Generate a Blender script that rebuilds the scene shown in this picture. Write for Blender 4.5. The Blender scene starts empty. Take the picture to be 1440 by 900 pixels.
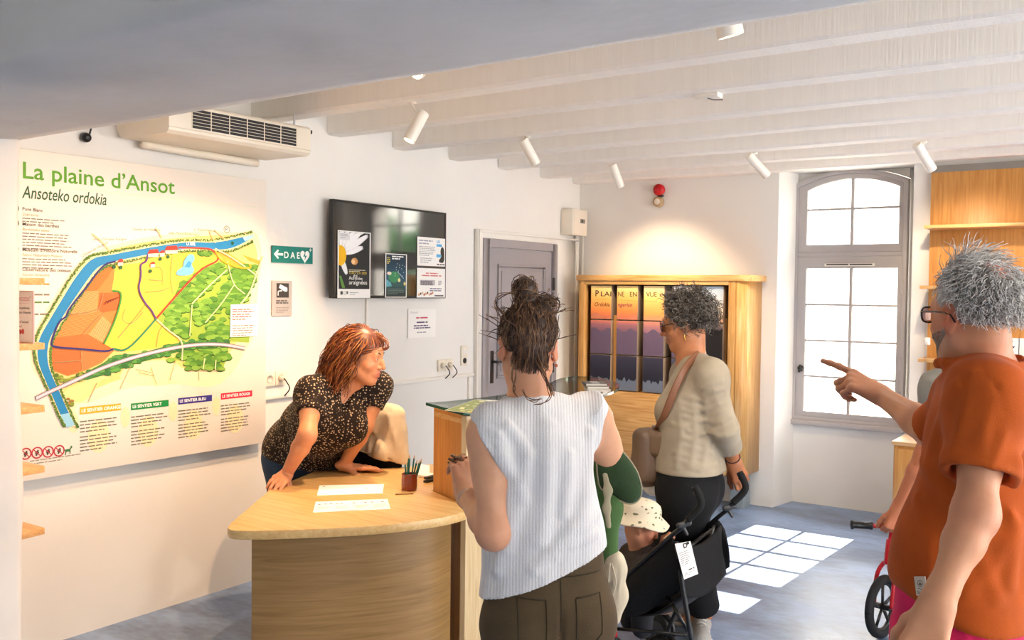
import bpy, bmesh, math, random
import numpy as np
from mathutils import Vector, Matrix
from mathutils.geometry import tessellate_polygon

scene = bpy.context.scene
COL = scene.collection
PI = math.pi

# ------------------------------------------------------------------ camera
FPX, YAW, PITCH, ROLL = 1323.557, 0.600827, -0.030725, 0.011125
CAM = Vector((4.04, 0.0, 1.6))
_cy, _sy, _cp, _sp = math.cos(YAW), math.sin(YAW), math.cos(PITCH), math.sin(PITCH)
FWD = Vector((-_sy * _cp, _cy * _cp, _sp))
_r = Vector((_cy, _sy, 0)); _u = _r.cross(FWD)
RGT = math.cos(ROLL) * _r + math.sin(ROLL) * _u
UPV = -math.sin(ROLL) * _r + math.cos(ROLL) * _u
cd = bpy.data.cameras.new('camera'); cam = bpy.data.objects.new('camera', cd); COL.objects.link(cam)
cd.sensor_width = 36.0; cd.lens = FPX * 36.0 / 1440.0; cd.clip_start = 0.05; cd.clip_end = 200
cam.matrix_world = Matrix(((RGT.x, UPV.x, -FWD.x, CAM.x), (RGT.y, UPV.y, -FWD.y, CAM.y), (RGT.z, UPV.z, -FWD.z, CAM.z), (0, 0, 0, 1)))
scene.camera = cam

# ------------------------------------------------------------------ sky, sun, exposure
world = bpy.data.worlds.new('sky'); scene.world = world; world.use_nodes = True
wb = world.node_tree.nodes['Background']
wb.inputs[0].default_value = (1.0, 0.975, 0.945, 1); wb.inputs[1].default_value = 7.0
sd = bpy.data.lights.new('sun', 'SUN'); sun = bpy.data.objects.new('sun', sd); COL.objects.link(sun)
sd.energy = 22.0; sd.angle = 0.006; sd.color = (1.0, 0.94, 0.84)
sun.rotation_euler = Vector((-0.06, -1.22, -1.0)).to_track_quat('-Z', 'Y').to_euler()
sun.location = (3, 12, 8)
vs = scene.view_settings
vs.view_transform = 'Standard'; vs.look = 'None'; vs.gamma = 1.0; vs.use_curve_mapping = False
vs.exposure = 1.05
scene.cycles.max_bounces = 8; scene.cycles.diffuse_bounces = 5; scene.cycles.transparent_max_bounces = 12
scene.cycles.caustics_reflective = False; scene.cycles.caustics_refractive = False
scene.cycles.sample_clamp_indirect = 6.0
scene.cycles.use_denoising = True

# ------------------------------------------------------------------ sculpting: smooth unions of rounded forms, meshed on a grid
def npv(v): return np.array(v, dtype=np.float64)
def unit(v): v = npv(v); return v / (np.linalg.norm(v) + 1e-12)
class Sculpt:
    def __init__(s): s.p = []; s.rid = []; s.cuts = []; s.warp = None
    def cap(s, a, b, ra, rb=None, k=0.02, flat=None, op='u'):
        s.p.append(('c', npv(a), npv(b), ra, ra if rb is None else rb, (unit(flat[0]), flat[1]) if flat is not None else None, k, op)); return s
    def path(s, pts, rs, k=0.02, flat=None, op='u'):
        if not isinstance(rs, (list, tuple)): rs = [rs] * len(pts)
        for i in range(len(pts) - 1): s.cap(pts[i], pts[i + 1], rs[i], rs[i + 1], k, flat, op)
        return s
    def ell(s, c, r, axes=None, k=0.02, op='u'):
        A = np.eye(3) if axes is None else np.array([unit(a) for a in axes])
        s.p.append(('e', npv(c), npv(r if hasattr(r, '__len__') else (r, r, r)), A, k, op)); return s
    def fru(s, a, b, ra, rb=None, k=0.02, flat=None, op='u'):     # flat-ended cone
        s.p.append(('f', npv(a), npv(b), ra, ra if rb is None else rb, (unit(flat[0]), flat[1]) if flat is not None else None, k, op)); return s
    def rbox(s, c, h, axes=None, r=0.01, k=0.01, op='u'):
        A = np.eye(3) if axes is None else np.array([unit(a) for a in axes])
        s.p.append(('b', npv(c), npv(h), A, r, k, op)); return s
    def ridge(s, pts, amp, w): s.rid.append((np.array([npv(p) for p in pts]), amp, w)); return s
    def hit(s, x, y, near, far, n=110):      # where the line of sight through (x, y) first meets the form
        D = np.linspace(near, far, n); P = npv(pix(x, y, 1.0)) - npv(CAM); P = npv(CAM) + P[None] * D[:, None]
        w = np.where(s.ev(P) < 0)[0]; return P[w[0]] if len(w) and w[0] > 0 else None
    def fold(s, pts, amp, w, near, far):     # a crease or ridge in the cloth along these points of its surface
        q = [s.hit(x, y, near, far) for x, y in pts]; q = [p for p in q if p is not None]
        if len(q) > 1: s.newr = getattr(s, 'newr', []); s.newr.append((np.array(q), amp, w))
        return s
    def setfolds(s): s.rid += getattr(s, 'newr', []); s.newr = []; return s
    def cut(s, q, n, k=0.0): s.cuts.append((npv(q), unit(n), k)); return s
    @staticmethod
    def seg(P, a, b):
        ab = b - a; t = np.clip(((P - a) @ ab) / (ab @ ab + 1e-12), 0, 1); return P - a - t[:, None] * ab, t
    def d1(s, pr, P):
        if pr[0] == 'c':
            _, a, b, ra, rb, fl, k, op = pr
            if fl is not None:
                n, sc = fl; q = (P - a); q = q + np.outer(q @ n, n) * (1 / sc - 1); ab = b - a; ab = ab + n * (ab @ n) * (1 / sc - 1)
                t = np.clip((q @ ab) / (ab @ ab + 1e-12), 0, 1); v = q - t[:, None] * ab
                return (np.sqrt((v * v).sum(1)) - (ra + (rb - ra) * t)) * min(1, sc)
            v, t = s.seg(P, a, b); return np.sqrt((v * v).sum(1)) - (ra + (rb - ra) * t)
        if pr[0] == 'f':
            _, a, b, ra, rb, fl, k, op = pr
            ax = b - a; L = np.linalg.norm(ax); ax = ax / L; q = P - a; h = q @ ax; v = q - h[:, None] * ax
            if fl is not None: v = v + np.outer(v @ fl[0], fl[0]) * (1 / fl[1] - 1)
            dr = np.sqrt((v * v).sum(1)) - (ra + (rb - ra) * np.clip(h / L, 0, 1)); da = np.abs(h - L / 2) - L / 2
            return np.sqrt(np.maximum(dr, 0) ** 2 + np.maximum(da, 0) ** 2) + np.minimum(np.maximum(dr, da), 0)
        if pr[0] == 'e':
            _, c, r, A, k, op = pr
            q = (P - c) @ A.T; k0 = np.sqrt(((q / r) ** 2).sum(1)); k1 = np.sqrt(((q / (r * r)) ** 2).sum(1)) + 1e-9
            return k0 * (k0 - 1) / k1
        _, c, h, A, r, k, op = pr
        q = np.abs((P - c) @ A.T) - (h - r); return np.sqrt((np.maximum(q, 0) ** 2).sum(1)) + np.minimum(q.max(1), 0) - r
    def ev(s, P, use=None, userid=None):
        d = np.full(len(P), 1.0)
        for i, pr in enumerate(s.p):
            if use is not None and not use[i]: continue
            k, op = pr[-2], pr[-1]; e = s.d1(pr, P)
            if op == 'u':
                if k > 0: h = np.maximum(k - np.abs(d - e), 0) / k; d = np.minimum(d, e) - h * h * k * 0.25
                else: d = np.minimum(d, e)
            else:
                e = -e
                if k > 0: h = np.maximum(k - np.abs(d - e), 0) / k; d = np.maximum(d, e) + h * h * k * 0.25
                else: d = np.maximum(d, e)
        for i, (pts, amp, w) in enumerate(s.rid):
            if userid is not None and not userid[i]: continue
            m = None
            for j in range(len(pts) - 1):
                v, t = s.seg(P, pts[j], pts[j + 1]); q = (v * v).sum(1); m = q if m is None else np.minimum(m, q)
            d = d - amp * np.exp(-m / (w * w))
        if s.warp is not None: d = d + s.warp(P)
        for q, n, k in s.cuts:
            e = (P - q) @ n
            if k > 0: h = np.maximum(k - np.abs(d - e), 0) / k; d = np.maximum(d, e) + h * h * k * 0.25
            else: d = np.maximum(d, e)
        return d
    def bounds(s):
        lo = np.full(3, 9e9); hi = -lo
        for pr in s.p:
            if pr[-1] != 'u': continue
            if pr[0] in 'cf':
                r = max(pr[3], pr[4]) * (max(1, pr[5][1]) if pr[5] is not None else 1)
                lo = np.minimum(lo, np.minimum(pr[1], pr[2]) - r); hi = np.maximum(hi, np.maximum(pr[1], pr[2]) + r)
            elif pr[0] == 'e': r = np.abs(pr[3].T @ np.diag(pr[2])).sum(1); r = np.minimum(r, pr[2].max()); lo = np.minimum(lo, pr[1] - r); hi = np.maximum(hi, pr[1] + r)
            else: r = np.abs(pr[3].T) @ pr[2]; lo = np.minimum(lo, pr[1] - r); hi = np.maximum(hi, pr[1] + r)
        return lo - 0.02, hi + 0.02
    def grid(s, res, lo, hi, B=12):
        nb = np.ceil((hi - lo) / (res * B)).astype(int) + 1; n = nb * B
        rad = 0.5 * B * res * 1.7321
        bi = np.stack(np.meshgrid(*[np.arange(k) for k in nb], indexing='ij'), -1).reshape(-1, 3)
        ctr = lo + (bi * B + (B - 1) / 2) * res
        D = np.stack([s.d1(pr, ctr) for pr in s.p], 1)
        isu = np.array([pr[-1] == 'u' for pr in s.p]); ks = np.array([pr[-2] for pr in s.p])
        dm = np.where(isu, D, 9).min(1)
        full = s.ev(ctr)
        ext = sum(abs(a) for _, a, _ in s.rid[:1]) + 0.012
        act = np.where(np.abs(full) < rad * 1.15 + ext)[0]
        F = np.repeat(np.repeat(np.repeat(full.reshape(nb).astype(np.float32), B, 0), B, 1), B, 2)
        off = np.stack(np.meshgrid(*[np.arange(B)] * 3, indexing='ij'), -1).reshape(-1, 3)
        RD = None
        if s.rid:
            RD = []
            for pts, amp, w in s.rid:
                m = None
                for j in range(len(pts) - 1):
                    v, t = s.seg(ctr, pts[j], pts[j + 1]); q = np.sqrt((v * v).sum(1)); m = q if m is None else np.minimum(m, q)
                RD.append(m - 2.6 * w)
            RD = np.stack(RD, 1)
        for b in act:
            use = np.where(isu, D[b] < dm[b] + 2 * rad + ks + 0.01, D[b] < rad + ks + 0.01)
            P = lo + (bi[b] * B + off) * res
            x, y, z = bi[b] * B
            F[x:x + B, y:y + B, z:z + B] = s.ev(P, use, None if RD is None else RD[b] < rad).reshape(B, B, B)
        return F
    @staticmethod
    def nets(F, lo, res):
        S = F < 0; n = np.array(F.shape)
        c = [S[i:n[0] - 1 + i, j:n[1] - 1 + j, k:n[2] - 1 + k] for i in (0, 1) for j in (0, 1) for k in (0, 1)]
        cnt = sum(x.astype(np.int8) for x in c); act = (cnt > 0) & (cnt < 8)
        I = np.argwhere(act); idx = np.full(act.shape, -1, np.int32); idx[act] = np.arange(len(I))
        offs = np.array([(i, j, k) for i in (0, 1) for j in (0, 1) for k in (0, 1)])
        val = np.stack([F[I[:, 0] + o[0], I[:, 1] + o[1], I[:, 2] + o[2]] for o in offs], 1)
        acc = np.zeros((len(I), 3)); w = np.zeros(len(I))
        for a in range(8):
            for b in range(a + 1, 8):
                if abs(offs[a] - offs[b]).sum() != 1: continue
                m = (val[:, a] < 0) != (val[:, b] < 0)
                t = val[m, a] / (val[m, a] - val[m, b]); acc[m] += offs[a] + t[:, None] * (offs[b] - offs[a]); w[m] += 1
        V = lo + (I + acc / w[:, None]) * res
        Q = []
        for ax in range(3):
            sl0 = [slice(None)] * 3; sl1 = [slice(None)] * 3; sl0[ax] = slice(0, n[ax] - 1); sl1[ax] = slice(1, n[ax])
            A = S[tuple(sl0)]; Bm = S[tuple(sl1)]; E = np.argwhere(A != Bm)
            u, v = [(1, 2), (2, 0), (0, 1)][ax]
            E = E[(E[:, u] > 0) & (E[:, v] > 0) & (E[:, u] < n[u] - 1) & (E[:, v] < n[v] - 1)]
            if not len(E): continue
            ins = S[E[:, 0], E[:, 1], E[:, 2]]
            def ci(du, dv): e = E.copy(); e[:, u] += du; e[:, v] += dv; return idx[e[:, 0], e[:, 1], e[:, 2]]
            q = np.stack([ci(-1, -1), ci(0, -1), ci(0, 0), ci(-1, 0)], 1)
            q[~ins] = q[~ins][:, ::-1]; Q.append(q)
        Q = np.concatenate(Q); return V, Q[(Q >= 0).all(1)]
    def mesh(s, res, fine=()):
        lo, hi = s.bounds()
        V, Q = s.nets(s.grid(res, lo, hi), lo, res)
        for (flo, fhi, fr) in fine:
            flo, fhi = np.maximum(npv(flo), lo), np.minimum(npv(fhi), hi)
            cen = V[Q].mean(1); ins = ((cen > flo + 1.5 * res) & (cen < fhi - 1.5 * res)).all(1); Q = Q[~ins]
            V2, Q2 = s.nets(s.grid(fr, flo, fhi), flo, fr)
            cen = V2[Q2].mean(1); ok = ((cen > flo) & (cen < fhi)).all(1); Q2 = Q2[ok]
            Q = np.concatenate([Q, Q2 + len(V)]); V = np.concatenate([V, V2])
        used = np.unique(Q); mp = np.full(len(V), -1, np.int64); mp[used] = np.arange(len(used))
        return V[used], mp[Q]
    def build(s, name, m, parent=None, res=0.005, fine=(), colfn=None, relax=1, origin=None):
        V, Q = s.mesh(res, fine)
        return mesh_obj(name, V, Q, m, parent, colfn, relax, origin)
def mesh_obj(name, V, Q, m, parent=None, colfn=None, relax=0, origin=None, smooth=True):
    for _ in range(relax):
        acc = np.zeros_like(V); w = np.zeros(len(V)); k = Q.shape[1]
        for i in range(k):
            a, b = Q[:, i], Q[:, (i + 1) % k]
            for j in range(3): acc[:, j] += np.bincount(a, V[b, j], len(V)) + np.bincount(b, V[a, j], len(V))
            w += np.bincount(a, minlength=len(V)) + np.bincount(b, minlength=len(V))
        V = V + 0.5 * (acc / np.maximum(w, 1)[:, None] - V)
    if parent is not None: base = np.array(WLOC[parent.name])
    elif origin is not None: base = npv(origin)
    else: base = np.array([V[:, 0].mean(), V[:, 1].mean(), V[:, 2].min()])
    me = bpy.data.meshes.new(name); k = Q.shape[1]
    me.vertices.add(len(V)); me.vertices.foreach_set('co', (V - base).astype(np.float32).ravel())
    me.loops.add(len(Q) * k); me.loops.foreach_set('vertex_index', Q.astype(np.int32).ravel())
    me.polygons.add(len(Q)); me.polygons.foreach_set('loop_start', np.arange(0, len(Q) * k, k, dtype=np.int32))
    if colfn is not None:
        c = colfn(V) if callable(colfn) else colfn
        ca = me.color_attributes.new('Col', 'FLOAT_COLOR', 'POINT')
        ca.data.foreach_set('color', np.concatenate([c, np.ones((len(V), 1))], 1).astype(np.float32).ravel())
    me.update(calc_edges=True); me.validate()
    if smooth: me.shade_smooth()
    me.materials.append(m)
    o = bpy.data.objects.new(name, me); COL.objects.link(o)
    if parent is not None: o.parent = parent
    else: o.location = base
    WLOC[o.name] = Vector(base); return o
def strands(name, paths, r0, r1, m, parent, cols=None, sides=4):
    """hair: paths is (count, points, 3); each becomes a thin tapering tube; all joined"""
    P = np.asarray(paths, dtype=np.float64); n, k, _ = P.shape
    T = np.gradient(P, axis=1); T /= np.linalg.norm(T, axis=2, keepdims=True) + 1e-9
    ref = np.where(np.abs(T[..., 2:3]) < 0.8, np.array([0, 0, 1.0]), np.array([1.0, 0, 0]))
    U = np.cross(T, ref); U /= np.linalg.norm(U, axis=2, keepdims=True) + 1e-9; W = np.cross(T, U)
    R = np.linspace(0, 1, k); R = (r0 + (r1 - r0) * R ** 2)
    R = R[None, :] * np.ones((n, 1)) if not hasattr(r0, '__len__') else R
    ang = np.arange(sides) * 2 * PI / sides
    V = P[:, :, None, :] + (U[:, :, None, :] * np.cos(ang)[None, None, :, None] + W[:, :, None, :] * np.sin(ang)[None, None, :, None]) * R[:, :, None, None]
    I = np.arange(n * k * sides).reshape(n, k, sides)
    Q = np.stack([I[:, :-1], np.roll(I, -1, 2)[:, :-1], np.roll(I, -1, 2)[:, 1:], I[:, 1:]], -1).reshape(-1, 4)
    c = None
    if cols is not None: c = np.repeat(np.asarray(cols), k * sides, 0)
    return mesh_obj(name, V.reshape(-1, 3), Q, m, parent, c, 0)
def hair_mat(name, rough=0.42, spec=0.5):
    m, nt, b = nodes_of(name)
    a = nt.nodes.new('ShaderNodeVertexColor'); a.layer_name = 'Col'
    tc = nt.nodes.new('ShaderNodeTexCoord'); n = nt.nodes.new('ShaderNodeTexNoise'); n.inputs['Scale'].default_value = 90; nt.links.new(tc.outputs['Object'], n.inputs['Vector'])
    hs = nt.nodes.new('ShaderNodeHueSaturation'); mr = nt.nodes.new('ShaderNodeMapRange'); mr.inputs[3].default_value = 0.7; mr.inputs[4].default_value = 1.3
    nt.links.new(n.outputs[0], mr.inputs[0]); nt.links.new(mr.outputs[0], hs.inputs['Value']); nt.links.new(a.outputs[0], hs.inputs['Color']); nt.links.new(hs.outputs[0], b.inputs['Base Color'])
    b.inputs['Roughness'].default_value = rough; b.inputs['Specular IOR Level'].default_value = spec
    return m
def skin_mat(name, rough=0.5):
    m, nt, b = nodes_of(name)
    a = nt.nodes.new('ShaderNodeVertexColor'); a.layer_name = 'Col'
    tc = nt.nodes.new('ShaderNodeTexCoord')
    n = nt.nodes.new('ShaderNodeTexNoise'); n.inputs['Scale'].default_value = 26; n.inputs['Detail'].default_value = 6; nt.links.new(tc.outputs['Object'], n.inputs['Vector'])
    hs = nt.nodes.new('ShaderNodeHueSaturation'); mr = nt.nodes.new('ShaderNodeMapRange'); mr.inputs[3].default_value = 0.86; mr.inputs[4].default_value = 1.14
    nt.links.new(n.outputs[0], mr.inputs[0]); nt.links.new(mr.outputs[0], hs.inputs['Value']); nt.links.new(a.outputs[0], hs.inputs['Color']); nt.links.new(hs.outputs[0], b.inputs['Base Color'])
    b.inputs['Roughness'].default_value = rough; b.inputs['Specular IOR Level'].default_value = 0.4
    b.inputs['Subsurface Weight'].default_value = 0.12; b.inputs['Subsurface Radius'].default_value = (0.01, 0.004, 0.002); b.inputs['Subsurface Scale'].default_value = 1.0
    n2 = nt.nodes.new('ShaderNodeTexNoise'); n2.inputs['Scale'].default_value = 160; nt.links.new(tc.outputs['Object'], n2.inputs['Vector'])
    bp = nt.nodes.new('ShaderNodeBump'); bp.inputs['Strength'].default_value = 0.12; bp.inputs['Distance'].default_value = 0.003
    nt.links.new(n2.outputs[0], bp.inputs['Height']); nt.links.new(bp.outputs[0], b.inputs['Normal'])
    return m

# ---- figure pieces (metres)
class Frame:
    """x right, y forward, z up, in the head's / hand's own space"""
    def __init__(s, o, fwd, up, k=1.0):
        s.o = npv(o); s.y = unit(fwd); z = npv(up); z = z - s.y * (z @ s.y); s.z = unit(z); s.x = np.cross(s.y, s.z); s.k = k
    def __call__(s, x, y, z): return s.o + (s.x * x + s.y * y + s.z * z) * s.k
    def ax(s): return (s.x, s.y, s.z)
def add_head(S, H, male=False, jaw=1.0, nose=1.0, child=False, chin=0.0):
    k = H.k; A = H.ax()
    S.ell(H(0, -0.014, 0.037), (0.075 * k, 0.096 * k, 0.082 * k), A, 0.02)
    S.ell(H(0, 0.026, -0.022), (0.062 * k, 0.066 * k, 0.088 * k), A, 0.03 * k)
    for sx in (-1, 1):
        S.cap(H(sx * 0.047, -0.004, -0.055), H(sx * 0.014, 0.062, -0.098 - chin), 0.019 * k * jaw, 0.016 * k * jaw, 0.03 * k)
        S.ell(H(sx * 0.04, 0.054, -0.028), (0.024 * k, 0.022 * k, 0.022 * k), A, 0.02 * k)
    S.ell(H(0, 0.068, -0.097 - chin), (0.02 * k * jaw, 0.018 * k, 0.017 * k), A, 0.02 * k)
    S.cap(H(-0.036, 0.073, 0.026), H(0.036, 0.073, 0.026), (0.0135 if male else 0.011) * k, None, 0.02 * k)
    for sx in (-1, 1): S.ell(H(sx * 0.031, 0.094, 0.006), (0.017 * k, 0.014 * k, 0.011 * k), A, 0.012 * k, 's')
    for sx in (-1, 1):
        S.ell(H(sx * 0.031, 0.0735, 0.006), (0.0125 * k,) * 3, A, 0.003 * k)
        S.cap(H(sx * 0.02, 0.083, 0.0125), H(sx * 0.043, 0.078, 0.0115), 0.0042 * k, None, 0.006 * k)
        S.cap(H(sx * 0.021, 0.082, -0.001), H(sx * 0.042, 0.077, 0.0), 0.0036 * k, None, 0.006 * k)
    S.path([H(0, 0.083, 0.014), H(0, 0.094 + 0.004 * nose, -0.008), H(0, 0.1 + 0.008 * nose, -0.028)], [0.0078 * k, 0.0085 * k, 0.0115 * k], 0.012 * k)
    for sx in (-1, 1): S.ell(H(sx * 0.0125, 0.093, -0.033), (0.0085 * k, 0.011 * k, 0.0075 * k), A, 0.007 * k)
    S.ell(H(0, 0.078, -0.06), (0.028 * k, 0.018 * k, 0.024 * k), A, 0.012 * k)
    S.path([H(-0.022, 0.084, -0.0625), H(0, 0.0955, -0.0575), H(0.022, 0.084, -0.0625)], [0.0035 * k, 0.0055 * k, 0.0035 * k], 0.006 * k)
    S.path([H(-0.02, 0.084, -0.0665), H(0, 0.094, -0.0705), H(0.02, 0.084, -0.0665)], [0.0035 * k, 0.006 * k, 0.0035 * k], 0.005 * k)
    S.path([H(-0.024, 0.088, -0.0645), H(0, 0.1, -0.064), H(0.024, 0.088, -0.0645)], 0.0016 * k, 0.003 * k, None, 's')
    for sx in (-1, 1):
        ex = unit(H.x * sx * 0.85 - H.y * 0.55); ey = unit(H.y * 0.9 + H.x * sx * 0.4)
        S.ell(H(sx * 0.077, -0.014, -0.006), (0.0075 * k, 0.0185 * k, 0.0315 * k), (ex, np.cross(H.z, ex), H.z + 0.18 * -H.y), 0.008 * k)
        S.ell(H(sx * 0.086, -0.008, -0.003), (0.008 * k, 0.009 * k, 0.016 * k), (ex, np.cross(H.z, ex), H.z), 0.005 * k, 's')
        S.ell(H(sx * 0.075, -0.006, -0.033), (0.006 * k, 0.009 * k, 0.009 * k), H.ax(), 0.005 * k)
    return S
def head_extras(H, parent, iris='#4a3a2a', brow='#3a2a20'):
    """eyeballs and brows as children"""
    k = H.k
    for sx in (-1, 1):
        c = H(sx * 0.031, 0.0742, 0.0058); mb = MB(); mb.ball(c, 0.0126 * k, 14, 10); e = mb.build('eye', M['eyewhite'], parent, smooth=True)
        mb = MB().lathe(H(sx * 0.031, 0.0848, 0.0055), H.y, [(0, 0.0056 * k), (0.0013 * k, 0.005 * k), (0.002 * k, 0.002 * k)], 14); mb.build('iris', M['iris'], e, smooth=True)
        S = Sculpt(); S.path([H(sx * 0.014, 0.0895, 0.028), H(sx * 0.03, 0.0865, 0.033), H(sx * 0.048, 0.074, 0.028)], [0.0035 * k, 0.0034 * k, 0.002 * k], 0.004, (H.y, 0.6))
        S.build('eyebrow', M['brow'], parent, res=0.0018 * max(1, k))
def add_arm(S, sh, el, wr, g=0.0, k=1.0, kk=0.03):
    sh, el, wr = map(npv, (sh, el, wr))
    S.cap(sh, el, 0.05 * k + g, 0.040 * k + g, kk); S.ell(sh + (el - sh) * 0.35, (0.05 * k + g, 0.05 * k + g, 0.09 * k), Frame(sh, np.cross(el - sh, [0.3, 0.2, 1]), el - sh).ax(), 0.03)
    m = el + (wr - el) * 0.3
    S.cap(el, m, 0.040 * k + g, 0.041 * k + g, 0.03); S.cap(m, wr, 0.041 * k + g, 0.0265 * k + g, 0.02)
def add_leg(S, hip, kn, an, g=0.0, k=1.0):
    hip, kn, an = map(npv, (hip, kn, an)); m = kn + (an - kn) * 0.3
    S.cap(hip, kn, 0.088 * k + g, 0.056 * k + g, 0.05); S.cap(kn, m, 0.055 * k + g, 0.054 * k + g, 0.03); S.cap(m, an, 0.054 * k + g, 0.036 * k + g, 0.03)
def add_hand(S, wr, d, palm, thumb_side, curls, thumb=None, k=1.0, spread=0.0, fr=1.0):
    """d: wrist -> knuckles; palm: the way the palm faces; thumb_side: the way the thumb leaves; curls: four (a, b, c) in radians, index first"""
    wr = npv(wr); d = unit(d); n = npv(palm); n = unit(n - d * (n @ d)); s = npv(thumb_side); s = unit(s - d * (s @ d) - n * (s @ n))
    off = (0.029, 0.0095, -0.0105, -0.029); lk = (0.088, 0.091, 0.085, 0.075)
    L = ((0.043, 0.026, 0.02), (0.047, 0.03, 0.021), (0.044, 0.028, 0.02), (0.034, 0.021, 0.018)); tips = []
    for i in range(4):
        a = wr + s * off[i] * 0.55 * k + d * 0.008 * k; b = wr + s * off[i] * k + d * lk[i] * k - n * 0.004 * k
        S.cap(a, b, 0.0155 * k, 0.0115 * k, 0.012 * k)
    for i in range(4):
        b = wr + s * off[i] * k + d * lk[i] * k - n * 0.003 * k
        dd = unit(d + s * spread * (1.5 - i)); ang = 0; p = b; r = (0.0098, 0.0098, 0.0092, 0.0082)[i] * k * fr
        for j in range(3):
            ang += curls[i][j]; v = dd * math.cos(ang) + n * math.sin(ang); q = p + v * L[i][j] * k
            S.cap(p, q, r * (1 - 0.08 * j), r * (0.92 - 0.09 * j), 0.006 * k if j else 0.008 * k); p = q
        tips.append((p, v))
    t = thumb or ((0.75, 0.55, 0.3), (0.85, 0.3, 0.35), (0.95, 0.05, 0.3))
    p = wr + s * 0.014 * k + d * 0.018 * k + n * 0.006 * k; rr = (0.0165, 0.0125, 0.0105, 0.009)
    for j, ln in enumerate((0.045, 0.033, 0.027)):
        v = unit(d * t[j][0] + s * t[j][1] + n * t[j][2]); q = p + v * ln * k; S.cap(p, q, rr[j] * k, rr[j + 1] * k, 0.009 * k); p = q
    S.cap(wr - d * 0.02 * k, wr + d * 0.02 * k, 0.024 * k, 0.022 * k, 0.02 * k, (n, 0.72))
    tips.append((p, v)); return tips
def tint(base, spots=()):
    """skin colour per vertex: base plus soft spots (centre, radius, colour, weight)"""
    b = np.array(lin(base)[:3])
    def f(V):
        c = np.tile(b, (len(V), 1))
        for ctr, r, col, w in spots:
            q = np.exp(-((V - npv(ctr)) ** 2).sum(1) / (r * r))[:, None] * w; c = c * (1 - q) + np.array(lin(col)[:3]) * q
        return c
    return f

# ------------------------------------------------------------------ helpers
def pix(x, y, d):                     # the point at depth d along the photograph's line of sight
    return CAM + (FWD + RGT * ((x - 720) / FPX) - UPV * ((y - 450) / FPX)) * d
def on_x(x, y, X):
    d = FWD + RGT * ((x - 720) / FPX) - UPV * ((y - 450) / FPX); return CAM + d * ((X - CAM.x) / d.x)
def on_y(x, y, Y):
    d = FWD + RGT * ((x - 720) / FPX) - UPV * ((y - 450) / FPX); return CAM + d * ((Y - CAM.y) / d.y)
def on_z(x, y, Z):
    d = FWD + RGT * ((x - 720) / FPX) - UPV * ((y - 450) / FPX); return CAM + d * ((Z - CAM.z) / d.z)
def lin(c):
    if isinstance(c, str):
        c = c.lstrip('#'); c = [int(c[i:i + 2], 16) / 255 for i in (0, 2, 4)]
    return tuple(((v / 12.92) if v <= 0.04045 else ((v + 0.055) / 1.055) ** 2.4) for v in c[:3]) + (1.0,)

def nodes_of(name):
    m = bpy.data.materials.new(name); m.use_nodes = True
    nt = m.node_tree; return m, nt, nt.nodes['Principled BSDF']
def mat(name, col, rough=0.6, metal=0.0, var=0.06, scale=6.0, bump=0.0, bscale=60.0, spec=0.5, trans=0.0, detail=4.0, coord='Object', sheen=0.0, sss=0.0, stretch=None, coat=0.0):
    m, nt, b = nodes_of(name)
    c = lin(col)
    tc = nt.nodes.new('ShaderNodeTexCoord')
    src = tc.outputs[coord]
    if stretch:
        mp = nt.nodes.new('ShaderNodeMapping'); mp.inputs['Scale'].default_value = stretch
        nt.links.new(src, mp.inputs[0]); src = mp.outputs[0]
    n = nt.nodes.new('ShaderNodeTexNoise'); n.inputs['Scale'].default_value = scale; n.inputs['Detail'].default_value = detail
    nt.links.new(src, n.inputs['Vector'])
    r = nt.nodes.new('ShaderNodeValToRGB')
    r.color_ramp.elements[0].position = 0.3; r.color_ramp.elements[1].position = 0.7
    r.color_ramp.elements[0].color = tuple(max(0, v * (1 - var)) for v in c[:3]) + (1,)
    r.color_ramp.elements[1].color = tuple(min(1, v * (1 + var)) for v in c[:3]) + (1,)
    nt.links.new(n.outputs[0], r.inputs[0]); nt.links.new(r.outputs[0], b.inputs['Base Color'])
    b.inputs['Roughness'].default_value = rough; b.inputs['Metallic'].default_value = metal
    b.inputs['Specular IOR Level'].default_value = spec
    if coat: b.inputs['Coat Weight'].default_value = coat
    if sheen: b.inputs['Sheen Weight'].default_value = sheen
    if sss:
        b.inputs['Subsurface Weight'].default_value = sss
        b.inputs['Subsurface Radius'].default_value = (0.012, 0.005, 0.003); b.inputs['Subsurface Scale'].default_value = 1.0
    if bump:
        n2 = nt.nodes.new('ShaderNodeTexNoise'); n2.inputs['Scale'].default_value = bscale; n2.inputs['Detail'].default_value = 3
        nt.links.new(src, n2.inputs['Vector'])
        bp = nt.nodes.new('ShaderNodeBump'); bp.inputs['Strength'].default_value = bump; bp.inputs['Distance'].default_value = 0.01 if bscale < 60 else 0.003
        nt.links.new(n2.outputs[0], bp.inputs['Height']); nt.links.new(bp.outputs[0], b.inputs['Normal'])
    return m
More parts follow.
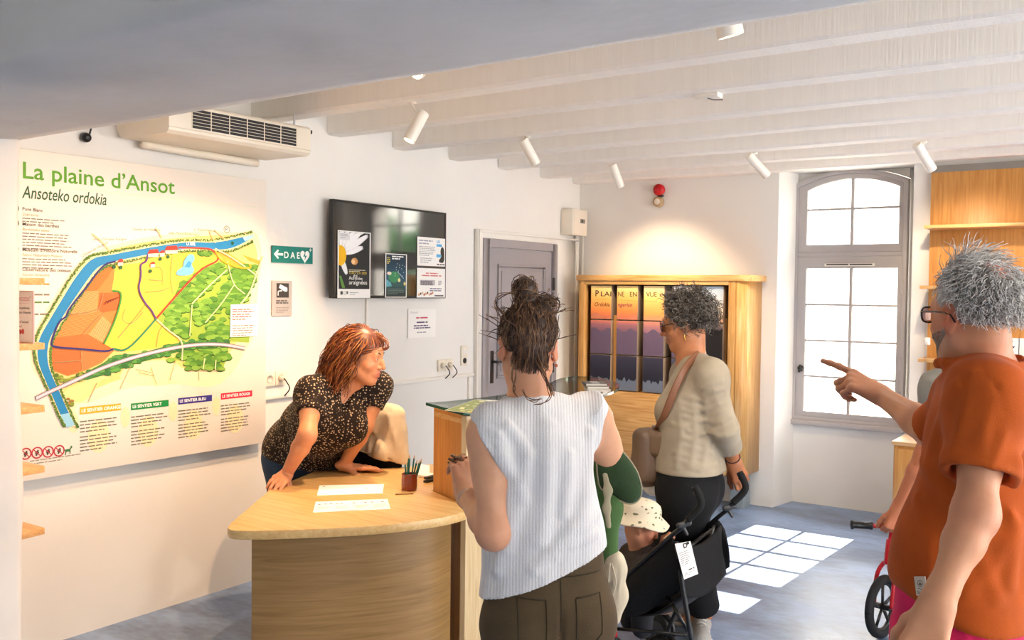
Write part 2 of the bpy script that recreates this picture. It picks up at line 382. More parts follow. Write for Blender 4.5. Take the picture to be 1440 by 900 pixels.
def wood(name, c1, c2, axis=2, rough=0.42, scale=3.0, fine=1.0):
    m, nt, b = nodes_of(name)
    tc = nt.nodes.new('ShaderNodeTexCoord'); mp = nt.nodes.new('ShaderNodeMapping')
    s = [22.0, 22.0, 22.0]
    for a_ in (axis if isinstance(axis, tuple) else (axis,)): s[a_] = 1.2
    mp.inputs['Scale'].default_value = s
    nt.links.new(tc.outputs['Object'], mp.inputs[0])
    n = nt.nodes.new('ShaderNodeTexNoise'); n.inputs['Scale'].default_value = scale; n.inputs['Detail'].default_value = 8; n.inputs['Distortion'].default_value = 0.6
    nt.links.new(mp.outputs[0], n.inputs['Vector'])
    n2 = nt.nodes.new('ShaderNodeTexNoise'); n2.inputs['Scale'].default_value = 1.6; nt.links.new(tc.outputs['Object'], n2.inputs['Vector'])
    ad = nt.nodes.new('ShaderNodeMath'); ad.operation = 'MULTIPLY_ADD'; ad.inputs[1].default_value = 0.35
    nt.links.new(n2.outputs[0], ad.inputs[0]); nt.links.new(n.outputs[0], ad.inputs[2])
    r = nt.nodes.new('ShaderNodeValToRGB')
    r.color_ramp.elements[0].position = 0.45; r.color_ramp.elements[0].color = lin(c1)
    r.color_ramp.elements[1].position = 0.85; r.color_ramp.elements[1].color = lin(c2)
    nt.links.new(ad.outputs[0], r.inputs[0]); nt.links.new(r.outputs[0], b.inputs['Base Color'])
    b.inputs['Roughness'].default_value = rough
    bp = nt.nodes.new('ShaderNodeBump'); bp.inputs['Strength'].default_value = 0.06 * fine; bp.inputs['Distance'].default_value = 0.004
    nt.links.new(n.outputs[0], bp.inputs['Height']); nt.links.new(bp.outputs[0], b.inputs['Normal'])
    return m
def glass_mat(name, tint=(1, 1, 1, 1), refl=0.10):
    m = bpy.data.materials.new(name); m.use_nodes = True; nt = m.node_tree
    nt.nodes.remove(nt.nodes['Principled BSDF'])
    out = nt.nodes['Material Output']
    t = nt.nodes.new('ShaderNodeBsdfTransparent'); t.inputs[0].default_value = tint
    g = nt.nodes.new('ShaderNodeBsdfGlossy'); g.inputs['Roughness'].default_value = 0.02
    lw = nt.nodes.new('ShaderNodeLayerWeight'); lw.inputs[0].default_value = 0.15
    mx = nt.nodes.new('ShaderNodeMixShader'); ml = nt.nodes.new('ShaderNodeMath'); ml.operation = 'MULTIPLY_ADD'
    ml.inputs[1].default_value = 0.75; ml.inputs[2].default_value = refl * 0.4
    nt.links.new(lw.outputs['Fresnel'], ml.inputs[0]); nt.links.new(ml.outputs[0], mx.inputs[0])
    nt.links.new(t.outputs[0], mx.inputs[1]); nt.links.new(g.outputs[0], mx.inputs[2]); nt.links.new(mx.outputs[0], out.inputs[0])
    return m
def print_mat(name, rough=0.55, spec=0.3):
    m, nt, b = nodes_of(name)
    a = nt.nodes.new('ShaderNodeVertexColor'); a.layer_name = 'Col'
    tc = nt.nodes.new('ShaderNodeTexCoord'); n = nt.nodes.new('ShaderNodeTexNoise'); n.inputs['Scale'].default_value = 45; nt.links.new(tc.outputs['Object'], n.inputs['Vector'])
    hs = nt.nodes.new('ShaderNodeHueSaturation'); mr = nt.nodes.new('ShaderNodeMapRange'); mr.inputs[3].default_value = 0.94; mr.inputs[4].default_value = 1.06
    nt.links.new(n.outputs[0], mr.inputs[0]); nt.links.new(mr.outputs[0], hs.inputs['Value']); nt.links.new(a.outputs[0], hs.inputs['Color'])
    nt.links.new(hs.outputs[0], b.inputs['Base Color'])
    b.inputs['Roughness'].default_value = rough; b.inputs['Specular IOR Level'].default_value = spec
    return m
def emit_mat(name, col, strength):
    m, nt, b = nodes_of(name)
    b.inputs['Base Color'].default_value = lin(col); b.inputs['Emission Color'].default_value = lin(col); b.inputs['Emission Strength'].default_value = strength
    return m

WLOC = {}
def tag(o, label=None, cat=None, group=None, kind=None):
    if label: o['label'] = label
    if cat: o['category'] = cat
    if group: o['group'] = group
    if kind: o['kind'] = kind
    return o
def thing(name, loc, label, cat, group=None):
    o = bpy.data.objects.new(name, None); o.empty_display_size = 0.1; COL.objects.link(o)
    o.location = loc; WLOC[o.name] = Vector(loc); return tag(o, label, cat, group)

class MB:
    """collects polygons in world coordinates and links them as one mesh object"""
    def __init__(s): s.v = []; s.f = []; s.c = []; s.hascol = False
    def add(s, vs, fs, col=None):
        o = len(s.v); s.v.extend([tuple(v) for v in vs]); s.f.extend([tuple(i + o for i in f) for f in fs])
        s.c.extend([col] * len(fs))
        if col: s.hascol = True
        return s
    def box(s, a, b, col=None):
        x0, y0, z0 = a; x1, y1, z1 = b
        return s.add([(x0, y0, z0), (x1, y0, z0), (x1, y1, z0), (x0, y1, z0), (x0, y0, z1), (x1, y0, z1), (x1, y1, z1), (x0, y1, z1)],
                     [(3, 2, 1, 0), (4, 5, 6, 7), (0, 1, 5, 4), (1, 2, 6, 5), (2, 3, 7, 6), (3, 0, 4, 7)], col)
    def obox(s, c, ax, ay, az, hx, hy, hz, col=None):
        c = Vector(c); ax = Vector(ax).normalized() * hx; ay = Vector(ay).normalized() * hy; az = Vector(az).normalized() * hz
        v = [c - ax - ay - az, c + ax - ay - az, c + ax + ay - az, c - ax + ay - az, c - ax - ay + az, c + ax - ay + az, c + ax + ay + az, c - ax + ay + az]
        return s.add(v, [(3, 2, 1, 0), (4, 5, 6, 7), (0, 1, 5, 4), (1, 2, 6, 5), (2, 3, 7, 6), (3, 0, 4, 7)], col)
    def tube(s, path, r, n=8, caps=True, col=None, flat=None):
        P = [Vector(p) for p in path]; m = len(P)
        R = r if isinstance(r, (list, tuple)) else [r] * m
        t0 = (P[1] - P[0]).normalized()
        up = Vector((0, 0, 1)) if abs(t0.z) < 0.9 else Vector((1, 0, 0))
        if flat is not None: up = Vector(flat[0])
        u = (up - t0 * up.dot(t0)).normalized()
        vs = []
        for i in range(m):
            t = (P[min(i + 1, m - 1)] - P[max(i - 1, 0)])
            t = t.normalized() if t.length > 1e-9 else t0
            u = (u - t * u.dot(t)); u = u.normalized() if u.length > 1e-6 else t.orthogonal().normalized()
            w = t.cross(u)
            k = flat[1] if flat is not None else 1.0
            for j in range(n):
                a = 2 * PI * j / n
                vs.append(P[i] + (u * math.cos(a) * k + w * math.sin(a)) * R[i])
        fs = []
        for i in range(m - 1):
            for j in range(n):
                fs.append((i * n + j, i * n + (j + 1) % n, (i + 1) * n + (j + 1) % n, (i + 1) * n + j))
        if caps:
            fs.append(tuple(range(n - 1, -1, -1))); fs.append(tuple((m - 1) * n + j for j in range(n)))
        return s.add(vs, fs, col)
    def cyl(s, a, b, ra, rb=None, n=20, col=None): return s.tube([a, b], [ra, ra if rb is None else rb], n, True, col)
    def lathe(s, c, axis, prof, n=24, col=None):
        """prof: list of (distance along the axis, radius)"""
        c = Vector(c); axis = Vector(axis).normalized(); u = axis.orthogonal().normalized(); w = axis.cross(u)
        vs = []; m = len(prof)
        for h, r in prof:
            for j in range(n):
                a = 2 * PI * j / n; vs.append(c + axis * h + (u * math.cos(a) + w * math.sin(a)) * r)
        fs = [(i * n + j, i * n + (j + 1) % n, (i + 1) * n + (j + 1) % n, (i + 1) * n + j) for i in range(m - 1) for j in range(n)]
        fs.append(tuple(range(n - 1, -1, -1))); fs.append(tuple((m - 1) * n + j for j in range(n)))
        return s.add(vs, fs, col)
    def prism(s, poly, z0, z1, col=None):
        n = len(poly); vs = [(x, y, z0) for x, y in poly] + [(x, y, z1) for x, y in poly]
        fs = [tuple(range(n - 1, -1, -1)), tuple(range(n, 2 * n))] + [(i, (i + 1) % n, n + (i + 1) % n, n + i) for i in range(n)]
        return s.add(vs, fs, col)
    def extr(s, pts, d, col=None):
        """extrudes a planar 3-D polygon by the vector d"""
        n = len(pts); d = Vector(d); P = [Vector(p) for p in pts]
        vs = P + [p + d for p in P]
        fs = [tuple(range(n - 1, -1, -1)), tuple(range(n, 2 * n))] + [(i, (i + 1) % n, n + (i + 1) % n, n + i) for i in range(n)]
        return s.add(vs, fs, col)
    def ball(s, c, r, nu=14, nv=9, col=None):
        rx, ry, rz = r if isinstance(r, (tuple, list)) else (r, r, r)
        vs = []; 
        for i in range(nv + 1):
            t = PI * i / nv
            for j in range(nu):
                a = 2 * PI * j / nu; vs.append((c[0] + rx * math.sin(t) * math.cos(a), c[1] + ry * math.sin(t) * math.sin(a), c[2] - rz * math.cos(t)))
        fs = [(i * nu + j, i * nu + (j + 1) % nu, (i + 1) * nu + (j + 1) % nu, (i + 1) * nu + j) for i in range(nv) for j in range(nu)]
        return s.add(vs, fs, col)
    def build(s, name, m, parent=None, bevel=0.0, smooth=False, seg=2, origin=None, angle=0.7, fix=True):
        me = bpy.data.meshes.new(name)
        if parent is not None: base = WLOC[parent.name]
        elif origin is not None: base = Vector(origin)
        else:
            a = np.array(s.v); base = Vector(((a[:, 0].min() + a[:, 0].max()) / 2, (a[:, 1].min() + a[:, 1].max()) / 2, a[:, 2].min()))
        me.from_pydata([(v[0] - base.x, v[1] - base.y, v[2] - base.z) for v in s.v], [], s.f)
        if s.hascol:
            ca = me.color_attributes.new('Col', 'FLOAT_COLOR', 'CORNER')
            flat = []
            for p in me.polygons:
                c = s.c[p.index] or (1, 1, 1, 1)
                flat.extend(list(c) * p.loop_total)
            ca.data.foreach_set('color', flat)
        if fix or bevel:
            bm = bmesh.new(); bm.from_mesh(me)
            bmesh.ops.remove_doubles(bm, verts=bm.verts, dist=1e-6)
            if fix: bmesh.ops.recalc_face_normals(bm, faces=bm.faces)
            if bevel:
                es = [e for e in bm.edges if len(e.link_faces) == 2 and e.calc_face_angle(0) > angle]
                bmesh.ops.bevel(bm, geom=es, offset=bevel, segments=seg, affect='EDGES', profile=0.5, clamp_overlap=True)
            bm.to_mesh(me); bm.free()
        o = bpy.data.objects.new(name, me); COL.objects.link(o)
        for mm in (m if isinstance(m, (list, tuple)) else [m]): me.materials.append(mm)
        if smooth or bevel:
            me.shade_smooth()
            if not (smooth is True and not bevel):
                me.set_sharp_from_angle(angle=0.6)
        if parent is not None: o.parent = parent
        else: o.location = base
        WLOC[o.name] = base.copy()
        return o
def struct(mb, name, m, **k):
    o = mb.build(name, m, **k)
    if o.parent is None: o['kind'] = 'structure'
    return o

def bez(p0, p1, p2, p3, n=10):
    out = []
    p0, p1, p2, p3 = map(Vector, (p0, p1, p2, p3))
    for i in range(n + 1):
        t = i / n; out.append(p0 * (1 - t) ** 3 + p1 * 3 * t * (1 - t) ** 2 + p2 * 3 * t * t * (1 - t) + p3 * t ** 3)
    return out
def spline(pts, k=6):
    P = [Vector(p) for p in pts]; out = []
    for i in range(len(P) - 1):
        a = P[max(i - 1, 0)]; b = P[i]; c = P[i + 1]; d = P[min(i + 2, len(P) - 1)]
        for j in range(k):
            t = j / k
            out.append(0.5 * ((2 * b) + (c - a) * t + (2 * a - 5 * b + 4 * c - d) * t * t + (3 * b - a - 3 * c + d) * t ** 3))
    out.append(P[-1]); return out
def chaikin(poly, k=2, closed=True):
    for _ in range(k):
        n = len(poly); out = []
        for i in range(n if closed else n - 1):
            a = poly[i]; b = poly[(i + 1) % n]
            out.append(tuple(a[j] * 0.75 + b[j] * 0.25 for j in range(len(a)))); out.append(tuple(a[j] * 0.25 + b[j] * 0.75 for j in range(len(a))))
        if not closed: out = [poly[0]] + out + [poly[-1]]
        poly = out
    return poly

# ---- flat print: coloured polygons, lines and lettering on one plane
class Print:
    def __init__(s, O, U, V):
        s.O = Vector(O); s.U = Vector(U).normalized(); s.V = Vector(V).normalized(); s.N = s.U.cross(s.V).normalized(); s.mb = MB(); s.h = 0.0004
    def up(s, d=0.00012): s.h += d; return s
    def P(s, u, v): return s.O + s.U * u + s.V * v + s.N * s.h
    def inv(s, p): d = Vector(p) - s.O; return (d.dot(s.U), d.dot(s.V))
    def poly(s, pts, col):
        pts = [(p[0], p[1]) for p in pts]; s.h += 0.0000012
        tr = tessellate_polygon([[Vector((p[0], p[1], 0)) for p in pts]])
        s.mb.add([s.P(*p) for p in pts], tr, lin(col)); return s
    def rect(s, u0, v0, u1, v1, col): s.mb.add([s.P(u0, v0), s.P(u1, v0), s.P(u1, v1), s.P(u0, v1)], [(0, 1, 2, 3)], lin(col)); return s
    def line(s, pts, w, col):
        n = len(pts); L = []; Rr = []; s.h += 0.0000006
        for i in range(n):
            a = pts[max(i - 1, 0)]; b = pts[min(i + 1, n - 1)]
            dx, dy = b[0] - a[0], b[1] - a[1]; l = math.hypot(dx, dy) or 1e-9
            nx, ny = -dy / l * w / 2, dx / l * w / 2
            L.append(s.P(pts[i][0] + nx, pts[i][1] + ny)); Rr.append(s.P(pts[i][0] - nx, pts[i][1] - ny))
        s.mb.add(L + Rr, [(i, n + i, n + i + 1, i + 1) for i in range(n - 1)], lin(col)); return s
    def disc(s, u, v, r, col, n=20, ry=None):
        return s.poly([(u + r * math.cos(2 * PI * i / n), v + (ry or r) * math.sin(2 * PI * i / n)) for i in range(n)], col)
    def ring(s, u, v, r, w, col, n=24):
        return s.line([(u + r * math.cos(2 * PI * i / n), v + r * math.sin(2 * PI * i / n)) for i in range(n + 1)], w, col)
    def text(s, body, u, v, size, col, bold=0.0, width=None, slant=0.0, align='LEFT', rot=0.0):
        cu = bpy.data.curves.new('t', 'FONT'); cu.body = body; cu.size = size; cu.offset = bold * size; cu.shear = slant; cu.align_x = align; cu.resolution_u = 3
        ob = bpy.data.objects.new('t', cu); me = bpy.data.meshes.new_from_object(ob)
        vs = [tuple(p.co) for p in me.vertices]; fs = [tuple(p.vertices) for p in me.polygons]
        bpy.data.objects.remove(ob); bpy.data.meshes.remove(me); bpy.data.curves.remove(cu)
        if not vs: return s
        k = 1.0
        if width:
            x0 = min(p[0] for p in vs); x1 = max(p[0] for p in vs); k = width / (x1 - x0)
        c, sn = math.cos(rot), math.sin(rot)
        s.mb.add([s.P(u + p[0] * k * c - p[1] * sn, v + p[0] * k * sn + p[1] * c) for p in vs], fs, lin(col)); return s
    def para(s, u, v, w, n, lh, col, seed=0, h=None, last=0.6):
        """lines too small to read: rows of word-length dashes"""
        rnd = random.Random(seed); h = h or lh * 0.42
        for i in range(n):
            x = u; end = u + w * (rnd.uniform(0.82, 1.0) if i < n - 1 else last)
            while x < end:
                l = min(rnd.uniform(0.012, 0.04) * (lh / 0.014), end - x)
                s.rect(x, v - i * lh - h, x + l, v - i * lh, col); x += l + 0.3 * lh
        return s
    def build(s, name, m, parent=None, origin=None):
        return s.mb.build(name, m, parent, origin=origin, fix=False)

# ------------------------------------------------------------------ materials of the place
M = {}
M['plaster'] = mat('white_plaster', '#e9e6e0', 0.85, var=0.03, scale=1.6, bump=0.25, bscale=9)
M['plaster_rough'] = mat('grey_white_plaster', '#d8d6d3', 0.9, var=0.07, scale=2.5, bump=0.8, bscale=5)
M['beam'] = mat('white_painted_beam', '#f3eee6', 0.7, var=0.02, scale=3, bump=0.3, bscale=14, stretch=(7, 1, 0.35))
M['board'] = mat('white_ceiling_board', '#f2ede5', 0.75, var=0.02, scale=4, bump=0.2, bscale=20)
M['woodH'] = wood('oak_veneer_lengthwise', '#c28a47', '#e3b576', axis=0)
M['woodV'] = wood('oak_veneer_upright', '#bb8443', '#dbab69', axis=2)
M['woodY'] = wood('oak_veneer_deep', '#c08a48', '#e0b678', axis=1)
M['woodpale'] = wood('shaded_oak_veneer', '#7f5f33', '#9c7848', axis=(0, 1))  # desk veneer: the shadow on its front is put into this darker colour
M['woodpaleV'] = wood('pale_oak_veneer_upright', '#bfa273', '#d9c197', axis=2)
M['woodtop'] = wood('yellow_beech_top', '#c59a5c', '#dab87e', axis=0, rough=0.36)
M['woodpanel'] = wood('orange_oak_panel', '#b87a38', '#d29a55', axis=2)
M['shelfwood'] = wood('shelf_beech', '#c48f55', '#dfb27a', axis=0)
M['shelfend'] = wood('shelf_end_grain', '#8d6a48', '#a98359', axis=1)
M['door'] = mat('mauve_grey_paint', '#a09a9c', 0.5, var=0.04, scale=3, bump=0.08, bscale=40)
M['winpaint'] = mat('warm_grey_window_paint', '#b3adac', 0.5, var=0.03)
M['white'] = mat('white_plastic', '#ece8df', 0.4, var=0.02)
M['cream'] = mat('cream_plastic', '#e9dfcd', 0.42, var=0.03)
M['black'] = mat('black_plastic', '#141414', 0.4, var=0.1)
M['blackmetal'] = mat('black_tube_paint', '#101011', 0.3, var=0.1)
M['steel'] = mat('brushed_steel', '#b8b8b8', 0.3, metal=1.0)
M['darksteel'] = mat('dark_handle_metal', '#4a4745', 0.4, metal=0.8)
M['print'] = print_mat('printed_ink')
M['glass'] = glass_mat('window_glass')
M['greenglass'] = glass_mat('counter_glass', (0.93, 0.98, 0.96, 1), 0.2)
M['paper'] = mat('white_paper', '#f2efea', 0.8, var=0.02)

# floor: worn grey-blue poured concrete
fm, nt, b = nodes_of('worn_concrete_floor')
tc = nt.nodes.new('ShaderNodeTexCoord')
n1 = nt.nodes.new('ShaderNodeTexNoise'); n1.inputs['Scale'].default_value = 1.3; n1.inputs['Detail'].default_value = 9; n1.inputs['Distortion'].default_value = 1.2
mp = nt.nodes.new('ShaderNodeMapping'); mp.inputs['Scale'].default_value = (1.0, 2.2, 1); mp.inputs['Rotation'].default_value = (0, 0, 0.5)
nt.links.new(tc.outputs['Object'], mp.inputs[0]); nt.links.new(mp.outputs[0], n1.inputs['Vector'])
n2 = nt.nodes.new('ShaderNodeTexNoise'); n2.inputs['Scale'].default_value = 14; n2.inputs['Detail'].default_value = 8; nt.links.new(mp.outputs[0], n2.inputs['Vector'])
ad = nt.nodes.new('ShaderNodeMath'); ad.operation = 'MULTIPLY_ADD'; ad.inputs[1].default_value = 0.4; nt.links.new(n2.outputs[0], ad.inputs[0]); nt.links.new(n1.outputs[0], ad.inputs[2])
r = nt.nodes.new('ShaderNodeValToRGB')
r.color_ramp.elements[0].position = 0.5; r.color_ramp.elements[0].color = lin('#5f7190')
r.color_ramp.elements[1].position = 0.86; r.color_ramp.elements[1].color = lin('#89a2c8')
nt.links.new(ad.outputs[0], r.inputs[0]); nt.links.new(r.outputs[0], b.inputs['Base Color'])
mr = nt.nodes.new('ShaderNodeMapRange'); mr.inputs[3].default_value = 0.24; mr.inputs[4].default_value = 0.5
nt.links.new(n1.outputs[0], mr.inputs[0]); nt.links.new(mr.outputs[0], b.inputs['Roughness'])
bp = nt.nodes.new('ShaderNodeBump'); bp.inputs['Strength'].default_value = 0.15; bp.inputs['Distance'].default_value = 0.006
nt.links.new(n2.outputs[0], bp.inputs['Height']); nt.links.new(bp.outputs[0], b.inputs['Normal'])
M['floor'] = fm

# ------------------------------------------------------------------ the room
XR, YB, YF = 7.2, 6.9, -3.2            # right wall, back wall, wall behind the camera
def wavy_wall(fn, u0, u1, v0, v1, nu, nv, amp, seed):
    """plastered face with a slightly uneven surface: fn(u, v, bulge) -> point"""
    rnd = random.Random(seed); ph = [rnd.uniform(0, 6.28) for _ in range(8)]
    vs, fs = [], []
    for j in range(nv + 1):
        for i in range(nu + 1):
            u = u0 + (u1 - u0) * i / nu; v = v0 + (v1 - v0) * j / nv
            h = amp * (math.sin(u * 1.7 + ph[0]) * math.sin(v * 2.1 + ph[1]) + 0.5 * math.sin(u * 4.3 + ph[2] + v) * math.sin(v * 3.9 + ph[3]) + 0.3 * math.sin(u * 9 + ph[4]) * math.sin(v * 11 + ph[5]))
            vs.append(fn(u, v, h))
    for j in range(nv):
        for i in range(nu):
            a = j * (nu + 1) + i; fs.append((a, a + 1, a + nu + 2, a + nu + 1))
    return vs, fs

fl = MB().box((-0.3, YF - 0.3, -0.12), (XR + 0.3, 7.5, 0.0)); struct(fl, 'floor', M['floor'], origin=(0, 0, 0))
# left wall
w = MB(); w.box((-0.3, YF, 0), (-0.012, 7.5, 3.0))
vs_, fs_ = wavy_wall(lambda u, v, h: (h - 0.004, u, v), 1.0, 6.93, 0, 2.9, 60, 30, 0.003, 3); w.add(vs_, fs_)
wl = struct(w, 'wall_left', M['plaster'], origin=(0, 0, 0), smooth=False, fix=False)
# back wall with the window recess (recess floor level with the room's floor)
w = MB()
RX0, RX1, WY = 1.70, 2.64, 7.20
w.box((-0.3, YB, 0), (RX0, 7.5, 3.0)); w.box((RX1, YB, 0), (XR + 0.3, 7.5, 3.0))
w.box((RX0, WY, 0), (RX1, 7.5, 0.62)); w.box((RX0, YB, 2.52), (RX1, 7.5, 3.0))
w.add([(RX0, YB, 0), (RX0 + 0.05, WY, 0), (RX0, WY, 0), (RX0, YB, 2.52), (RX0 + 0.05, WY, 2.52), (RX0, WY, 2.52)], [(0, 1, 4, 3), (0, 2, 1), (3, 4, 5), (1, 2, 5, 4), (0, 3, 5, 2)])
w.add([(RX1, YB, 0), (RX1 - 0.06, WY, 0), (RX1, WY, 0), (RX1, YB, 2.52), (RX1 - 0.06, WY, 2.52), (RX1, WY, 2.52)], [(0, 3, 4, 1), (0, 1, 2), (3, 5, 4), (1, 4, 5, 2), (0, 2, 5, 3)])
ar_ = [(1.735 + 0.813 * i / 16, 2.445 + 0.09 * (1 - (i / 8 - 1) ** 2)) for i in range(17)]; w.extr([(x, WY + 0.02, z) for x, z in ar_] + [(2.548, WY + 0.02, 2.6), (1.735, WY + 0.02, 2.6)], (0, 0.28, 0))
w.box((RX0, WY + 0.05, 0.62), (1.735, 7.5, 2.52)); w.box((2.545, WY + 0.05, 0.62), (RX1, 7.5, 2.52))
vs_, fs_ = wavy_wall(lambda u, v, h: (u, YB - 0.006 - h, v), 0.0, RX0 + 0.0, 0, 2.9, 24, 30, 0.003, 5); w.add(vs_, [f[::-1] for f in fs_])
struct(w, 'wall_back', M['plaster'], origin=(0, YB, 0), fix=False)
# right wall with unseen tall windows for daylight, and plain wall behind the camera
def wall_with_holes(name, axis, pos, thick, a0, a1, holes, zmax=3.0):
    w = MB()
    def bx(u0, u1, z0, z1):
        if axis == 'x': w.box((pos, u0, z0), (pos + thick, u1, z1))
        else: w.box((u0, pos, z0), (u1, pos + thick, z1))
    u = a0
    for (h0, h1, z0, z1) in holes:
        bx(u, h0, 0, zmax); bx(h0, h1, 0, z0); bx(h0, h1, z1, zmax); u = h1
    bx(u, a1, 0, zmax)
    struct(w, name, M['plaster'], origin=(0, 0, 0))
RWIN = [(-1.2, 0.6, 0.3, 2.2), (1.95, 3.45, 0.25, 2.45), (3.65, 5.15, 0.25, 2.45), (5.35, 6.7, 0.25, 2.45)]  # first opening, beside the camera, is an added window to fill the turned backs
FWIN = []
wall_with_holes('wall_right', 'x', XR, 0.3, YF, 7.5, RWIN)
wall_with_holes('wall_front', 'y', YF - 0.3, 0.3, -0.3, XR + 0.3, FWIN)
# thick partition the camera looks through: left jamb, soffit overhead
SZ, Y0, Y1 = 2.10, 1.07, 1.72
def soft_edge(p0, p1, n, amp, seed, nrm):
    rnd = random.Random(seed); ph = [rnd.uniform(0, 6.28) for _ in range(4)]
    p0 = Vector(p0); p1 = Vector(p1); nrm = Vector(nrm); L = (p1 - p0).length
    out = []
    for i in range(n + 1):
        t = i / n; s = t * L
        out.append(p0.lerp(p1, t) + nrm * amp * (math.sin(s * 4 + ph[0]) + 0.6 * math.sin(s * 9.5 + ph[1]) + 0.35 * math.sin(s * 23 + ph[2])))
    return out
w = MB()
N = 60
near = soft_edge((0.72, Y0 + .02, SZ), (XR, Y0 - .05, SZ), N, 0.010, 11, (0, 0.8, 0.5))
mid1 = soft_edge((0.72, Y0 + 0.03, SZ - 0.012), (XR, Y0 + 0.03, SZ - 0.012), N, 0.006, 15, (0, 1, 0.3))
mid2 = soft_edge((0.72, (Y0 + Y1) / 2, SZ - 0.004), (XR, (Y0 + Y1) / 2, SZ - 0.004), N, 0.004, 12, (0, 0, 1))
mid3 = soft_edge((0.72, Y1 - 0.05, SZ), (XR, Y1 - 0.05, SZ), N, 0.004, 16, (0, 0.5, 0.5))
far = soft_edge((0.72, Y1 + .03, SZ + 0.008), (XR, Y1 - .06, SZ + 0.008), N, 0.007, 13, (0, 1, 0.4))
rows = [[p + Vector((0, 0, 2.9 - p.z)) for p in near], [p + Vector((0, 0, 0.06)) for p in near], near, mid1, mid2, mid3, far, [p + Vector((0, 0.004, 2.9 - p.z)) for p in far]]
vs_ = [p for r_ in rows for p in r_]; fs_ = []
for k in range(len(rows) - 1):
    for i in range(N): a = k * (N + 1) + i; fs_.append((a, a + 1, a + N + 2, a + N + 1))
w.add(vs_, [f[::-1] for f in fs_])
# jamb (closed loop of uneven vertical lines)
def jl(x, y, seed): return soft_edge((x, y, 0), (x, y, 2.9), 30, 0.0045, seed, (1, 0.6, 0))
cols_ = [jl(0.0, Y0, 1), jl(0.70, Y0, 21), jl(0.745, Y0 + 0.03, 22), jl(0.765, Y1, 23), jl(0.745, Y1 + .03, 24), jl(0.0, Y1 + .03, 5)]
vs_ = [p for c in cols_ for p in c]; fs_ = []
for k in range(len(cols_) - 1):
    for i in range(30): a = k * 31 + i; fs_.append((a, a + 31, a + 32, a + 1))
w.add(vs_, fs_)
wp = struct(w, 'wall_partition', M['plaster_rough'], origin=(0, Y0, 0), smooth=True, fix=False)

# ceiling: boards over beams; each beam a part
c = MB().box((-0.3, Y1 - 0.02, 2.72), (XR + 0.3, 7.5, 2.8))
ceil = struct(c, 'ceiling', M['board'], origin=(0, 0, 2.72))
c = MB().box((-0.3, YF - 0.3, 2.55), (XR + 0.3, Y1 - 0.02, 2.8)); struct(c, 'ceiling_front', M['plaster_rough'], origin=(0, 0, 2.55))
def beam_mesh(seed):
    rnd = random.Random(seed); n = 36; secs = []
    ph = [rnd.uniform(0, 6.28) for _ in range(6)]
    for i in range(n + 1):
        x = 7.18 * i / n
        d = [0.006 * math.sin(x * 1.3 + ph[k]) + 0.003 * math.sin(x * 5.1 + ph[(k + 2) % 6]) for k in range(4)]
        secs.append([(x, d[0], 0.23), (x, d[0], 0.012 + d[1] * 0.5), (x, 0.012 + d[0], d[1] * 0.5), (x, 0.113 + d[2], d[1] * 0.5), (x, 0.125 + d[2], 0.012 + d[1] * 0.5), (x, 0.125 + d[2], 0.23)])
    mb = MB(); k = 6
    fs = [(i * k + j, i * k + (j + 1) % k, (i + 1) * k + (j + 1) % k, (i + 1) * k + j) for i in range(n) for j in range(k)]
    fs += [tuple(range(k)), tuple(n * k + j for j in range(k - 1, -1, -1))]
    mb.add([p for s_ in secs for p in s_], fs); return mb
BEAMY = [2.265 + 0.565 * k for k in range(9)]
BEAMY = [2.27, 2.84, 3.39, 3.95, 4.54, 5.11, 5.69, 6.26, 6.76]
for i, y in enumerate(BEAMY):
    mb = beam_mesh(i + 1); mb.v = [(p[0], p[1] + y, p[2] + 2.5) for p in mb.v]
    bo = mb.build('beam', M['beam'], ceil, smooth=True, fix=True)
    bo.data.set_sharp_from_angle(angle=0.5)

# window set in the recess
WX0, WX1, WZ0 = 1.735, 2.548, 0.64
win = bpy.data.objects.new('window_1', None); COL.objects.link(win); win.location = (2.14, WY, WZ0); WLOC['window_1'] = Vector((2.14, WY, WZ0)); win['kind'] = 'structure'
def arch(x0, x1, zs, rise, n=14):
    return [(x0 + (x1 - x0) * i / n, zs + rise * (1 - (2 * i / n - 1) ** 2)) for i in range(n + 1)]
def frame_xz(mb, outer, inner, y0, y1):
    n = len(outer); vs = [(x, y0, z) for x, z in outer] + [(x, y0, z) for x, z in inner] + [(x, y1, z) for x, z in outer] + [(x, y1, z) for x, z in inner]
    fs = []
    for i in range(n):
        j = (i + 1) % n
        fs += [(i, j, n + j, n + i), (2 * n + i, 3 * n + i, 3 * n + j, 2 * n + j), (i, 2 * n + i, 2 * n + j, j), (n + i, n + j, 3 * n + j, 3 * n + i)]
    mb.add(vs, fs)
yA, yB = WY - 0.03, WY + 0.045
mb = MB()
ot = [(WX0, WZ0), (WX1, WZ0)] + [(x, z) for x, z in reversed(arch(WX0, WX1, 2.44, 0.09))]
it = [(WX0 + 0.03, WZ0 + 0.03), (WX1 - 0.03, WZ0 + 0.03)] + [(x, z) for x, z in reversed(arch(WX0 + 0.03, WX1 - 0.03, 2.41, 0.09))]
frame_xz(mb, ot, it, yA, yB)
mb.box((WX0 + 0.03, yA + 0.004, 1.885), (WX1 - 0.03, yB, 1.915))
mb.build('window_frame', M['winpaint'], win, bevel=0.003)
mb = MB().box((WX0 - 0.01, WY - 0.05, WZ0 - 0.035), (WX1 + 0.01, WY + 0.06, WZ0 + 0.002)); mb.build('window_sill', M['winpaint'], win, bevel=0.004)
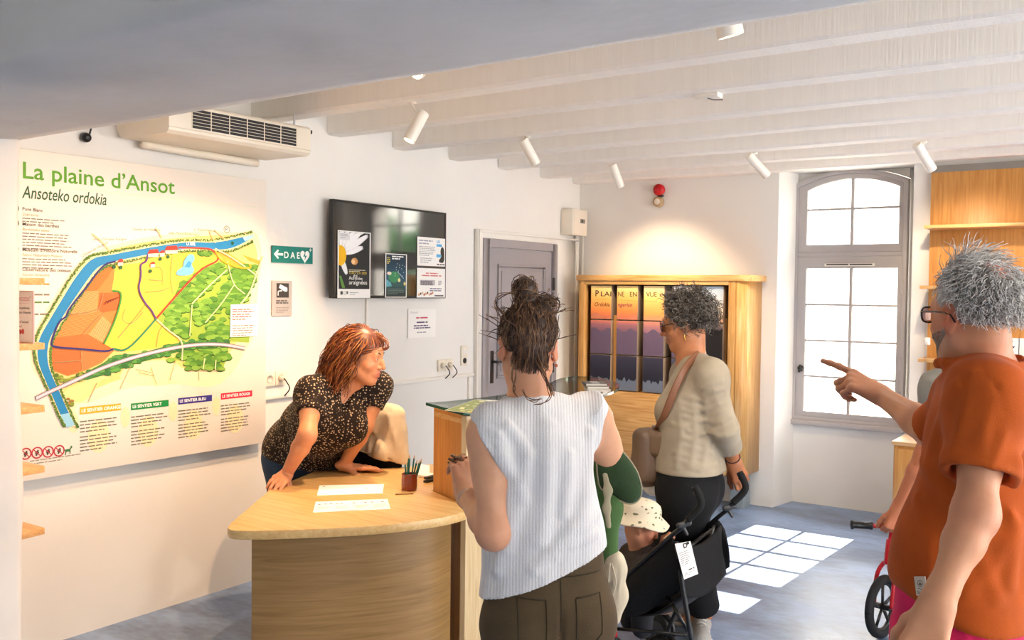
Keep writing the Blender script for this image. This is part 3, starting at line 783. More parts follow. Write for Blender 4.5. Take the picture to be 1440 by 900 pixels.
# lower sash: two columns, four rows; upper sash: arched, two rows
gx0, gx1 = 1.828, 2.488; gm = (gx0 + gx1) / 2
yS, yT = WY - 0.012, WY + 0.03
mb = MB(); frame_xz(mb, [(WX0 + 0.03, 0.67), (WX1 - 0.03, 0.67), (WX1 - 0.03, 1.883), (WX0 + 0.03, 1.883)], [(gx0, 0.712), (gx1, 0.712), (gx1, 1.797), (gx0, 1.797)], yS - 0.012, yT)
sash = mb.build('sash', M['winpaint'], win, bevel=0.003)
mb = MB(); frame_xz(mb, [(WX0 + 0.03, 1.917), (WX1 - 0.03, 1.917)] + list(reversed(arch(WX0 + 0.03, WX1 - 0.03, 2.41, 0.09))),
         [(gx0, 1.975), (gx1, 1.975)] + list(reversed(arch(gx0, gx1, 2.385, 0.075))), yS - 0.012, yT)
sash2 = mb.build('sash', M['winpaint'], win, bevel=0.003)
def bars(sash, z0, z1, zs):
    mb = MB().box((gm - 0.011, yS, z0), (gm + 0.011, yT - 0.006, z1)); mb.build('glazing_bar', M['winpaint'], sash)
    for z in zs: MB().box((gx0, yS + 0.003, z - 0.008), (gx1, yT - 0.009, z + 0.008)).build('glazing_bar', M['winpaint'], sash)
bars(sash, 0.712, 1.797, [0.978, 1.251, 1.523]); bars(sash2, 1.975, 2.46, [2.24])
lvl = [0.712, 0.978, 1.251, 1.523, 1.797]
for k in range(4):
    for (a, b_) in ((gx0, gm), (gm, gx1)):
        MB().box((a, yT - 0.02, lvl[k]), (b_, yT - 0.017, lvl[k + 1])).build('pane', M['glass'], sash)
for (a, b_) in ((gx0, gm), (gm, gx1)):
    MB().box((a, yT - 0.02, 1.975), (b_, yT - 0.017, 2.24)).build('pane', M['glass'], sash2)
    MB().extr([(a, yT - 0.02, 2.24), (b_, yT - 0.02, 2.24)] + [(x, yT - 0.02, z) for x, z in (list(reversed(arch(gx0, gx1, 2.385, 0.075)))) if a - 1e-6 <= x <= b_ + 1e-6], (0, 0.003, 0)).build('pane', M['glass'], sash2)
v = MB().box((1.97, yS - 0.026, 1.812), (2.33, yS - 0.012, 1.832)).build('trickle_vent', M['white'], win, bevel=0.002)
MB().box((1.985, yS - 0.0275, 1.820), (2.145, yS - 0.0255, 1.829)).build('vent_slot', M['black'], v)
MB().box((2.155, yS - 0.0275, 1.820), (2.315, yS - 0.0255, 1.829)).build('vent_slot', M['black'], v)
for z in (1.66, 1.10, 0.86): MB().cyl((WX1 - 0.028, yS - 0.018, z - 0.05), (WX1 - 0.028, yS - 0.018, z + 0.05), 0.009, n=10).build('hinge', M['winpaint'], win)
hp = on_y(1125, 518, yS - 0.03)
h = MB().lathe((hp.x, yS - 0.008, hp.z), (0, -1, 0), [(0, 0.024), (0.012, 0.024), (0.016, 0.016), (0.03, 0.014)], 18).build('window_handle', M['darksteel'], win, smooth=True)
MB().obox((hp.x, yS - 0.04, hp.z), (0.2, 0, 1), (0, 1, 0), (1, 0, -0.2), 0.03, 0.007, 0.008).build('handle_lever', M['black'], h, bevel=0.003)
# the other windows (outside the frame): simple frames with panes
def plain_window(name, axis, pos, a0, a1, z0, z1, nv, nh):
    e = bpy.data.objects.new(name, None); COL.objects.link(e); e['kind'] = 'structure'
    L = (pos, (a0 + a1) / 2, z0) if axis == 'x' else ((a0 + a1) / 2, pos, z0)
    e.location = L; WLOC[name] = Vector(L)
    mb = MB()
    def bx(m_, u0, u1, zz0, zz1, t):
        if axis == 'x': m_.box((pos - t, u0, zz0), (pos + t, u1, zz1))
        else: m_.box((u0, pos - t, zz0), (u1, pos + t, zz1))
    for (u0, u1, q0, q1) in ((a0, a0 + 0.06, z0, z1), (a1 - 0.06, a1, z0, z1), (a0 + 0.06, a1 - 0.06, z0, z0 + 0.06), (a0 + 0.06, a1 - 0.06, z1 - 0.06, z1)): bx(mb, u0, u1, q0, q1, 0.03)
    for i in range(1, nv): u = a0 + (a1 - a0) * i / nv; bx(mb, u - 0.015, u + 0.015, z0 + 0.06, z1 - 0.06, 0.02)
    for i in range(1, nh): z = z0 + (z1 - z0) * i / nh; bx(mb, a0 + 0.06, a1 - 0.06, z - 0.012, z + 0.012, 0.018)
    mb.build('window_frame', M['winpaint'], e)
    mb = MB(); bx(mb, a0 + 0.05, a1 - 0.05, z0 + 0.05, z1 - 0.05, 0.003); mb.build('pane', M['glass'], e)
for i_, q_ in enumerate(RWIN): plain_window('window_%d' % (i_ + 2), 'x', XR + 0.15, *q_, 2, 4)
def portal(loc, d, sx, sy):
    L = bpy.data.lights.new('window_portal', 'AREA'); L.shape = 'RECTANGLE'; L.size = sx; L.size_y = sy; L.cycles.is_portal = True
    o = bpy.data.objects.new('window_portal', L); COL.objects.link(o); o.location = loc; o.rotation_euler = Vector(d).to_track_quat('-Z', 'Z').to_euler()
portal((2.14, 7.49, 1.55), (0, -1, 0), 0.85, 1.95)
for (a, b_, z0, z1) in RWIN: portal((XR + 0.29, (a + b_) / 2, (z0 + z1) / 2), (-1, 0, 0), b_ - a, z1 - z0)
for (a, b_, z0, z1) in FWIN: portal(((a + b_) / 2, YF - 0.29, (z0 + z1) / 2), (0, 1, 0), b_ - a, z1 - z0)

# outside the window: pavement and a pale house front with red shutters
g = MB().box((-25, 7.5, -0.35), (25, 26, -0.15)); struct(g, 'ground_outside', mat('pale_pavement', '#c9c4bb', 0.9), origin=(0, 8, -0.35))

hf_ = bpy.data.objects.new('wall_outside', None); COL.objects.link(hf_); hf_.location = (0, 15, -.2); WLOC['wall_outside'] = Vector((0, 15, -.2)); hf_['kind'] = 'structure'
MB().box((-9, 15, -.2), (9, 15.4, 6.2)).build('house_front', mat('white_render', '#f4f1ea', 0.9, var=.02), hf_)
M['shutter'] = mat('paled_red_shutter', '#d98a90', 0.7, var=.05)  # red paled in the colour, standing in for the overexposed view outside
for (x, y0_, y1_) in ((1255.5, 262, 292), (1255.5, 298, 324)):
    a = on_y(x - 5, y1_, 14.96); b_ = on_y(x + 6, y0_, 14.96); MB().box((a.x, 14.95, a.z), (b_.x, 15, b_.z)).build('shutter', M['shutter'], hf_)
# clipped hedge across the lane, seen mirrored in the television
rh = random.Random(3); hm = MB()
for i_ in range(420):
    x_, z_ = rh.uniform(3.6, 8.5), rh.uniform(-.1, 2.6); hm.obox((x_, 11.2 + rh.uniform(-.2, .5), z_), (rh.uniform(-1, 1), rh.uniform(-1, 1), .3), (.3, rh.uniform(-1, 1), 1), (1, .2, rh.uniform(-1, 1)), .16, .02, .13)
hm.box((3.6, 11.4, -.2), (8.5, 12, 2.5)); ho_ = hm.build('hedge', mat('hedge_leaves', '#3f6a3c', .8, var=.4, scale=5), hf_); ho_['kind'] = 'stuff'
# door with its casing in the left wall
door = bpy.data.objects.new('door_1', None); COL.objects.link(door); door.location = (0, 5.99, 0); WLOC['door_1'] = Vector((0, 5.99, 0)); door['kind'] = 'structure'
DY0, DY1, DZ = 5.486, 6.497, 1.98
mb = MB()
mb.box((0.0, DY0, 0), (0.03, DY0 + 0.07, DZ)); mb.box((0.0, DY1 - 0.07, 0), (0.03, DY1, DZ)); mb.box((0.0, DY0 + 0.07, DZ - 0.06), (0.03, DY1 - 0.07, DZ))
mb.build('door_frame', M['door'], door, bevel=0.003)
a0, a1 = DY0 + 0.075, DY1 - 0.075
leaf = MB().box((0.0, a0, 0.01), (0.018, a1, DZ - 0.065)).build('door_leaf', M['door'], door, bevel=0.002)
for (q0, q1) in ((0.95, 1.80), (0.14, 0.78)):
    mb = MB(); u0, u1 = a0 + 0.11, a1 - 0.11
    for (c0, c1, z0, z1) in ((u0, u1, q0, q0 + 0.018), (u0, u1, q1 - 0.018, q1), (u0, u0 + 0.018, q0 + 0.018, q1 - 0.018), (u1 - 0.018, u1, q0 + 0.018, q1 - 0.018)): mb.box((0.018, c0, z0), (0.03, c1, z1))
    mb.box((0.018, u0 + 0.05, q0 + 0.05), (0.025, u1 - 0.05, q1 - 0.05))
    mb.build('door_panel', M['door'], leaf, bevel=0.003)
pl = MB().box((0.018, a0 + 0.03, 0.92), (0.024, a0 + 0.07, 1.16)).build('handle_plate', M['darksteel'], door, bevel=0.003)
MB().tube([(0.02, a0 + 0.05, 1.08), (0.06, a0 + 0.05, 1.08), (0.068, a0 + 0.06, 1.08), (0.068, a0 + 0.19, 1.075)], 0.009, 10).build('door_handle', M['darksteel'], pl, smooth=True)
for z in (1.66, 1.0, 0.3): MB().cyl((0.036, a1 + 0.01, z - 0.05), (0.036, a1 + 0.01, z + 0.05), 0.011, n=10).build('hinge', M['darksteel'], door)
mb = MB()
mb.box((0.0, DY0 - 0.075, 0), (0.02, DY0 - 0.002, DZ + 0.06)); mb.box((0.0, DY1 + 0.002, 0), (0.02, 6.83, DZ + 0.06)); mb.box((0.0, DY0 - 0.002, DZ + 0.002), (0.02, DY1 + 0.002, DZ + 0.06))
mb.box((0.02, DY0 - 0.075, 0), (0.032, DY0 - 0.055, DZ + 0.06)); mb.box((0.02, DY0 - 0.055, DZ + 0.04), (0.032, 6.83, DZ + 0.06)); mb.box((0.02, 6.81, 0), (0.032, 6.83, DZ + 0.04))
o = mb.build('trim_1', M['white'], None, bevel=0.002); o['kind'] = 'structure'

# ------------------------------------------------------------------ ceiling spots: cylinder on a short stem, each with its own lamp
M['spotwhite'] = mat('white_spot_enamel', '#eee7da', 0.35, var=0.02)
M['lens'] = emit_mat('lit_spot_lens', '#ffe2b8', 6.0)
M['lensinner'] = mat('spot_reflector', '#d9b99a', 0.25, metal=0.6)
def spot(base, top, tip, label, power, cone=1.1, r=0.03, aim=None, col=(1.0, 0.62, 0.34)):
    base, top, tip = Vector(base), Vector(top), Vector(tip); d = (tip - top).normalized()
    t = thing('ceiling_spotlight', base, label, 'spotlight', 'white cylinder spots on the beams')
    MB().lathe(base, (0, 0, -1), [(0, 0.02), (0.006, 0.02), (0.009, 0.012)], 16).build('base_plate', M['spotwhite'], t, smooth=True)
    mid = top.lerp(tip, 0.22)
    MB().tube([base, base + Vector((0, 0, -0.02)), mid], 0.0045, 8).build('stem', M['spotwhite'], t, smooth=True)
    L = (tip - top).length
    MB().lathe(top, d, [(0.0, r * 0.86), (0.004, r * 0.97), (0.01, r), (L - 0.004, r), (L, r * 0.98), (L, r * 0.86), (L - 0.02, r * 0.8)], 28).build('cylinder', M['spotwhite'], t, smooth=True).data.set_sharp_from_angle(angle=0.6)
    MB().lathe(top, d, [(L - 0.022, r * 0.79), (L - 0.018, r * 0.79)], 24).build('lens', M['lens'], t)
    l = bpy.data.lights.new('spot_lamp', 'SPOT'); l.energy = power; l.color = col; l.spot_size = cone; l.spot_blend = 0.75; l.shadow_soft_size = 0.02
    o = bpy.data.objects.new('spot_lamp', l); COL.objects.link(o); o.parent = t; o.location = tip + d * 0.012 - base
    o.rotation_euler = ((Vector(aim) - tip) if aim else d).to_track_quat('-Z', 'Y').to_euler()
def sdepth(p): return (Vector(p) - CAM).dot(FWD)
b2 = on_z(580, 143, 2.5); d2 = sdepth(b2)
spot(b2, pix(596, 158, d2 - .02), pix(575, 198, d2 - .05), 'white cylinder spotlight with glowing opening on the second visible beam near the left wall', 60, 1.75, 0.029, aim=(0.0, 2.85, .30))
b1 = on_z(607, 84, 2.5); d1 = sdepth(b1)
spot(b1, pix(603, 84, d1), pix(586, 103, d1 - .07), 'white spotlight mostly hidden behind the rough soffit edge', 62, 1.75, 0.029, aim=(0.0, 2.1, .20))
b3 = on_z(743, 191, 2.5); d3 = sdepth(b3)
spot(b3, pix(735, 196, d3), pix(754, 230, d3 + .06), 'white spotlight over the television and door, first of the far ones', 22, 1.5, 0.029, aim=(0.9, 3.3, 0.7), col=(1, .86, .68))
b4 = on_z(858, 231, 2.5); d4 = sdepth(b4)
spot(b4, pix(861, 231, d4), pix(873, 263, d4 + .05), 'white spotlight left of the red alarm, over the display cabinet', 34, 1.35, 0.029, aim=(0.80, 6.75, 1.55), col=(1, .74, .48))
b5 = on_z(1061, 215, 2.5); d5 = sdepth(b5)
spot(b5, pix(1052, 218, d5), pix(1079, 247, d5 + .05), 'white spotlight right of the red alarm, beside the window recess', 30, 1.3, 0.029, aim=(1.0, 6.6, .6), col=(1, .78, .55))
b6 = on_z(1299, 199, 2.5); d6 = sdepth(b6)
spot(b6, pix(1289, 203, d6), pix(1311, 239, d6 + .05), 'white spotlight in front of the oak shelf wall, furthest right', 20, 1.5, 0.029, aim=(3.0, 6.8, 1.6), col=(1, .78, .52))
b7 = on_z(1020, 10, 2.5); d7 = sdepth(b7)
spot(b7, b7 + Vector((0, 0.0, -0.012)), b7 + Vector((0.012, 0.02, -0.088)), 'wide white spotlight overhead by the soffit, nearest of all', 34, 2.2, 0.042, aim=(2.6, 3.4, 0.9), col=(1, .88, .72))

# small things on the beams
t = thing('emergency_light', on_z(995, 132, 2.5), 'small flat white box with a lever under the third beam', 'emergency light')
p = WLOC[t.name]
MB().box((p.x - 0.055, p.y - 0.03, 2.478), (p.x + 0.06, p.y + 0.035, 2.5)).build('housing', M['white'], t, bevel=0.004)
MB().tube([(p.x + 0.01, p.y - 0.02, 2.476), (p.x + 0.03, p.y, 2.47), (p.x + 0.07, p.y + 0.01, 2.468)], 0.0025, 6).build('lever', M['darksteel'], t)
p = on_z(1372, 28, 2.52); MBx = MB().tube([p + Vector((-.03, 0, .01)), p + Vector((-.02, 0, -.012)), p + Vector((0.01, 0, -.012)), p + Vector((.02, 0, .0))], 0.004, 6)
tag(MBx.build('ceiling_hook', M['white'], None, smooth=True), 'bent white metal hook on the near right beam', 'hook')
t = thing('motion_sensor', on_x(118, 193, 0.0), 'small black round sensor on the wall above the map panel', 'sensor'); p = WLOC[t.name]
MB().lathe((0.004, p.y, p.z), (1, 0, -0.2), [(0, 0.022), (0.02, 0.022), (0.032, 0.016), (0.035, 0.008)], 18).build('housing', M['black'], t, smooth=True)
MB().tube([(0.01, p.y + .02, p.z + .01), (0.03, p.y + .03, p.z + .09), (0.05, p.y + 0.05, p.z + 0.2)], 0.004, 6).build('cable', M['black'], t)

# ------------------------------------------------------------------ air conditioner under the beams
t = thing('air_conditioner', (0.2, 3.05, 2.29), 'long cream air conditioner hung under the beams above the map', 'air conditioner')
AX, AY0, AY1, AZ0, AZ1 = 0.40, 2.60, 3.45, 2.288, 2.436
prof = [(0.0, AZ0 + 0.05), (0.03, AZ0 + 0.01), (0.06, AZ0), (AX - 0.02, AZ0), (AX - 0.003, AZ0 + 0.014), (AX, AZ0 + 0.03), (AX, AZ1 - 0.012), (AX - 0.012, AZ1), (0, AZ1)]
MB().extr([(x, AY0, z) for x, z in prof], (0, AY1 - AY0, 0)).build('casing', M['cream'], t, bevel=0.004)
mb = MB(); gy0, gy1, gz0, gz1 = AY0 + 0.12, AY1 - 0.10, AZ0 + 0.036, AZ0 + 0.126
MB().box((AX - 0.01, gy0, gz0), (AX + 0.0012, gy1, gz1)).build('grille_opening', mat('grille_dark', '#2b2a2c', 0.7), t)
for i in range(7): MB().box((AX + 0.001, gy0, gz0 + i * (gz1 - gz0) / 6 - 0.001), (AX + 0.003, gy1, gz0 + i * (gz1 - gz0) / 6 + 0.001)).build('grille_slat', M['cream'], t)
for i in range(7): MB().box((AX + 0.001, gy0 + i * (gy1 - gy0) / 6 - 0.002, gz0), (AX + 0.0035, gy0 + i * (gy1 - gy0) / 6 + 0.002, gz1)).build('grille_bar', M['cream'], t)
MB().box((AX - 0.006, AY0, AZ0 + 0.026), (AX + 0.001, AY1, AZ0 + 0.029)).build('seam', mat('cream_seam', '#c9bda8', 0.5), t)
for y in (AY0 + 0.10, AY1 - 0.06): MB().cyl((AX - 0.06, y, AZ1), (AX - 0.06, y, 2.499), 0.005, n=8).build('threaded_rod', M['steel'], t)
mb = MB().tube(spline([(0.05, AY0 + 0.1, AZ0 - 0.012), (0.05, AY0 + 0.3, AZ0 - 0.016), (0.045, AY1 - 0.05, AZ0 - 0.02)], 4), 0.02, 12); mb.build('drain_duct', M['cream'], t, smooth=True)
mb = MB().box((AX - 0.03, AY1 + 0.001, AZ1 - 0.03), (AX - 0.012, AY1 + 0.02, AZ1 - 0.012)); mb.build('bracket', M['black'], t)

# ------------------------------------------------------------------ map panel on the left wall
BX = 0.055
PY0, PY1, PZ0, PZ1 = 1.76, 3.455, 0.762, 2.180
t = thing('map_board', (0.03, 2.75, PZ0), 'large white panel with a painted map of a river plain, hung on the left wall', 'information panel')
MB().box((0.035, PY0, PZ0), (BX, PY1, PZ1)).build('panel', mat('matt_white_panel', '#e8dfd3', 0.55, var=0.015), t, bevel=0.002)
for y in (1.95, 3.2): MB().box((0.0, y, PZ0 + 0.1), (0.035, y + 0.04, PZ1 - 0.1)).build('wall_batten', M['shelfend'], t)
pr = Print((BX, 0, 0), (0, 1, 0), (0, 0, 1))
def bp_(x, y): p = on_x(x, y, BX); return (p.y, p.z)
def mp_(pts): return [bp_(20 + x / 3.214, 320 + y / 3.214) for x, y in pts]
def inside(p, poly):
    c = False; n = len(poly)
    for i in range(n):
        a, b_ = poly[i], poly[(i + 1) % n]
        if (a[1] > p[1]) != (b_[1] > p[1]) and p[0] < (b_[0] - a[0]) * (p[1] - a[1]) / (b_[1] - a[1]) + a[0]: c = not c
    return c
rnd = random.Random(4)
halo = [(345, 120), (420, 85), (560, 50), (700, 28), (880, 10), (1000, 25), (1090, 10), (1110, 60), (1118, 110), (1120, 150), (1095, 330), (1085, 500), (1040, 560), (990, 660), (900, 730), (700, 700), (480, 730), (330, 800), (290, 790), (240, 890), (190, 850), (120, 690), (75, 640), (70, 520), (110, 430), (200, 280), (290, 150)]
pr.poly(mp_(chaikin(halo, 2)), '#f0e0b8'); pr.up()
pr.poly(mp_(chaikin([(370, 115), (560, 70), (700, 50), (880, 35), (1060, 30), (1105, 110), (1085, 200), (1050, 420), (985, 560), (900, 640), (600, 640), (330, 740), (250, 800), (150, 690), (95, 560), (120, 450), (230, 270)], 2)), '#e9ca7e'); pr.up()
# pale fields south of the railway
for f_, c in [([(300, 720), (470, 660), (500, 600), (420, 640), (330, 680)], '#f3dc97'), ([(500, 625), (600, 600), (740, 600), (775, 700), (600, 720), (470, 690)], '#f5e4ae'), ([(700, 690), (720, 630), (830, 640), (830, 720)], '#f5e6b8'), ([(210, 740), (340, 690), (420, 650), (370, 720), (320, 790), (250, 790)], '#f0d790')]: pr.poly(mp_(chaikin(f_, 1)), c); pr.up(0.00004)
pr.up()
field_o = [(420, 165), (455, 172), (450, 230), (440, 285), (485, 290), (470, 370), (440, 450), (402, 525), (452, 556), (395, 612), (300, 655), (240, 672), (180, 650), (160, 600), (162, 540), (165, 500), (200, 430), (238, 390), (260, 330), (310, 260), (360, 200)]
pr.poly(mp_(field_o), '#d2803f')
field_y = [(455, 170), (560, 160), (600, 130), (740, 118), (830, 102), (890, 100), (922, 140), (850, 185), (790, 245), (700, 335), (640, 410), (760, 515), (640, 545), (500, 562), (442, 546), (404, 525), (440, 450), (470, 370), (485, 290), (440, 285), (450, 230)]
pr.poly(mp_(field_y), '#dfc548')
forest = [(760, 235), (850, 185), (922, 150), (1000, 165), (1095, 165), (1080, 240), (1050, 330), (1040, 350), (1085, 345), (1060, 520), (965, 515), (760, 512), (735, 480), (645, 425), (640, 410), (710, 330)]
pr.poly(mp_(forest), '#93b243'); pr.poly(mp_([(830, 98), (895, 105), (905, 125), (835, 128)]), '#7fb23c')
forest2 = [(760, 560), (965, 525), (968, 570), (942, 640), (780, 642), (770, 602), (700, 600)]
pr.poly(mp_(forest2), '#93b243'); pr.poly(mp_([(905, 100), (960, 108), (1005, 140), (1075, 178), (1060, 186), (1010, 180), (945, 148)]), '#eba53c'); pr.poly(mp_([(1030, 122), (1110, 150), (1105, 168), (1060, 150)]), '#eba53c'); pr.up()
# field stripes
for poly_, ang, c, st in [([(240, 395), (262, 335), (312, 262), (365, 205), (420, 170), (445, 180), (430, 215), (370, 290), (330, 290), (300, 380)], 0.5, '#c8702f', 9),
                          ([(300, 290), (380, 285), (372, 380), (310, 395), (240, 392), (265, 335)], -0.3, '#dc9a5c', 8), ([(385, 295), (480, 295), (468, 372), (400, 385), (378, 370)], 0.1, '#c4622c', 9),
                          ([(205, 430), (310, 400), (390, 385), (350, 430), (300, 480), (175, 495)], 0.2, '#d48a48', 8), ([(340, 480), (400, 400), (440, 440), (402, 522), (360, 520), (310, 480)], 1.2, '#dda468', 8),
                          ([(168, 500), (330, 480), (440, 545), (420, 558), (300, 546), (165, 538)], -0.6, '#c66f33', 6), ([(165, 545), (300, 550), (300, 648), (240, 668), (182, 646), (162, 600)], 0.05, '#c06a34', 9), ([(305, 552), (420, 566), (445, 560), (395, 608), (308, 648)], 0.7, '#cc7d45', 8)]:
    pr.poly(mp_(poly_), c); pr.h += 0.00003
    dk = '#b8602f' if c < '#e2' else '#c98a50'
    cx = sum(p[0] for p in poly_) / len(poly_); cy = sum(p[1] for p in poly_) / len(poly_); ca, sa = math.cos(ang), math.sin(ang)
    for k in range(-30, 31):
        run = []
        for s_ in range(-40, 41):
            q = (cx + ca * s_ * 4 - sa * k * st * 0.9, cy + sa * s_ * 4 + ca * k * st * 0.9)
            if inside(q, poly_): run.append(q)
            elif len(run) > 1: pr.line(mp_([run[0], run[-1]]), 0.0016, dk); run = []
            else: run = []
        if len(run) > 1: pr.line(mp_([run[0], run[-1]]), 0.0016, dk)
pr.up()
# trees: little crowns in several greens over the forest patches and along the railway
def crowns(poly_, n, cols, r0, r1, seed):
    rr = random.Random(seed); x0, x1 = min(p[0] for p in poly_), max(p[0] for p in poly_); y0, y1 = min(p[1] for p in poly_), max(p[1] for p in poly_)
    got = []
    while len(got) < n:
        q = (rr.uniform(x0, x1), rr.uniform(y0, y1))
        if inside(q, poly_): got.append(q)
    got.sort(key=lambda q: q[1])
    for i, q in enumerate(got):
        r_ = rr.uniform(r0, r1); pr.h += 0.0000008
        bb = [(q[0] + r_ * (1.5 + 0.25 * rr.random()) * math.cos(a * 0.785), q[1] + r_ * (0.75 + 0.25 * rr.random()) * math.sin(a * 0.785)) for a in range(8)]
        pr.poly(mp_([(a, b_ + r_ * 0.4) for a, b_ in bb]), '#2f5a1e'); pr.h += 0.0000008; pr.poly(mp_(bb), rr.choice(cols))
gr = ['#5c8f30', '#70a13a', '#4c8230', '#80ae46', '#659838']
holes = [[(930, 230), (985, 170), (1000, 210), (900, 330), (830, 400), (800, 470), (780, 490), (800, 350), (880, 300)], [(650, 300), (760, 240), (730, 300), (680, 360)]]
crowns([(770, 240), (850, 195), (920, 160), (960, 190), (880, 270), (800, 340), (770, 400), (790, 500), (740, 480), (660, 420), (720, 330)], 150, gr, 9, 15, 1)
crowns([(1000, 170), (1095, 170), (1080, 240), (1045, 330), (970, 345), (960, 400), (880, 440), (830, 500), (960, 510), (965, 420), (1030, 380), (900, 330), (980, 230)], 170, gr, 9, 15, 2)
crowns([(800, 350), (900, 320), (960, 350), (880, 420), (830, 440)], 50, gr, 9, 14, 8); crowns([(835, 100), (890, 106), (902, 124), (838, 126)], 24, gr, 6, 9, 9)
crowns(forest2, 70, gr, 9, 14, 3); pr.up()
rail = [(95, 772), (150, 745), (240, 705), (320, 668), (400, 632), (480, 604), (560, 580), (640, 560), (720, 543), (800, 531), (880, 526), (960, 530), (1040, 546)]
strip = [(250, 690), (330, 650), (400, 612), (455, 575), (560, 570), (640, 548), (720, 525), (800, 512), (970, 512), (975, 530), (800, 545), (640, 590), (560, 612), (480, 640), (400, 668), (330, 688)]
pr.poly(mp_(strip), '#3f7a3a'); pr.up(0.00005); crowns(strip, 130, ['#3d7a3c', '#4c8c42', '#356e38', '#5a9a44'], 7, 11, 5); crowns([(180, 655), (250, 680), (330, 640), (300, 690), (210, 700)], 20, ['#7d8f35', '#566e2a', '#94a040'], 5, 9, 6); crowns([(215, 760), (270, 780), (260, 810), (230, 800)], 10, ['#7d8f35', '#a0703a'], 4, 8, 6); pr.up()
# river
rv1 = [(1085, 30), (1000, 50), (900, 70), (800, 64), (700, 75), (600, 92), (500, 110), (430, 125), (370, 132), (330, 155), (270, 230), (210, 330), (150, 430), (110, 500), (100, 560), (108, 620), (138, 690), (178, 780), (212, 860), (238, 905)]
rv2 = [(272, 892), (240, 830), (206, 750), (172, 680), (150, 620), (146, 560), (157, 500), (200, 430), (250, 350), (312, 260), (362, 190), (402, 165), (470, 148), (600, 122), (720, 102), (820, 92), (930, 102), (990, 92), (1060, 55)]
def smo(p): return chaikin(p, 2, False)
pr.poly(mp_([(x - 9, y - 12) for x, y in smo(rv1)] + [(x + 12, y + 10) for x, y in smo(rv2)]), '#e9d6a0'); pr.up(0.00005)
pr.poly(mp_(smo(rv1) + smo(rv2)), '#1f7fb8'); pr.up(0.00005); pr.poly(mp_([(1085, 30), (1030, 44), (1040, 62), (1070, 50)]), '#9fcbe0'); pr.poly(mp_([(205, 845), (238, 905), (272, 892), (245, 838)]), '#8fc4df'); pr.up(0.00005)
for k, pts in enumerate((rv1, rv2)):
    s_ = smo(smo(pts))
    for q in s_: 
        for _ in range(2):
            x, y = q[0] + rnd.uniform(-4, 4) + (-14 if k == 0 else 13), q[1] + rnd.uniform(-4, 4) + (-10 if k == 0 else 9); pr.disc(*bp_(20 + x / 3.214, 320 + y / 3.214), 0.0045, rnd.choice(['#51742c', '#6d8a34', '#3f6428']), 6)
pr.poly(mp_(chaikin([(785, 120), (810, 122), (812, 150), (795, 165), (812, 190), (800, 212), (770, 218), (725, 216), (735, 190), (760, 180), (762, 150)], 2)), '#6fb4dd'); pr.up(.00003); pr.poly(mp_([(765, 178), (785, 150), (800, 160), (790, 182)]), '#3f93cc'); pr.up()
pr.line(mp_(smo(rail)), 0.020, '#5d5560'); pr.up(0.00005); pr.line(mp_(smo(rail)), 0.015, '#b9afbb'); pr.up(0.00005); pr.line(mp_(smo(rail)), 0.003, '#efe9ef'); pr.up(0.00005)
for pts, w_, c in [([(905, 95), (990, 140), (1090, 215)], 0.008, '#c6c9a4'), ([(1120, 130), (1095, 200), (1060, 300), (1020, 345)], 0.010, '#c3cfa0'), ([(960, 150), (985, 260), (1040, 300)], .005, '#dbe0b0'), ([(800, 345), (880, 260), (960, 190)], .007, '#d5dfa2'), ([(860, 430), (930, 350), (990, 260)], .006, '#d5dfa2'), ([(640, 415), (700, 470), (760, 510), (755, 600)], .008, '#c9cba6'), ([(790, 490), (800, 350)], .006, '#d5dfa2'),
                  ([(850, 640), (858, 590)], .006, '#e8e2b0'), ([(905, 640), (908, 600)], .006, '#e8e2b0')]: pr.line(mp_(spl := smo(pts)), w_, c)
for pts in [[(600, 235), (665, 240)], [(620, 180), (670, 178), (668, 260)], [(590, 292), (670, 285), (700, 270)], [(712, 130), (700, 225), (715, 300)], [(500, 365), (480, 420), (530, 440), (580, 380)], [(465, 500), (560, 390), (590, 345)], [(640, 540), (650, 470), (670, 440)], [(475, 730), (530, 610)], [(330, 790), (372, 700)], [(615, 630), (640, 710)], [(545, 640), (615, 655)], [(700, 690), (725, 600)], [(555, 655), (630, 670)],
            [(300, 548), (305, 650)], [(180, 610), (300, 600)], [(375, 385), (400, 300)], [(240, 392), (330, 385), (380, 365)], [(310, 480), (360, 420), (400, 385)], [(780, 645), (940, 645)], [(830, 650), (832, 690)]]: pr.line(mp_(smo(pts)), 0.0028, '#8c8a62')
for pts in [[(430, 110), (405, 75), (350, 28)], [(665, 50), (650, 20), (635, 0)], [(905, 70), (880, 20)], [(960, 60), (900, 10)]]: pr.line(mp_(pts), 0.006, '#d8c38e')
pr.up()
for pts, c in [([(740, 90), (840, 93), (895, 98), (932, 145), (850, 180), (785, 245), (700, 340), (640, 410)], '#d8382c'), ([(455, 153), (400, 165), (330, 260), (240, 372), (232, 405), (200, 420), (163, 515), (165, 540), (300, 548), (418, 561), (445, 547)], '#2c2a6b'),
               ([(600, 122), (595, 155), (565, 165), (572, 215), (555, 280), (590, 345), (615, 370), (636, 410)], '#55307a'), ([(440, 285), (485, 290), (470, 370), (440, 450), (402, 525)], '#3b8a3a'), ([(640, 410), (580, 480), (500, 560), (445, 547)], '#1f7d62'), ([(905, 105), (930, 150), (1010, 183), (1070, 183), (1060, 168)], '#f0a91f')]: pr.line(mp_(smo(pts)), 0.0085, c)
pr.up()
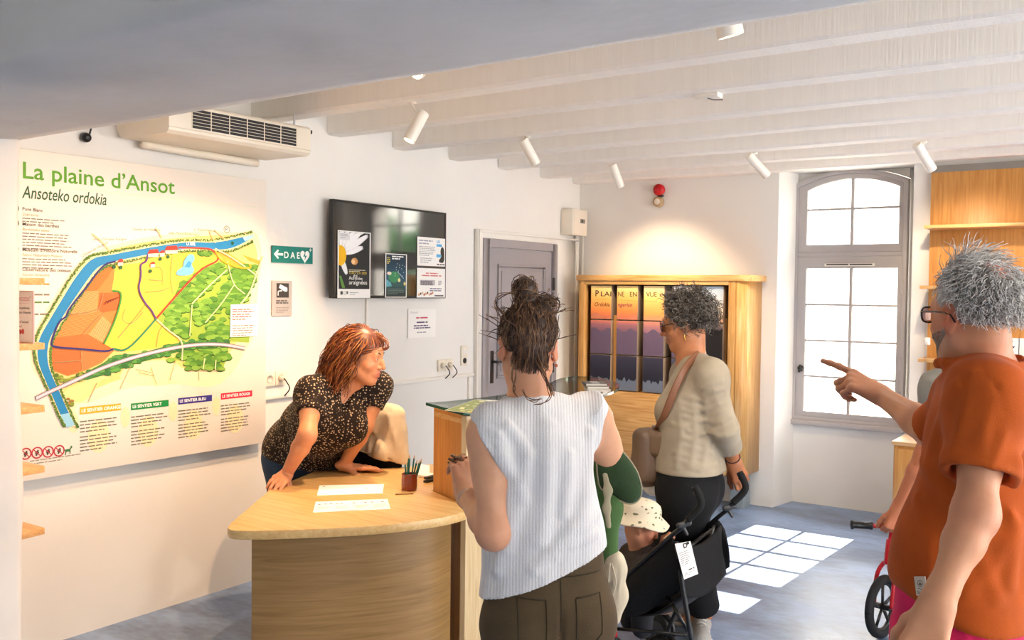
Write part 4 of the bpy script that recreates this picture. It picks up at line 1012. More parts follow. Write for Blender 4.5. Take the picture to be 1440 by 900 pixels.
for (x0, y0, x1, y1) in [(602, 100, 648, 118), (680, 84, 735, 103), (465, 143, 488, 158), (612, 156, 632, 166), (655, 105, 676, 116)]:
    pr.poly(mp_([(x0, y1), (x1, y1 - 2), (x1, y1 + 14), (x0, y1 + 16)]), '#f0d9c0'); pr.poly(mp_([(x0 - 4, y1 + 1), (x0 + 6, y0), (x1 - 4, y0 - 3), (x1 + 4, y1 - 2)]), '#b2332a')
for k in range(5): pr.line(mp_(smo([(405 + k * 12, 350 - k * 6), (412 + k * 12, 330 - k * 4), (425 + k * 11, 338 - k * 5)])), 0.003, '#5b2d1a')
for x, y in [(657, 142), (692, 132), (612, 197), (478, 180), (448, 178), (983, 70)]: pr.disc(*bp_(20 + x / 3.214, 320 + y / 3.214), 0.009, '#1f5a36', 12)
pr.poly(mp_([(975, 348), (1098, 345), (1095, 490), (972, 495)]), '#fbf7ef'); pr.up()
q = bp_(20 + 982 / 3.214, 320 + 368 / 3.214); pr.para(q[0], q[1], 0.15, 5, 0.013, '#cf4a3a', 1); pr.para(q[0], q[1] - 0.085, 0.15, 5, 0.013, '#8a7f74', 2)
def ptxt(s_, x, y, size, col, x1=None, **k):
    a = bp_(x, y); wd = None
    if x1 is not None: wd = bp_(x1, y)[0] - a[0]
    pr.text(s_, a[0], a[1], size, col, width=wd, **k)
ptxt('LA NIVE', 261, 345, 0.026, '#ffffff', 273, bold=0.01)
z1_ = bp_(30, 250)[1]; z2_ = bp_(30, 227)[1]
h_art = pr.h; pr.h = .0010
ptxt("La plaine d\u2019Ansot", 30, 250, (z2_ - z1_) / 0.69, '#5b9a26', 244, bold=0.012)
pr.line([(PY0, bp_(31, 258)[1]), (PY1 - 0.07, bp_(31, 258)[1])], 0.002, '#cfe0b8')
ptxt('Ansoteko ordokia', 31, 278, 0.052 / 0.69, '#2f5a38', 150, bold=0.01, slant=0.22)
for (y, title, sub, n) in [(296, 'Pont Blanc', 'Zubi zuria', 2), (317, 'Maison des barthes', 'Barthetako etxea', 6), (353, "Mus\u00e9um d\u2019Histoire Naturelle", 'Natur Historiako Museoa', 4), (381, 'Observatoire des oiseaux', 'Xorien behatokia', 0)]:
    a = bp_(31, y); pr.disc(a[0] - 0.034, a[1] + 0.008, 0.021, '#33492f', 20)
    pr.text(title, a[0], a[1], 0.021, '#4f4a3c', bold=0.012); pr.text(sub, a[0], a[1] - 0.021, 0.017, '#b08a4a', slant=0.2)
    if n: pr.para(a[0], a[1] - 0.030, 0.23, n, 0.0128, '#7d7468', int(y), h=0.0045)
for (y, n, c) in [(398, 1, '#b08a4a'), (413, 1, '#7d7468'), (424, 1, '#4f7a3c'), (441, 1, '#7d7468')]: a = bp_(31, y); pr.para(a[0], a[1], 0.2, n, 0.018, c, y)
for x, y, s_, r_ in [(128, 338, 'rue du Docteur Voulgre', 0.05), (185, 324, 'Chemin de l\u2019Hoberte', 0.03), (237, 329, 'all\u00e9e Michel Barberteguy', 0.0), (272, 324, 'av. Raoul Follereau', 0.0), (115, 362, 'Chemin du Hargous', .5)]:
    a = bp_(x, y); pr.text(s_, a[0], a[1], 0.018, '#7a6a4c', slant=0.2, rot=r_)
a = bp_(312, 325); pr.text('P', a[0] + .02, a[1], 0.03, '#4f5a3c'); pr.ring(a[0] + 0.03, a[1] + .01, 0.018, 0.003, '#4f5a3c')
for (x0, x1, yb, s_, c) in [(112, 170, 577, 'LE SENTIER ORANGE', '#f3a62b'), (184, 237, 571, 'LE SENTIER VERT', '#12823f'), (250.5, 298, 563, 'LE SENTIER BLEU', '#2f2c83'), (310.5, 354.5, 556, 'LE SENTIER ROUGE', '#d8183f')]:
    a = bp_(x0, yb + 6); b_ = bp_(x1, yb); w_ = b_[0] - a[0]
    pr.h = .0010; pr.disc(a[0] + w_ * 0.45, a[1] - 0.11, 0.055, '#e6d7ae', 14, 0.075); pr.disc(a[0] - 0.03, a[1] - 0.03, 0.025, '#e6d7ae', 12, 0.05); pr.up(0.00005)
    pr.rect(a[0], a[1], a[0] + w_, a[1] + 0.032, c); pr.up(0.00005); pr.text(s_, a[0] + 0.008, a[1] + 0.009, 0.021, '#ffffff', bold=0.015)
    pr.para(a[0], a[1] - 0.03, w_ * 0.98, 4, 0.0155, '#6f6a5a', int(x0), h=0.0055); pr.para(a[0], a[1] - 0.10, w_ * 0.9, 5, 0.0155, '#6f6a5a', int(x0) + 1, h=0.0055)
for i, x in enumerate((21, 36, 52, 67.5, 83)):
    a = bp_(x, 639.5 - i * 1.4); pr.ring(a[0], a[1], 0.023, 0.006, '#b03040'); pr.disc(a[0], a[1], 0.009, '#4a4038', 8); pr.line([(a[0] - .004, a[1] - 0.013), (a[0] + .005, a[1] + .012)], 0.007, '#4a4038'); pr.line([(a[0] - 0.016, a[1] + 0.016), (a[0] + 0.016, a[1] - 0.016)], 0.004, '#b03040')
a = bp_(96, 633); pr.poly([(a[0] - 0.017, a[1] + .004), (a[0] + .006, a[1] + .006), (a[0] + .013, a[1] + .02), (a[0] + .02, a[1] + 0.012), (a[0] + .01, a[1] + .002), (a[0] + .010, a[1] - 0.018), (a[0] + .006, a[1] - 0.018), (a[0] + .004, a[1] - .006), (a[0] - .009, a[1] - .006), (a[0] - .012, a[1] - 0.02), (a[0] - .017, a[1] - 0.02), (a[0] - .014, a[1] - .004), (a[0] - .023, a[1] + .012)], '#2f6a3a')
a = bp_(42, 648); pr.para(a[0], a[1], 0.24, 2, 0.013, '#8a8478', 77, h=0.004)
pr.build('printed_map', M['print'], t)

# ------------------------------------------------------------------ television and the posters taped to it
TX = 0.07
a = on_x(465.3, 279.6, TX); b_ = on_x(629.0, 419.5, TX); TY0, TZ1, TY1, TZ0 = a.y, a.z, b_.y, b_.z
t = thing('television', (0.03, (TY0 + TY1) / 2, TZ0), 'black flat screen television on the left wall, posters taped on it', 'television')
MB().box((0.038, TY0, TZ0), (TX - 0.004, TY1, TZ1)).build('casing', M['black'], t, bevel=0.004)
MB().box((0.014, TY0 + 0.4, TZ0 + 0.15), (0.038, TY1 - 0.4, TZ1 - 0.15)).build('wall_bracket', M['darksteel'], t)
mb = MB()
for (u0, u1, z0, z1) in ((TY0, TY0 + 0.014, TZ0, TZ1), (TY1 - 0.014, TY1, TZ0, TZ1), (TY0 + 0.014, TY1 - 0.014, TZ0, TZ0 + 0.018), (TY0 + 0.014, TY1 - 0.014, TZ1 - 0.013, TZ1)): mb.box((TX - 0.004, u0, z0), (TX, u1, z1))
mb.build('bezel', M['black'], t)
m, nt, bn = nodes_of('dark_screen'); bn.inputs['Base Color'].default_value = lin('#0c1012'); bn.inputs['Roughness'].default_value = 0.07; bn.inputs['Specular IOR Level'].default_value = 0.9; bn.inputs['Coat Weight'].default_value = 0.6; bn.inputs['Coat Roughness'].default_value = 0.06
MB().box((TX - 0.006, TY0 + 0.012, TZ0 + 0.016), (TX - 0.002, TY1 - 0.012, TZ1 - 0.011)).build('screen', m, t)
def poster(name, x0, y0, x1, y1, X, label, cat='poster', col='#f0eeea', thick=0.0016):
    a = on_x(x0, y0, X); b_ = on_x(x1, y1, X)
    t = thing(name, (X, (a.y + b_.y) / 2, b_.z), label, cat)
    MB().box((X - thick, a.y, b_.z), (X, b_.y, a.z)).build('sheet', M['paper'] if col is None else mat(name + '_paper', col, 0.7, var=0.01), t)
    W, Hh = b_.y - a.y, a.z - b_.z
    p = Print((X, a.y, b_.z), (0, 1, 0), (0, 0, 1)); p.W, p.H = W, Hh
    return t, p
PX = TX + 0.003
t, p = poster('poster', 472.5, 323.5, 519.5, 419, PX, 'tall dark poster with a white daisy at the left of the television'); W, Hh = p.W, p.H
p.rect(W * .03, Hh * .135, W * .97, Hh * .985, '#26282a'); p.up()
for ang, l in ((-62, .45), (14, .72), (27, .95), (40, 1.12), (53, 1.15), (67, 1.0), (84, .8)):
    a_ = math.radians(ang); c = (W * 0.06, Hh * 0.64); wv = W * 0.085
    tp = (c[0] + math.cos(a_) * l * W, c[1] + math.sin(a_) * l * W); md = ((c[0] + tp[0]) / 2, (c[1] + tp[1]) / 2); nx, ny = -math.sin(a_) * wv, math.cos(a_) * wv
    pts = [(c[0], c[1]), (md[0] + nx, md[1] + ny), (tp[0] + nx * .5, tp[1] + ny * .5), tp, (tp[0] - nx * .5, tp[1] - ny * .5), (md[0] - nx, md[1] - ny)]
    pts = [(min(max(x, W * .03), W * .97), min(max(y, Hh * .14), Hh * .985)) for x, y in chaikin(pts, 2)]
    p.h += 0.00006; p.poly(pts, '#c9c6cc'); p.h += 0.00003; cxm = sum(q[0] for q in pts) / len(pts); cym = sum(q[1] for q in pts) / len(pts); p.poly([(cxm + (x - cxm) * .86, cym + (y - cym) * .9) for x, y in pts], '#efeef0')
p.up(); p.poly([(max(W * .03, W * .08 + W * .17 * math.cos(i * .314)), Hh * .63 + W * .21 * math.sin(i * .314)) for i in range(20)], '#eeb81d'); p.disc(W * .5, Hh * .55, W * .1, '#c98f57', 14, W * .075); p.disc(W * .46, Hh * .545, W * .06, '#e9c08c', 12, W * .05)
p.poly([(W * .04, Hh * .33), (W * .10, Hh * .33), (W * .22, Hh * .15), (W * .13, Hh * .15)], '#5f8c3c'); p.rect(W * .05, Hh * .86, W * .35, Hh * .97, '#d9d7da'); p.up(.0001)
p.para(W * .07, Hh * .95, W * .25, 3, Hh * .024, '#8d8b90', 3, h=.003); p.text('13.02 > 6.11.2020', W * .33, Hh * .36, Hh * .05, '#e5c24a', bold=.004, width=W * .53); p.text('Au', W * .33, Hh * .275, Hh * .075, '#f5f3ef', width=W * .12, bold=.004); p.text('fil', W * .46, Hh * .275, Hh * .11, '#f5f3ef', bold=0.0, width=W * .12); p.text('des', W * .6, Hh * .275, Hh * .06, '#f5f3ef', width=W * .14, bold=.004)
p.text('araign\u00e9es', W * .33, Hh * .205, Hh * .09, '#f5f3ef', bold=.004, width=W * .56); p.para(W * .33, Hh * .425, W * .54, 2, Hh * .02, '#d8d3b8', 5, h=.004)
p.rect(W * .08, Hh * .05, W * .15, Hh * .10, '#3c3c3c'); p.ring(W * .21, Hh * .075, W * .03, .002, '#3c3c3c'); p.rect(W * .26, Hh * .06, W * .31, Hh * .10, '#5c5c5c'); p.para(W * .36, Hh * .085, W * .28, 2, Hh * .025, '#6c6c6c', 6, h=.003); p.build('print', M['print'], t)
t, p = poster('poster', 541.5, 356, 572.3, 418.5, PX, 'small dark blue poster with a green hill, middle of the television bottom'); W, Hh = p.W, p.H
for i in range(12): p.rect(W * .04, Hh * (.02 + .08 * i), W * .96, Hh * (.10 + .08 * i), ['#2c3a38', '#2f4444', '#31504e', '#355a58', '#2d5460', '#28506a', '#244c66', '#22485e', '#1e4054', '#1c3a4c', '#1a3444', '#18303e'][i])
p.up(); p.disc(W * .40, Hh * .47, W * .26, '#3d8a5c', 20, Hh * .13); p.disc(W * .18, Hh * .55, W * .1, '#e6d6c0', 12, Hh * .04); p.disc(W * .64, Hh * .40, W * .06, '#e5d896', 12); p.disc(W * .9, Hh * .32, W * .055, '#dfc27c', 12); p.line([(W * .55, Hh * .6), (W * .85, Hh * .44)], .003, '#c7d6d6'); p.poly([(W * .04, Hh * .42), (W * .25, Hh * .34), (W * .3, Hh * .26), (W * .04, Hh * .24)], '#5fa6b4')
for i in range(14): p.disc(W * (.45 + .5 * ((i * 37) % 10) / 10), Hh * (.5 + .3 * ((i * 53) % 11) / 11), .003, '#d9dfd4', 6)
p.up(); p.para(W * .3, Hh * .95, W * .62, 2, Hh * .05, '#e8ecec', 8, h=Hh * .028); p.para(W * .08, Hh * .91, W * .14, 4, Hh * .04, '#d9c95a', 9, h=Hh * .02); p.para(W * .1, Hh * .2, W * .8, 4, Hh * .035, '#75837c', 11, h=Hh * .012); p.build('print', M['print'], t)
t, p = poster('notice', 588, 332.5, 628, 375, PX, 'white notice with blue lettering and a dark shape, upper right on the television', 'notice'); W, Hh = p.W, p.H
p.para(W * .05, Hh * .9, W * .58, 2, Hh * .1, '#9aa0b4', 1, h=.008); p.para(W * .06, Hh * .68, W * .58, 6, Hh * .06, '#a9a9ad', 2, h=.005); p.para(W * .1, Hh * .28, W * .5, 3, Hh * .07, '#a9a9ad', 3, h=.006)
p.text('LES', W * .68, Hh * .83, Hh * .13, '#3a9ad8', bold=.02, width=W * .12); p.rect(W * .68, Hh * .7, W * .88, Hh * .79, '#5aaee2'); p.rect(W * .68, Hh * .32, W * .85, Hh * .43, '#5aaee2'); p.up()
p.poly(chaikin([(W * .83, Hh * .6), (W * .88, Hh * .7), (W * .94, Hh * .68), (W * .97, Hh * .55), (W * .97, Hh * .13), (W * .80, Hh * .13), (W * .76, Hh * .2), (W * .87, Hh * .35), (W * .83, Hh * .45)], 1), '#35332f'); p.para(W * .7, Hh * .09, W * .28, 1, .02, '#55554f', 4, last=1); p.build('print', M['print'], t)
t, p = poster('notice', 587.5, 376.5, 628, 418.5, PX, 'white notice with a photo strip along its foot, lower right on the television', 'notice'); W, Hh = p.W, p.H
p.para(W * .3, Hh * .85, W * .45, 1, .03, '#d6807c', 1, h=.008, last=1); p.para(W * .16, Hh * .77, W * .72, 1, .03, '#d6807c', 2, h=.008, last=1); p.rect(W * .1, Hh * .42, W * .63, Hh * .6, '#b9b3b8'); p.up(.0001); p.para(W * .13, Hh * .57, W * .48, 3, Hh * .055, '#6c656c', 3, h=.008, last=.9); p.para(W * .75, Hh * .58, W * .15, 3, Hh * .06, '#8c8a90', 4, h=.006); p.para(W * .45, Hh * .32, W * .45, 2, Hh * .07, '#4f4a78', 5, h=.006, last=.95)
for i in range(9): p.disc(W * (.07 + .06 * i), Hh * (.1 + .03 * (i % 3)), W * .028, ['#c98a4a', '#6e5138', '#d9b48a', '#9c4a38'][i % 4], 8)
p.para(W * .62, Hh * .09, W * .35, 1, .04, '#6a6a6a', 6, h=.01, last=1); p.build('print', M['print'], t)
# the television hangs very slightly turned on its bracket, posters with it
piv = Vector((0.05, (TY0 + TY1) / 2, 0)); rz_ = math.radians(1.6)
for o_ in list(bpy.data.objects):
    if o_.parent is None and o_.name.split('.')[0] in ('television', 'poster', 'notice'):
        d_ = o_.location - piv; o_.location = piv + Matrix.Rotation(rz_, 3, 'Z') @ d_; o_.rotation_euler.z = rz_
# cable duct under the television
t_ = MB().box((0.0, on_x(515, 420, 0).y - 0.008, on_x(515, 470, 0).z - 0.18), (0.012, on_x(515, 420, 0).y + 0.008, TZ0 + 0.02)).build('cable_duct', M['white'], None, bevel=0.002); tag(t_, 'thin white cable duct running down from the television', 'cable duct')

# signs on the wall
t, p = poster('rescue_sign', 382.7, 345, 439.7, 371.3, 0.008, 'green first aid arrow sign with a heart, left of the television', 'sign', '#0f7d72', 0.006); W, Hh = p.W, p.H
p.up(); wh = '#f4f6f2'
p.poly([(W * .04, Hh * .5), (W * .13, Hh * .78), (W * .16, Hh * .72), (W * .125, Hh * .57), (W * .26, Hh * .57), (W * .26, Hh * .43), (W * .125, Hh * .43), (W * .16, Hh * .28), (W * .13, Hh * .22)], wh)
p.text('D A E', W * .28, Hh * .3, Hh * .53, wh, bold=.02, width=W * .38)
hc = W * .80; p.poly([(hc + W * .117 * (math.sin(s_) ** 3), Hh * .46 + Hh * .027 * (13 * math.cos(s_) - 5 * math.cos(2 * s_) - 2 * math.cos(3 * s_) - math.cos(4 * s_))) for s_ in [i * 2 * PI / 28 for i in range(28)]], wh); p.up(.0002)
p.poly([(hc + W * .01, Hh * .72), (hc - W * .045, Hh * .42), (hc, Hh * .44), (hc - W * .01, Hh * .2), (hc + W * .045, Hh * .5), (hc + W * .005, Hh * .48)], '#0f7d72'); p.rect(W * .93, Hh * .74, W * .945, Hh * .96, wh); p.rect(W * .905, Hh * .82, W * .97, Hh * .88, wh); p.build('print', M['print'], t)
t, p = poster('camera_sign', 382.6, 394.5, 410.4, 444, 0.006, 'grey sign with a white camera symbol below the green arrow sign', 'sign', '#b3aeaa', 0.004); W, Hh = p.W, p.H
p.rect(W * .22, Hh * .52, W * .84, Hh * .93, '#3f3b3a'); p.up(); p.poly([(W * .4, Hh * .9), (W * .76, Hh * .80), (W * .76, Hh * .70), (W * .64, Hh * .69), (W * .34, Hh * .8)], wh); p.line([(W * .3, Hh * .58), (W * .3, Hh * .7), (W * .5, Hh * .72)], .006, wh)
p.para(W * .2, Hh * .45, W * .65, 2, Hh * .06, '#5a5552', 1, h=.008, last=.95); p.para(W * .2, Hh * .25, W * .65, 4, Hh * .045, '#8c8682', 2, h=.004); p.build('print', M['print'], t)
t, p = poster('wall_notice', 574, 435, 612.5, 473.5, 0.004, 'small white paper notice on the wall below the television', 'notice', None); W, Hh = p.W, p.H
p.text('Dinozzo!', W * .06, Hh * .86, Hh * .09, '#a9a6b6', slant=.3, width=W * .3); p.para(W * .28, Hh * .72, W * .45, 1, .03, '#c44a58', 1, h=.009, last=1); p.para(W * .3, Hh * .56, W * .4, 1, .03, '#4a4668', 2, h=.009, last=1); p.para(W * .2, Hh * .44, W * .6, 2, Hh * .08, '#4a4668', 3, h=.008, last=1); p.para(W * .32, Hh * .2, W * .33, 1, .02, '#8d8a9a', 4, h=.006, last=1); p.build('print', M['print'], t)

# trunking, sockets, pipes
z = 1.0
o = MB().box((0, 3.46, z - 0.012), (0.018, 5.40, z + 0.012)).build('trim_2', M['white'], None, bevel=0.002); o['kind'] = 'structure'
o = MB().box((0, 5.34, 0.0), (0.018, 5.36, z - 0.012)).build('trim_3', M['white'], None, bevel=0.002); o['kind'] = 'structure'
o = MB().cyl((0.02, 6.80, 0), (0.02, 6.80, 2.08), 0.012, n=10).build('trim_4', M['white'], None, smooth=True); o['kind'] = 'structure'
o = MB().cyl((0.05, 6.86, 0), (0.05, 6.86, 2.08), 0.010, n=10).build('trim_5', M['white'], None, smooth=True); o['kind'] = 'structure'
def socket(y, z, label, n=1, hole=True, size=0.08):
    t = thing('wall_socket', (0, y, z - size / 2), label, 'socket', 'wall sockets along the left wall')
    for i in range(n):
        yy = y + (i - (n - 1) / 2) * size
        pl = MB().box((0, yy - size / 2 + .001, z - size / 2), (0.012, yy + size / 2 - .001, z + size / 2)).build('cover_plate', M['cream'], t, bevel=0.003)
        if hole: MB().lathe((0.0125, yy, z), (1, 0, 0), [(0, 0.022), (0.002, 0.022), (0.002, 0.019), (-0.004, 0.018)], 20).build('socket_ring', mat('socket_grey', '#cfc6b6', 0.4), pl, smooth=True)
    return t
a = on_x(379, 533, 0.0); b_ = on_x(392, 531, 0.0)
s1 = socket((a.y + b_.y) / 2, 1.10, 'double white wall socket just right of the map panel', 2)
s2 = socket(on_x(625, 513, 0).y, 1.085, 'double white wall socket above the trunking beside the door', 2)
s3 = thing('light_switch', (0, on_x(651.5, 502, 0).y, 1.08), 'tall white switch plate next to the door casing', 'switch'); y = WLOC[s3.name].y
MB().box((0, y - 0.035, 1.07), (0.012, y + 0.035, 1.21)).build('cover_plate', M['cream'], s3, bevel=0.003); MB().box((0.012, y - 0.022, 1.15), (0.016, y + 0.022, 1.195)).build('rocker', M['white'], s3, bevel=0.002); MB().lathe((0.0125, y, 1.105), (1, 0, 0), [(0, 0.02), (0.002, 0.02), (0.002, 0.012), (-.003, .01)], 18).build('socket_ring', M['black'], s3, smooth=True)
def plug(y, z, drop, label):
    t = thing('power_plug', (0.012, y, z), label, 'plug', 'plugs in the wall sockets')
    MB().lathe((0.013, y, z), (1, 0, 0), [(0, 0.017), (0.02, 0.016), (0.03, 0.009)], 14).build('plug_body', M['cream'], t, smooth=True)
    MB().tube(spline([(0.043, y, z), (0.06, y + .005, z - 0.02), (0.055, y + 0.03, z - drop * .6), (0.025, y + 0.02, z - drop)], 5), 0.0035, 6).build('cord', M['black'], t, smooth=True)
plug(b_.y, 1.10, 0.10, 'white plug with short dark cord in the socket by the map')
yy = on_x(625, 513, 0).y; plug(yy - .04, 1.085, 0.09, 'white plug in the left half of the socket near the door'); plug(yy + .04, 1.085, 0.09, 'white plug in the right half of the socket near the door')
t = thing('fuse_box', (0, on_x(800, 312, 0.0).y, on_x(800, 333, 0).z), 'cream plastic fuse box high in the far left corner', 'fuse box')
a = on_x(789, 293, 0.0); zb, zt = on_x(800, 330, 0.08).z, on_x(800, 293, .08).z
MB().box((0, a.y, zb), (0.11, a.y + 0.24, zt)).build('casing', M['cream'], t, bevel=0.006)
MB().box((0.111, a.y + 0.02, zb + .01), (0.114, a.y + 0.22, zt - .01)).build('cover', M['cream'], t, bevel=0.003)
q = a.y + 0.12; MB().box((0.114, q, zb + 0.10), (0.118, q + 0.07, zb + 0.135)).build('breaker_window', mat('smoky_window', '#8d857a', 0.3), t); MB().box((0.118, q + .02, zb + 0.108), (0.122, q + .03, zb + 0.126)).build('breaker_switch', M['black'], t)

# alarm on the back wall
t = thing('fire_alarm', (0.74, 6.89, 2.35), 'round red fire alarm beacon high on the back wall', 'alarm')
c = on_y(930, 267.5, 6.89); MB().lathe((c.x, 6.895, c.z), (0, -1, 0), [(0, 0.032), (0.02, 0.034), (0.03, 0.045), (0.06, 0.046), (0.075, 0.035), (0.08, 0.015)], 24).build('beacon', mat('red_plastic', '#c4121c', 0.25, var=0.1), t, smooth=True)
MB().box((c.x - .02, 6.86, c.z - 0.052), (c.x + 0.02, 6.895, c.z - 0.04)).build('bracket', M['black'], t)
c = on_y(927, 284, 6.89); t = thing('siren', (c.x, 6.89, c.z - .03), 'small round cream siren under the red alarm beacon', 'siren')
MB().lathe((c.x, 6.895, c.z), (0, -1, 0), [(0, 0.042), (0.03, 0.042), (0.045, 0.036), (0.047, 0.02)], 24).build('housing', mat('brown_cream', '#b79c74', 0.4), t, smooth=True)
MB().lathe((c.x, 6.849, c.z), (0, -1, 0), [(0, 0.026), (0.006, 0.022), (0.007, 0.008)], 20).build('sounder', M['cream'], t, smooth=True)

# ------------------------------------------------------------------ display cabinet on the back wall
t = thing('display_cabinet', (0.9, 6.72, 0.0), 'wooden display cabinet of turning picture blocks against the back wall', 'display cabinet')
CF = 6.55; CX0, CX1 = 0.20, 1.515; CZ0, CZ1 = 0.265, 1.69
MB().prism([(CX0 - 0.02, CF - 0.012), (CX1 + 0.02, CF - 0.012)] + [(CX1 + 0.02 + 0.09 * math.sin(a_), CF + 0.078 - 0.09 * math.cos(a_)) for a_ in [i * PI / 16 for i in range(1, 9)]] + [(CX1 + 0.11, 6.89), (CX0 - 0.02, 6.89)], CZ1, CZ1 + 0.045).build('top_board', M['woodH'], t, bevel=0.004)
MB().box((CX0, CF, CZ0), (CX0 + 0.055, CF + 0.06, CZ1)).build('frame_post', M['woodV'], t, bevel=0.003)
MB().box((CX1 - 0.055, CF, CZ0), (CX1, CF + 0.06, CZ1)).build('frame_post', M['woodV'], t, bevel=0.003)
MB().box((CX0 + 0.055, CF, 1.66), (CX1 - 0.055, CF + 0.06, CZ1)).build('top_rail', M['woodH'], t, bevel=0.002)
MB().prism([(CX1, CF + 0.001)] + [(CX1 + 0.075 * math.sin(a_), CF + 0.076 - 0.075 * math.cos(a_)) for a_ in [i * PI / 20 for i in range(0, 11)]] + [(CX1 + 0.075, 6.89), (CX1, 6.89)], CZ0, CZ1).build('rounded_side', M['woodV'], t, smooth=True)
MB().box((CX0, CF + 0.06, CZ0), (CX0 + 0.02, 6.89, CZ1)).build('side_panel', M['woodV'], t)
MB().box((CX0 + 0.055, CF + 0.004, CZ0), (CX1 - 0.055, CF + 0.03, 0.822)).build('lower_panel', M['woodH'], t, bevel=0.002)
MB().box((CX0 + 0.02, CF + 0.03, CZ0), (CX1, 6.87, CZ0 + 0.02)).build('bottom_board', M['woodH'], t)
MB().box((CX0 + 0.055, CF + 0.03, 0.80), (CX1 - 0.055, 6.70, 0.822)).build('ledge', M['woodH'], t)
MB().box((CX0 + 0.02, 6.85, CZ0), (CX1, 6.885, CZ1)).build('back_panel', mat('dark_brown_lining', '#4a2d1a', 0.7, var=0.1), t)
for x in (CX0 + .08, CX1 - .02): MB().box((x - 0.05, 6.70, 0), (x + 0.05, 6.84, CZ0)).build('plinth_leg', mat('grey_blue_plinth', '#8d979b', 0.4), t, bevel=0.002)
cols_px = [(830.2, 859.2), (866.7, 896.3), (904.3, 933.6), (944.3, 977), (984.8, 1016.6)]
rows_z = [(1.385, 1.652), (1.110, 1.378), (0.828, 1.103)]
def lerpc(c0, c1, s_): a = [int(c0[i:i + 2], 16) for i in (1, 3, 5)]; b_ = [int(c1[i:i + 2], 16) for i in (1, 3, 5)]; return '#%02x%02x%02x' % tuple(int(round(x + (y - x) * s_)) for x, y in zip(a, b_))
M['block'] = mat('dark_block_edge', '#97816b', 0.5)
grads = {0: ([('#fbdc94', 0), ('#f9b860', .4), ('#ee8a4a', .75), ('#c96f5c', 1)], [('#d97a62', 0), ('#a06a72', .12), ('#6f5566', .4), ('#4a4052', 1)], [('#3d3a4c', 0), ('#2b2b38', .5), ('#1e1f28', 1)])}
grads[1] = grads[0]; grads[2] = ([('#fde6ac', 0), ('#fbcb74', .4), ('#f3a55a', .8), ('#e3906a', 1)], [('#dd8f78', 0), ('#a8747c', .2), ('#6f5870', .6), ('#584a62', 1)], grads[0][2])
grads[3] = ([('#e6e4e6', 0), ('#eed9c2', .5), ('#eeb98c', 1)], [('#d9a488', 0), ('#8a7484', .5), ('#575064', 1)], [('#4c4a5c', 0), ('#33343f', 1)])
grads[4] = ([('#b9cbdd', 0), ('#cfd6da', .35), ('#ecc9a0', .8), ('#d8a07a', 1)], [('#a88a7c', 0), ('#4a4246', .2), ('#2b282c', 1)], [('#2b2a2e', 0), ('#1e1e22', 1)])
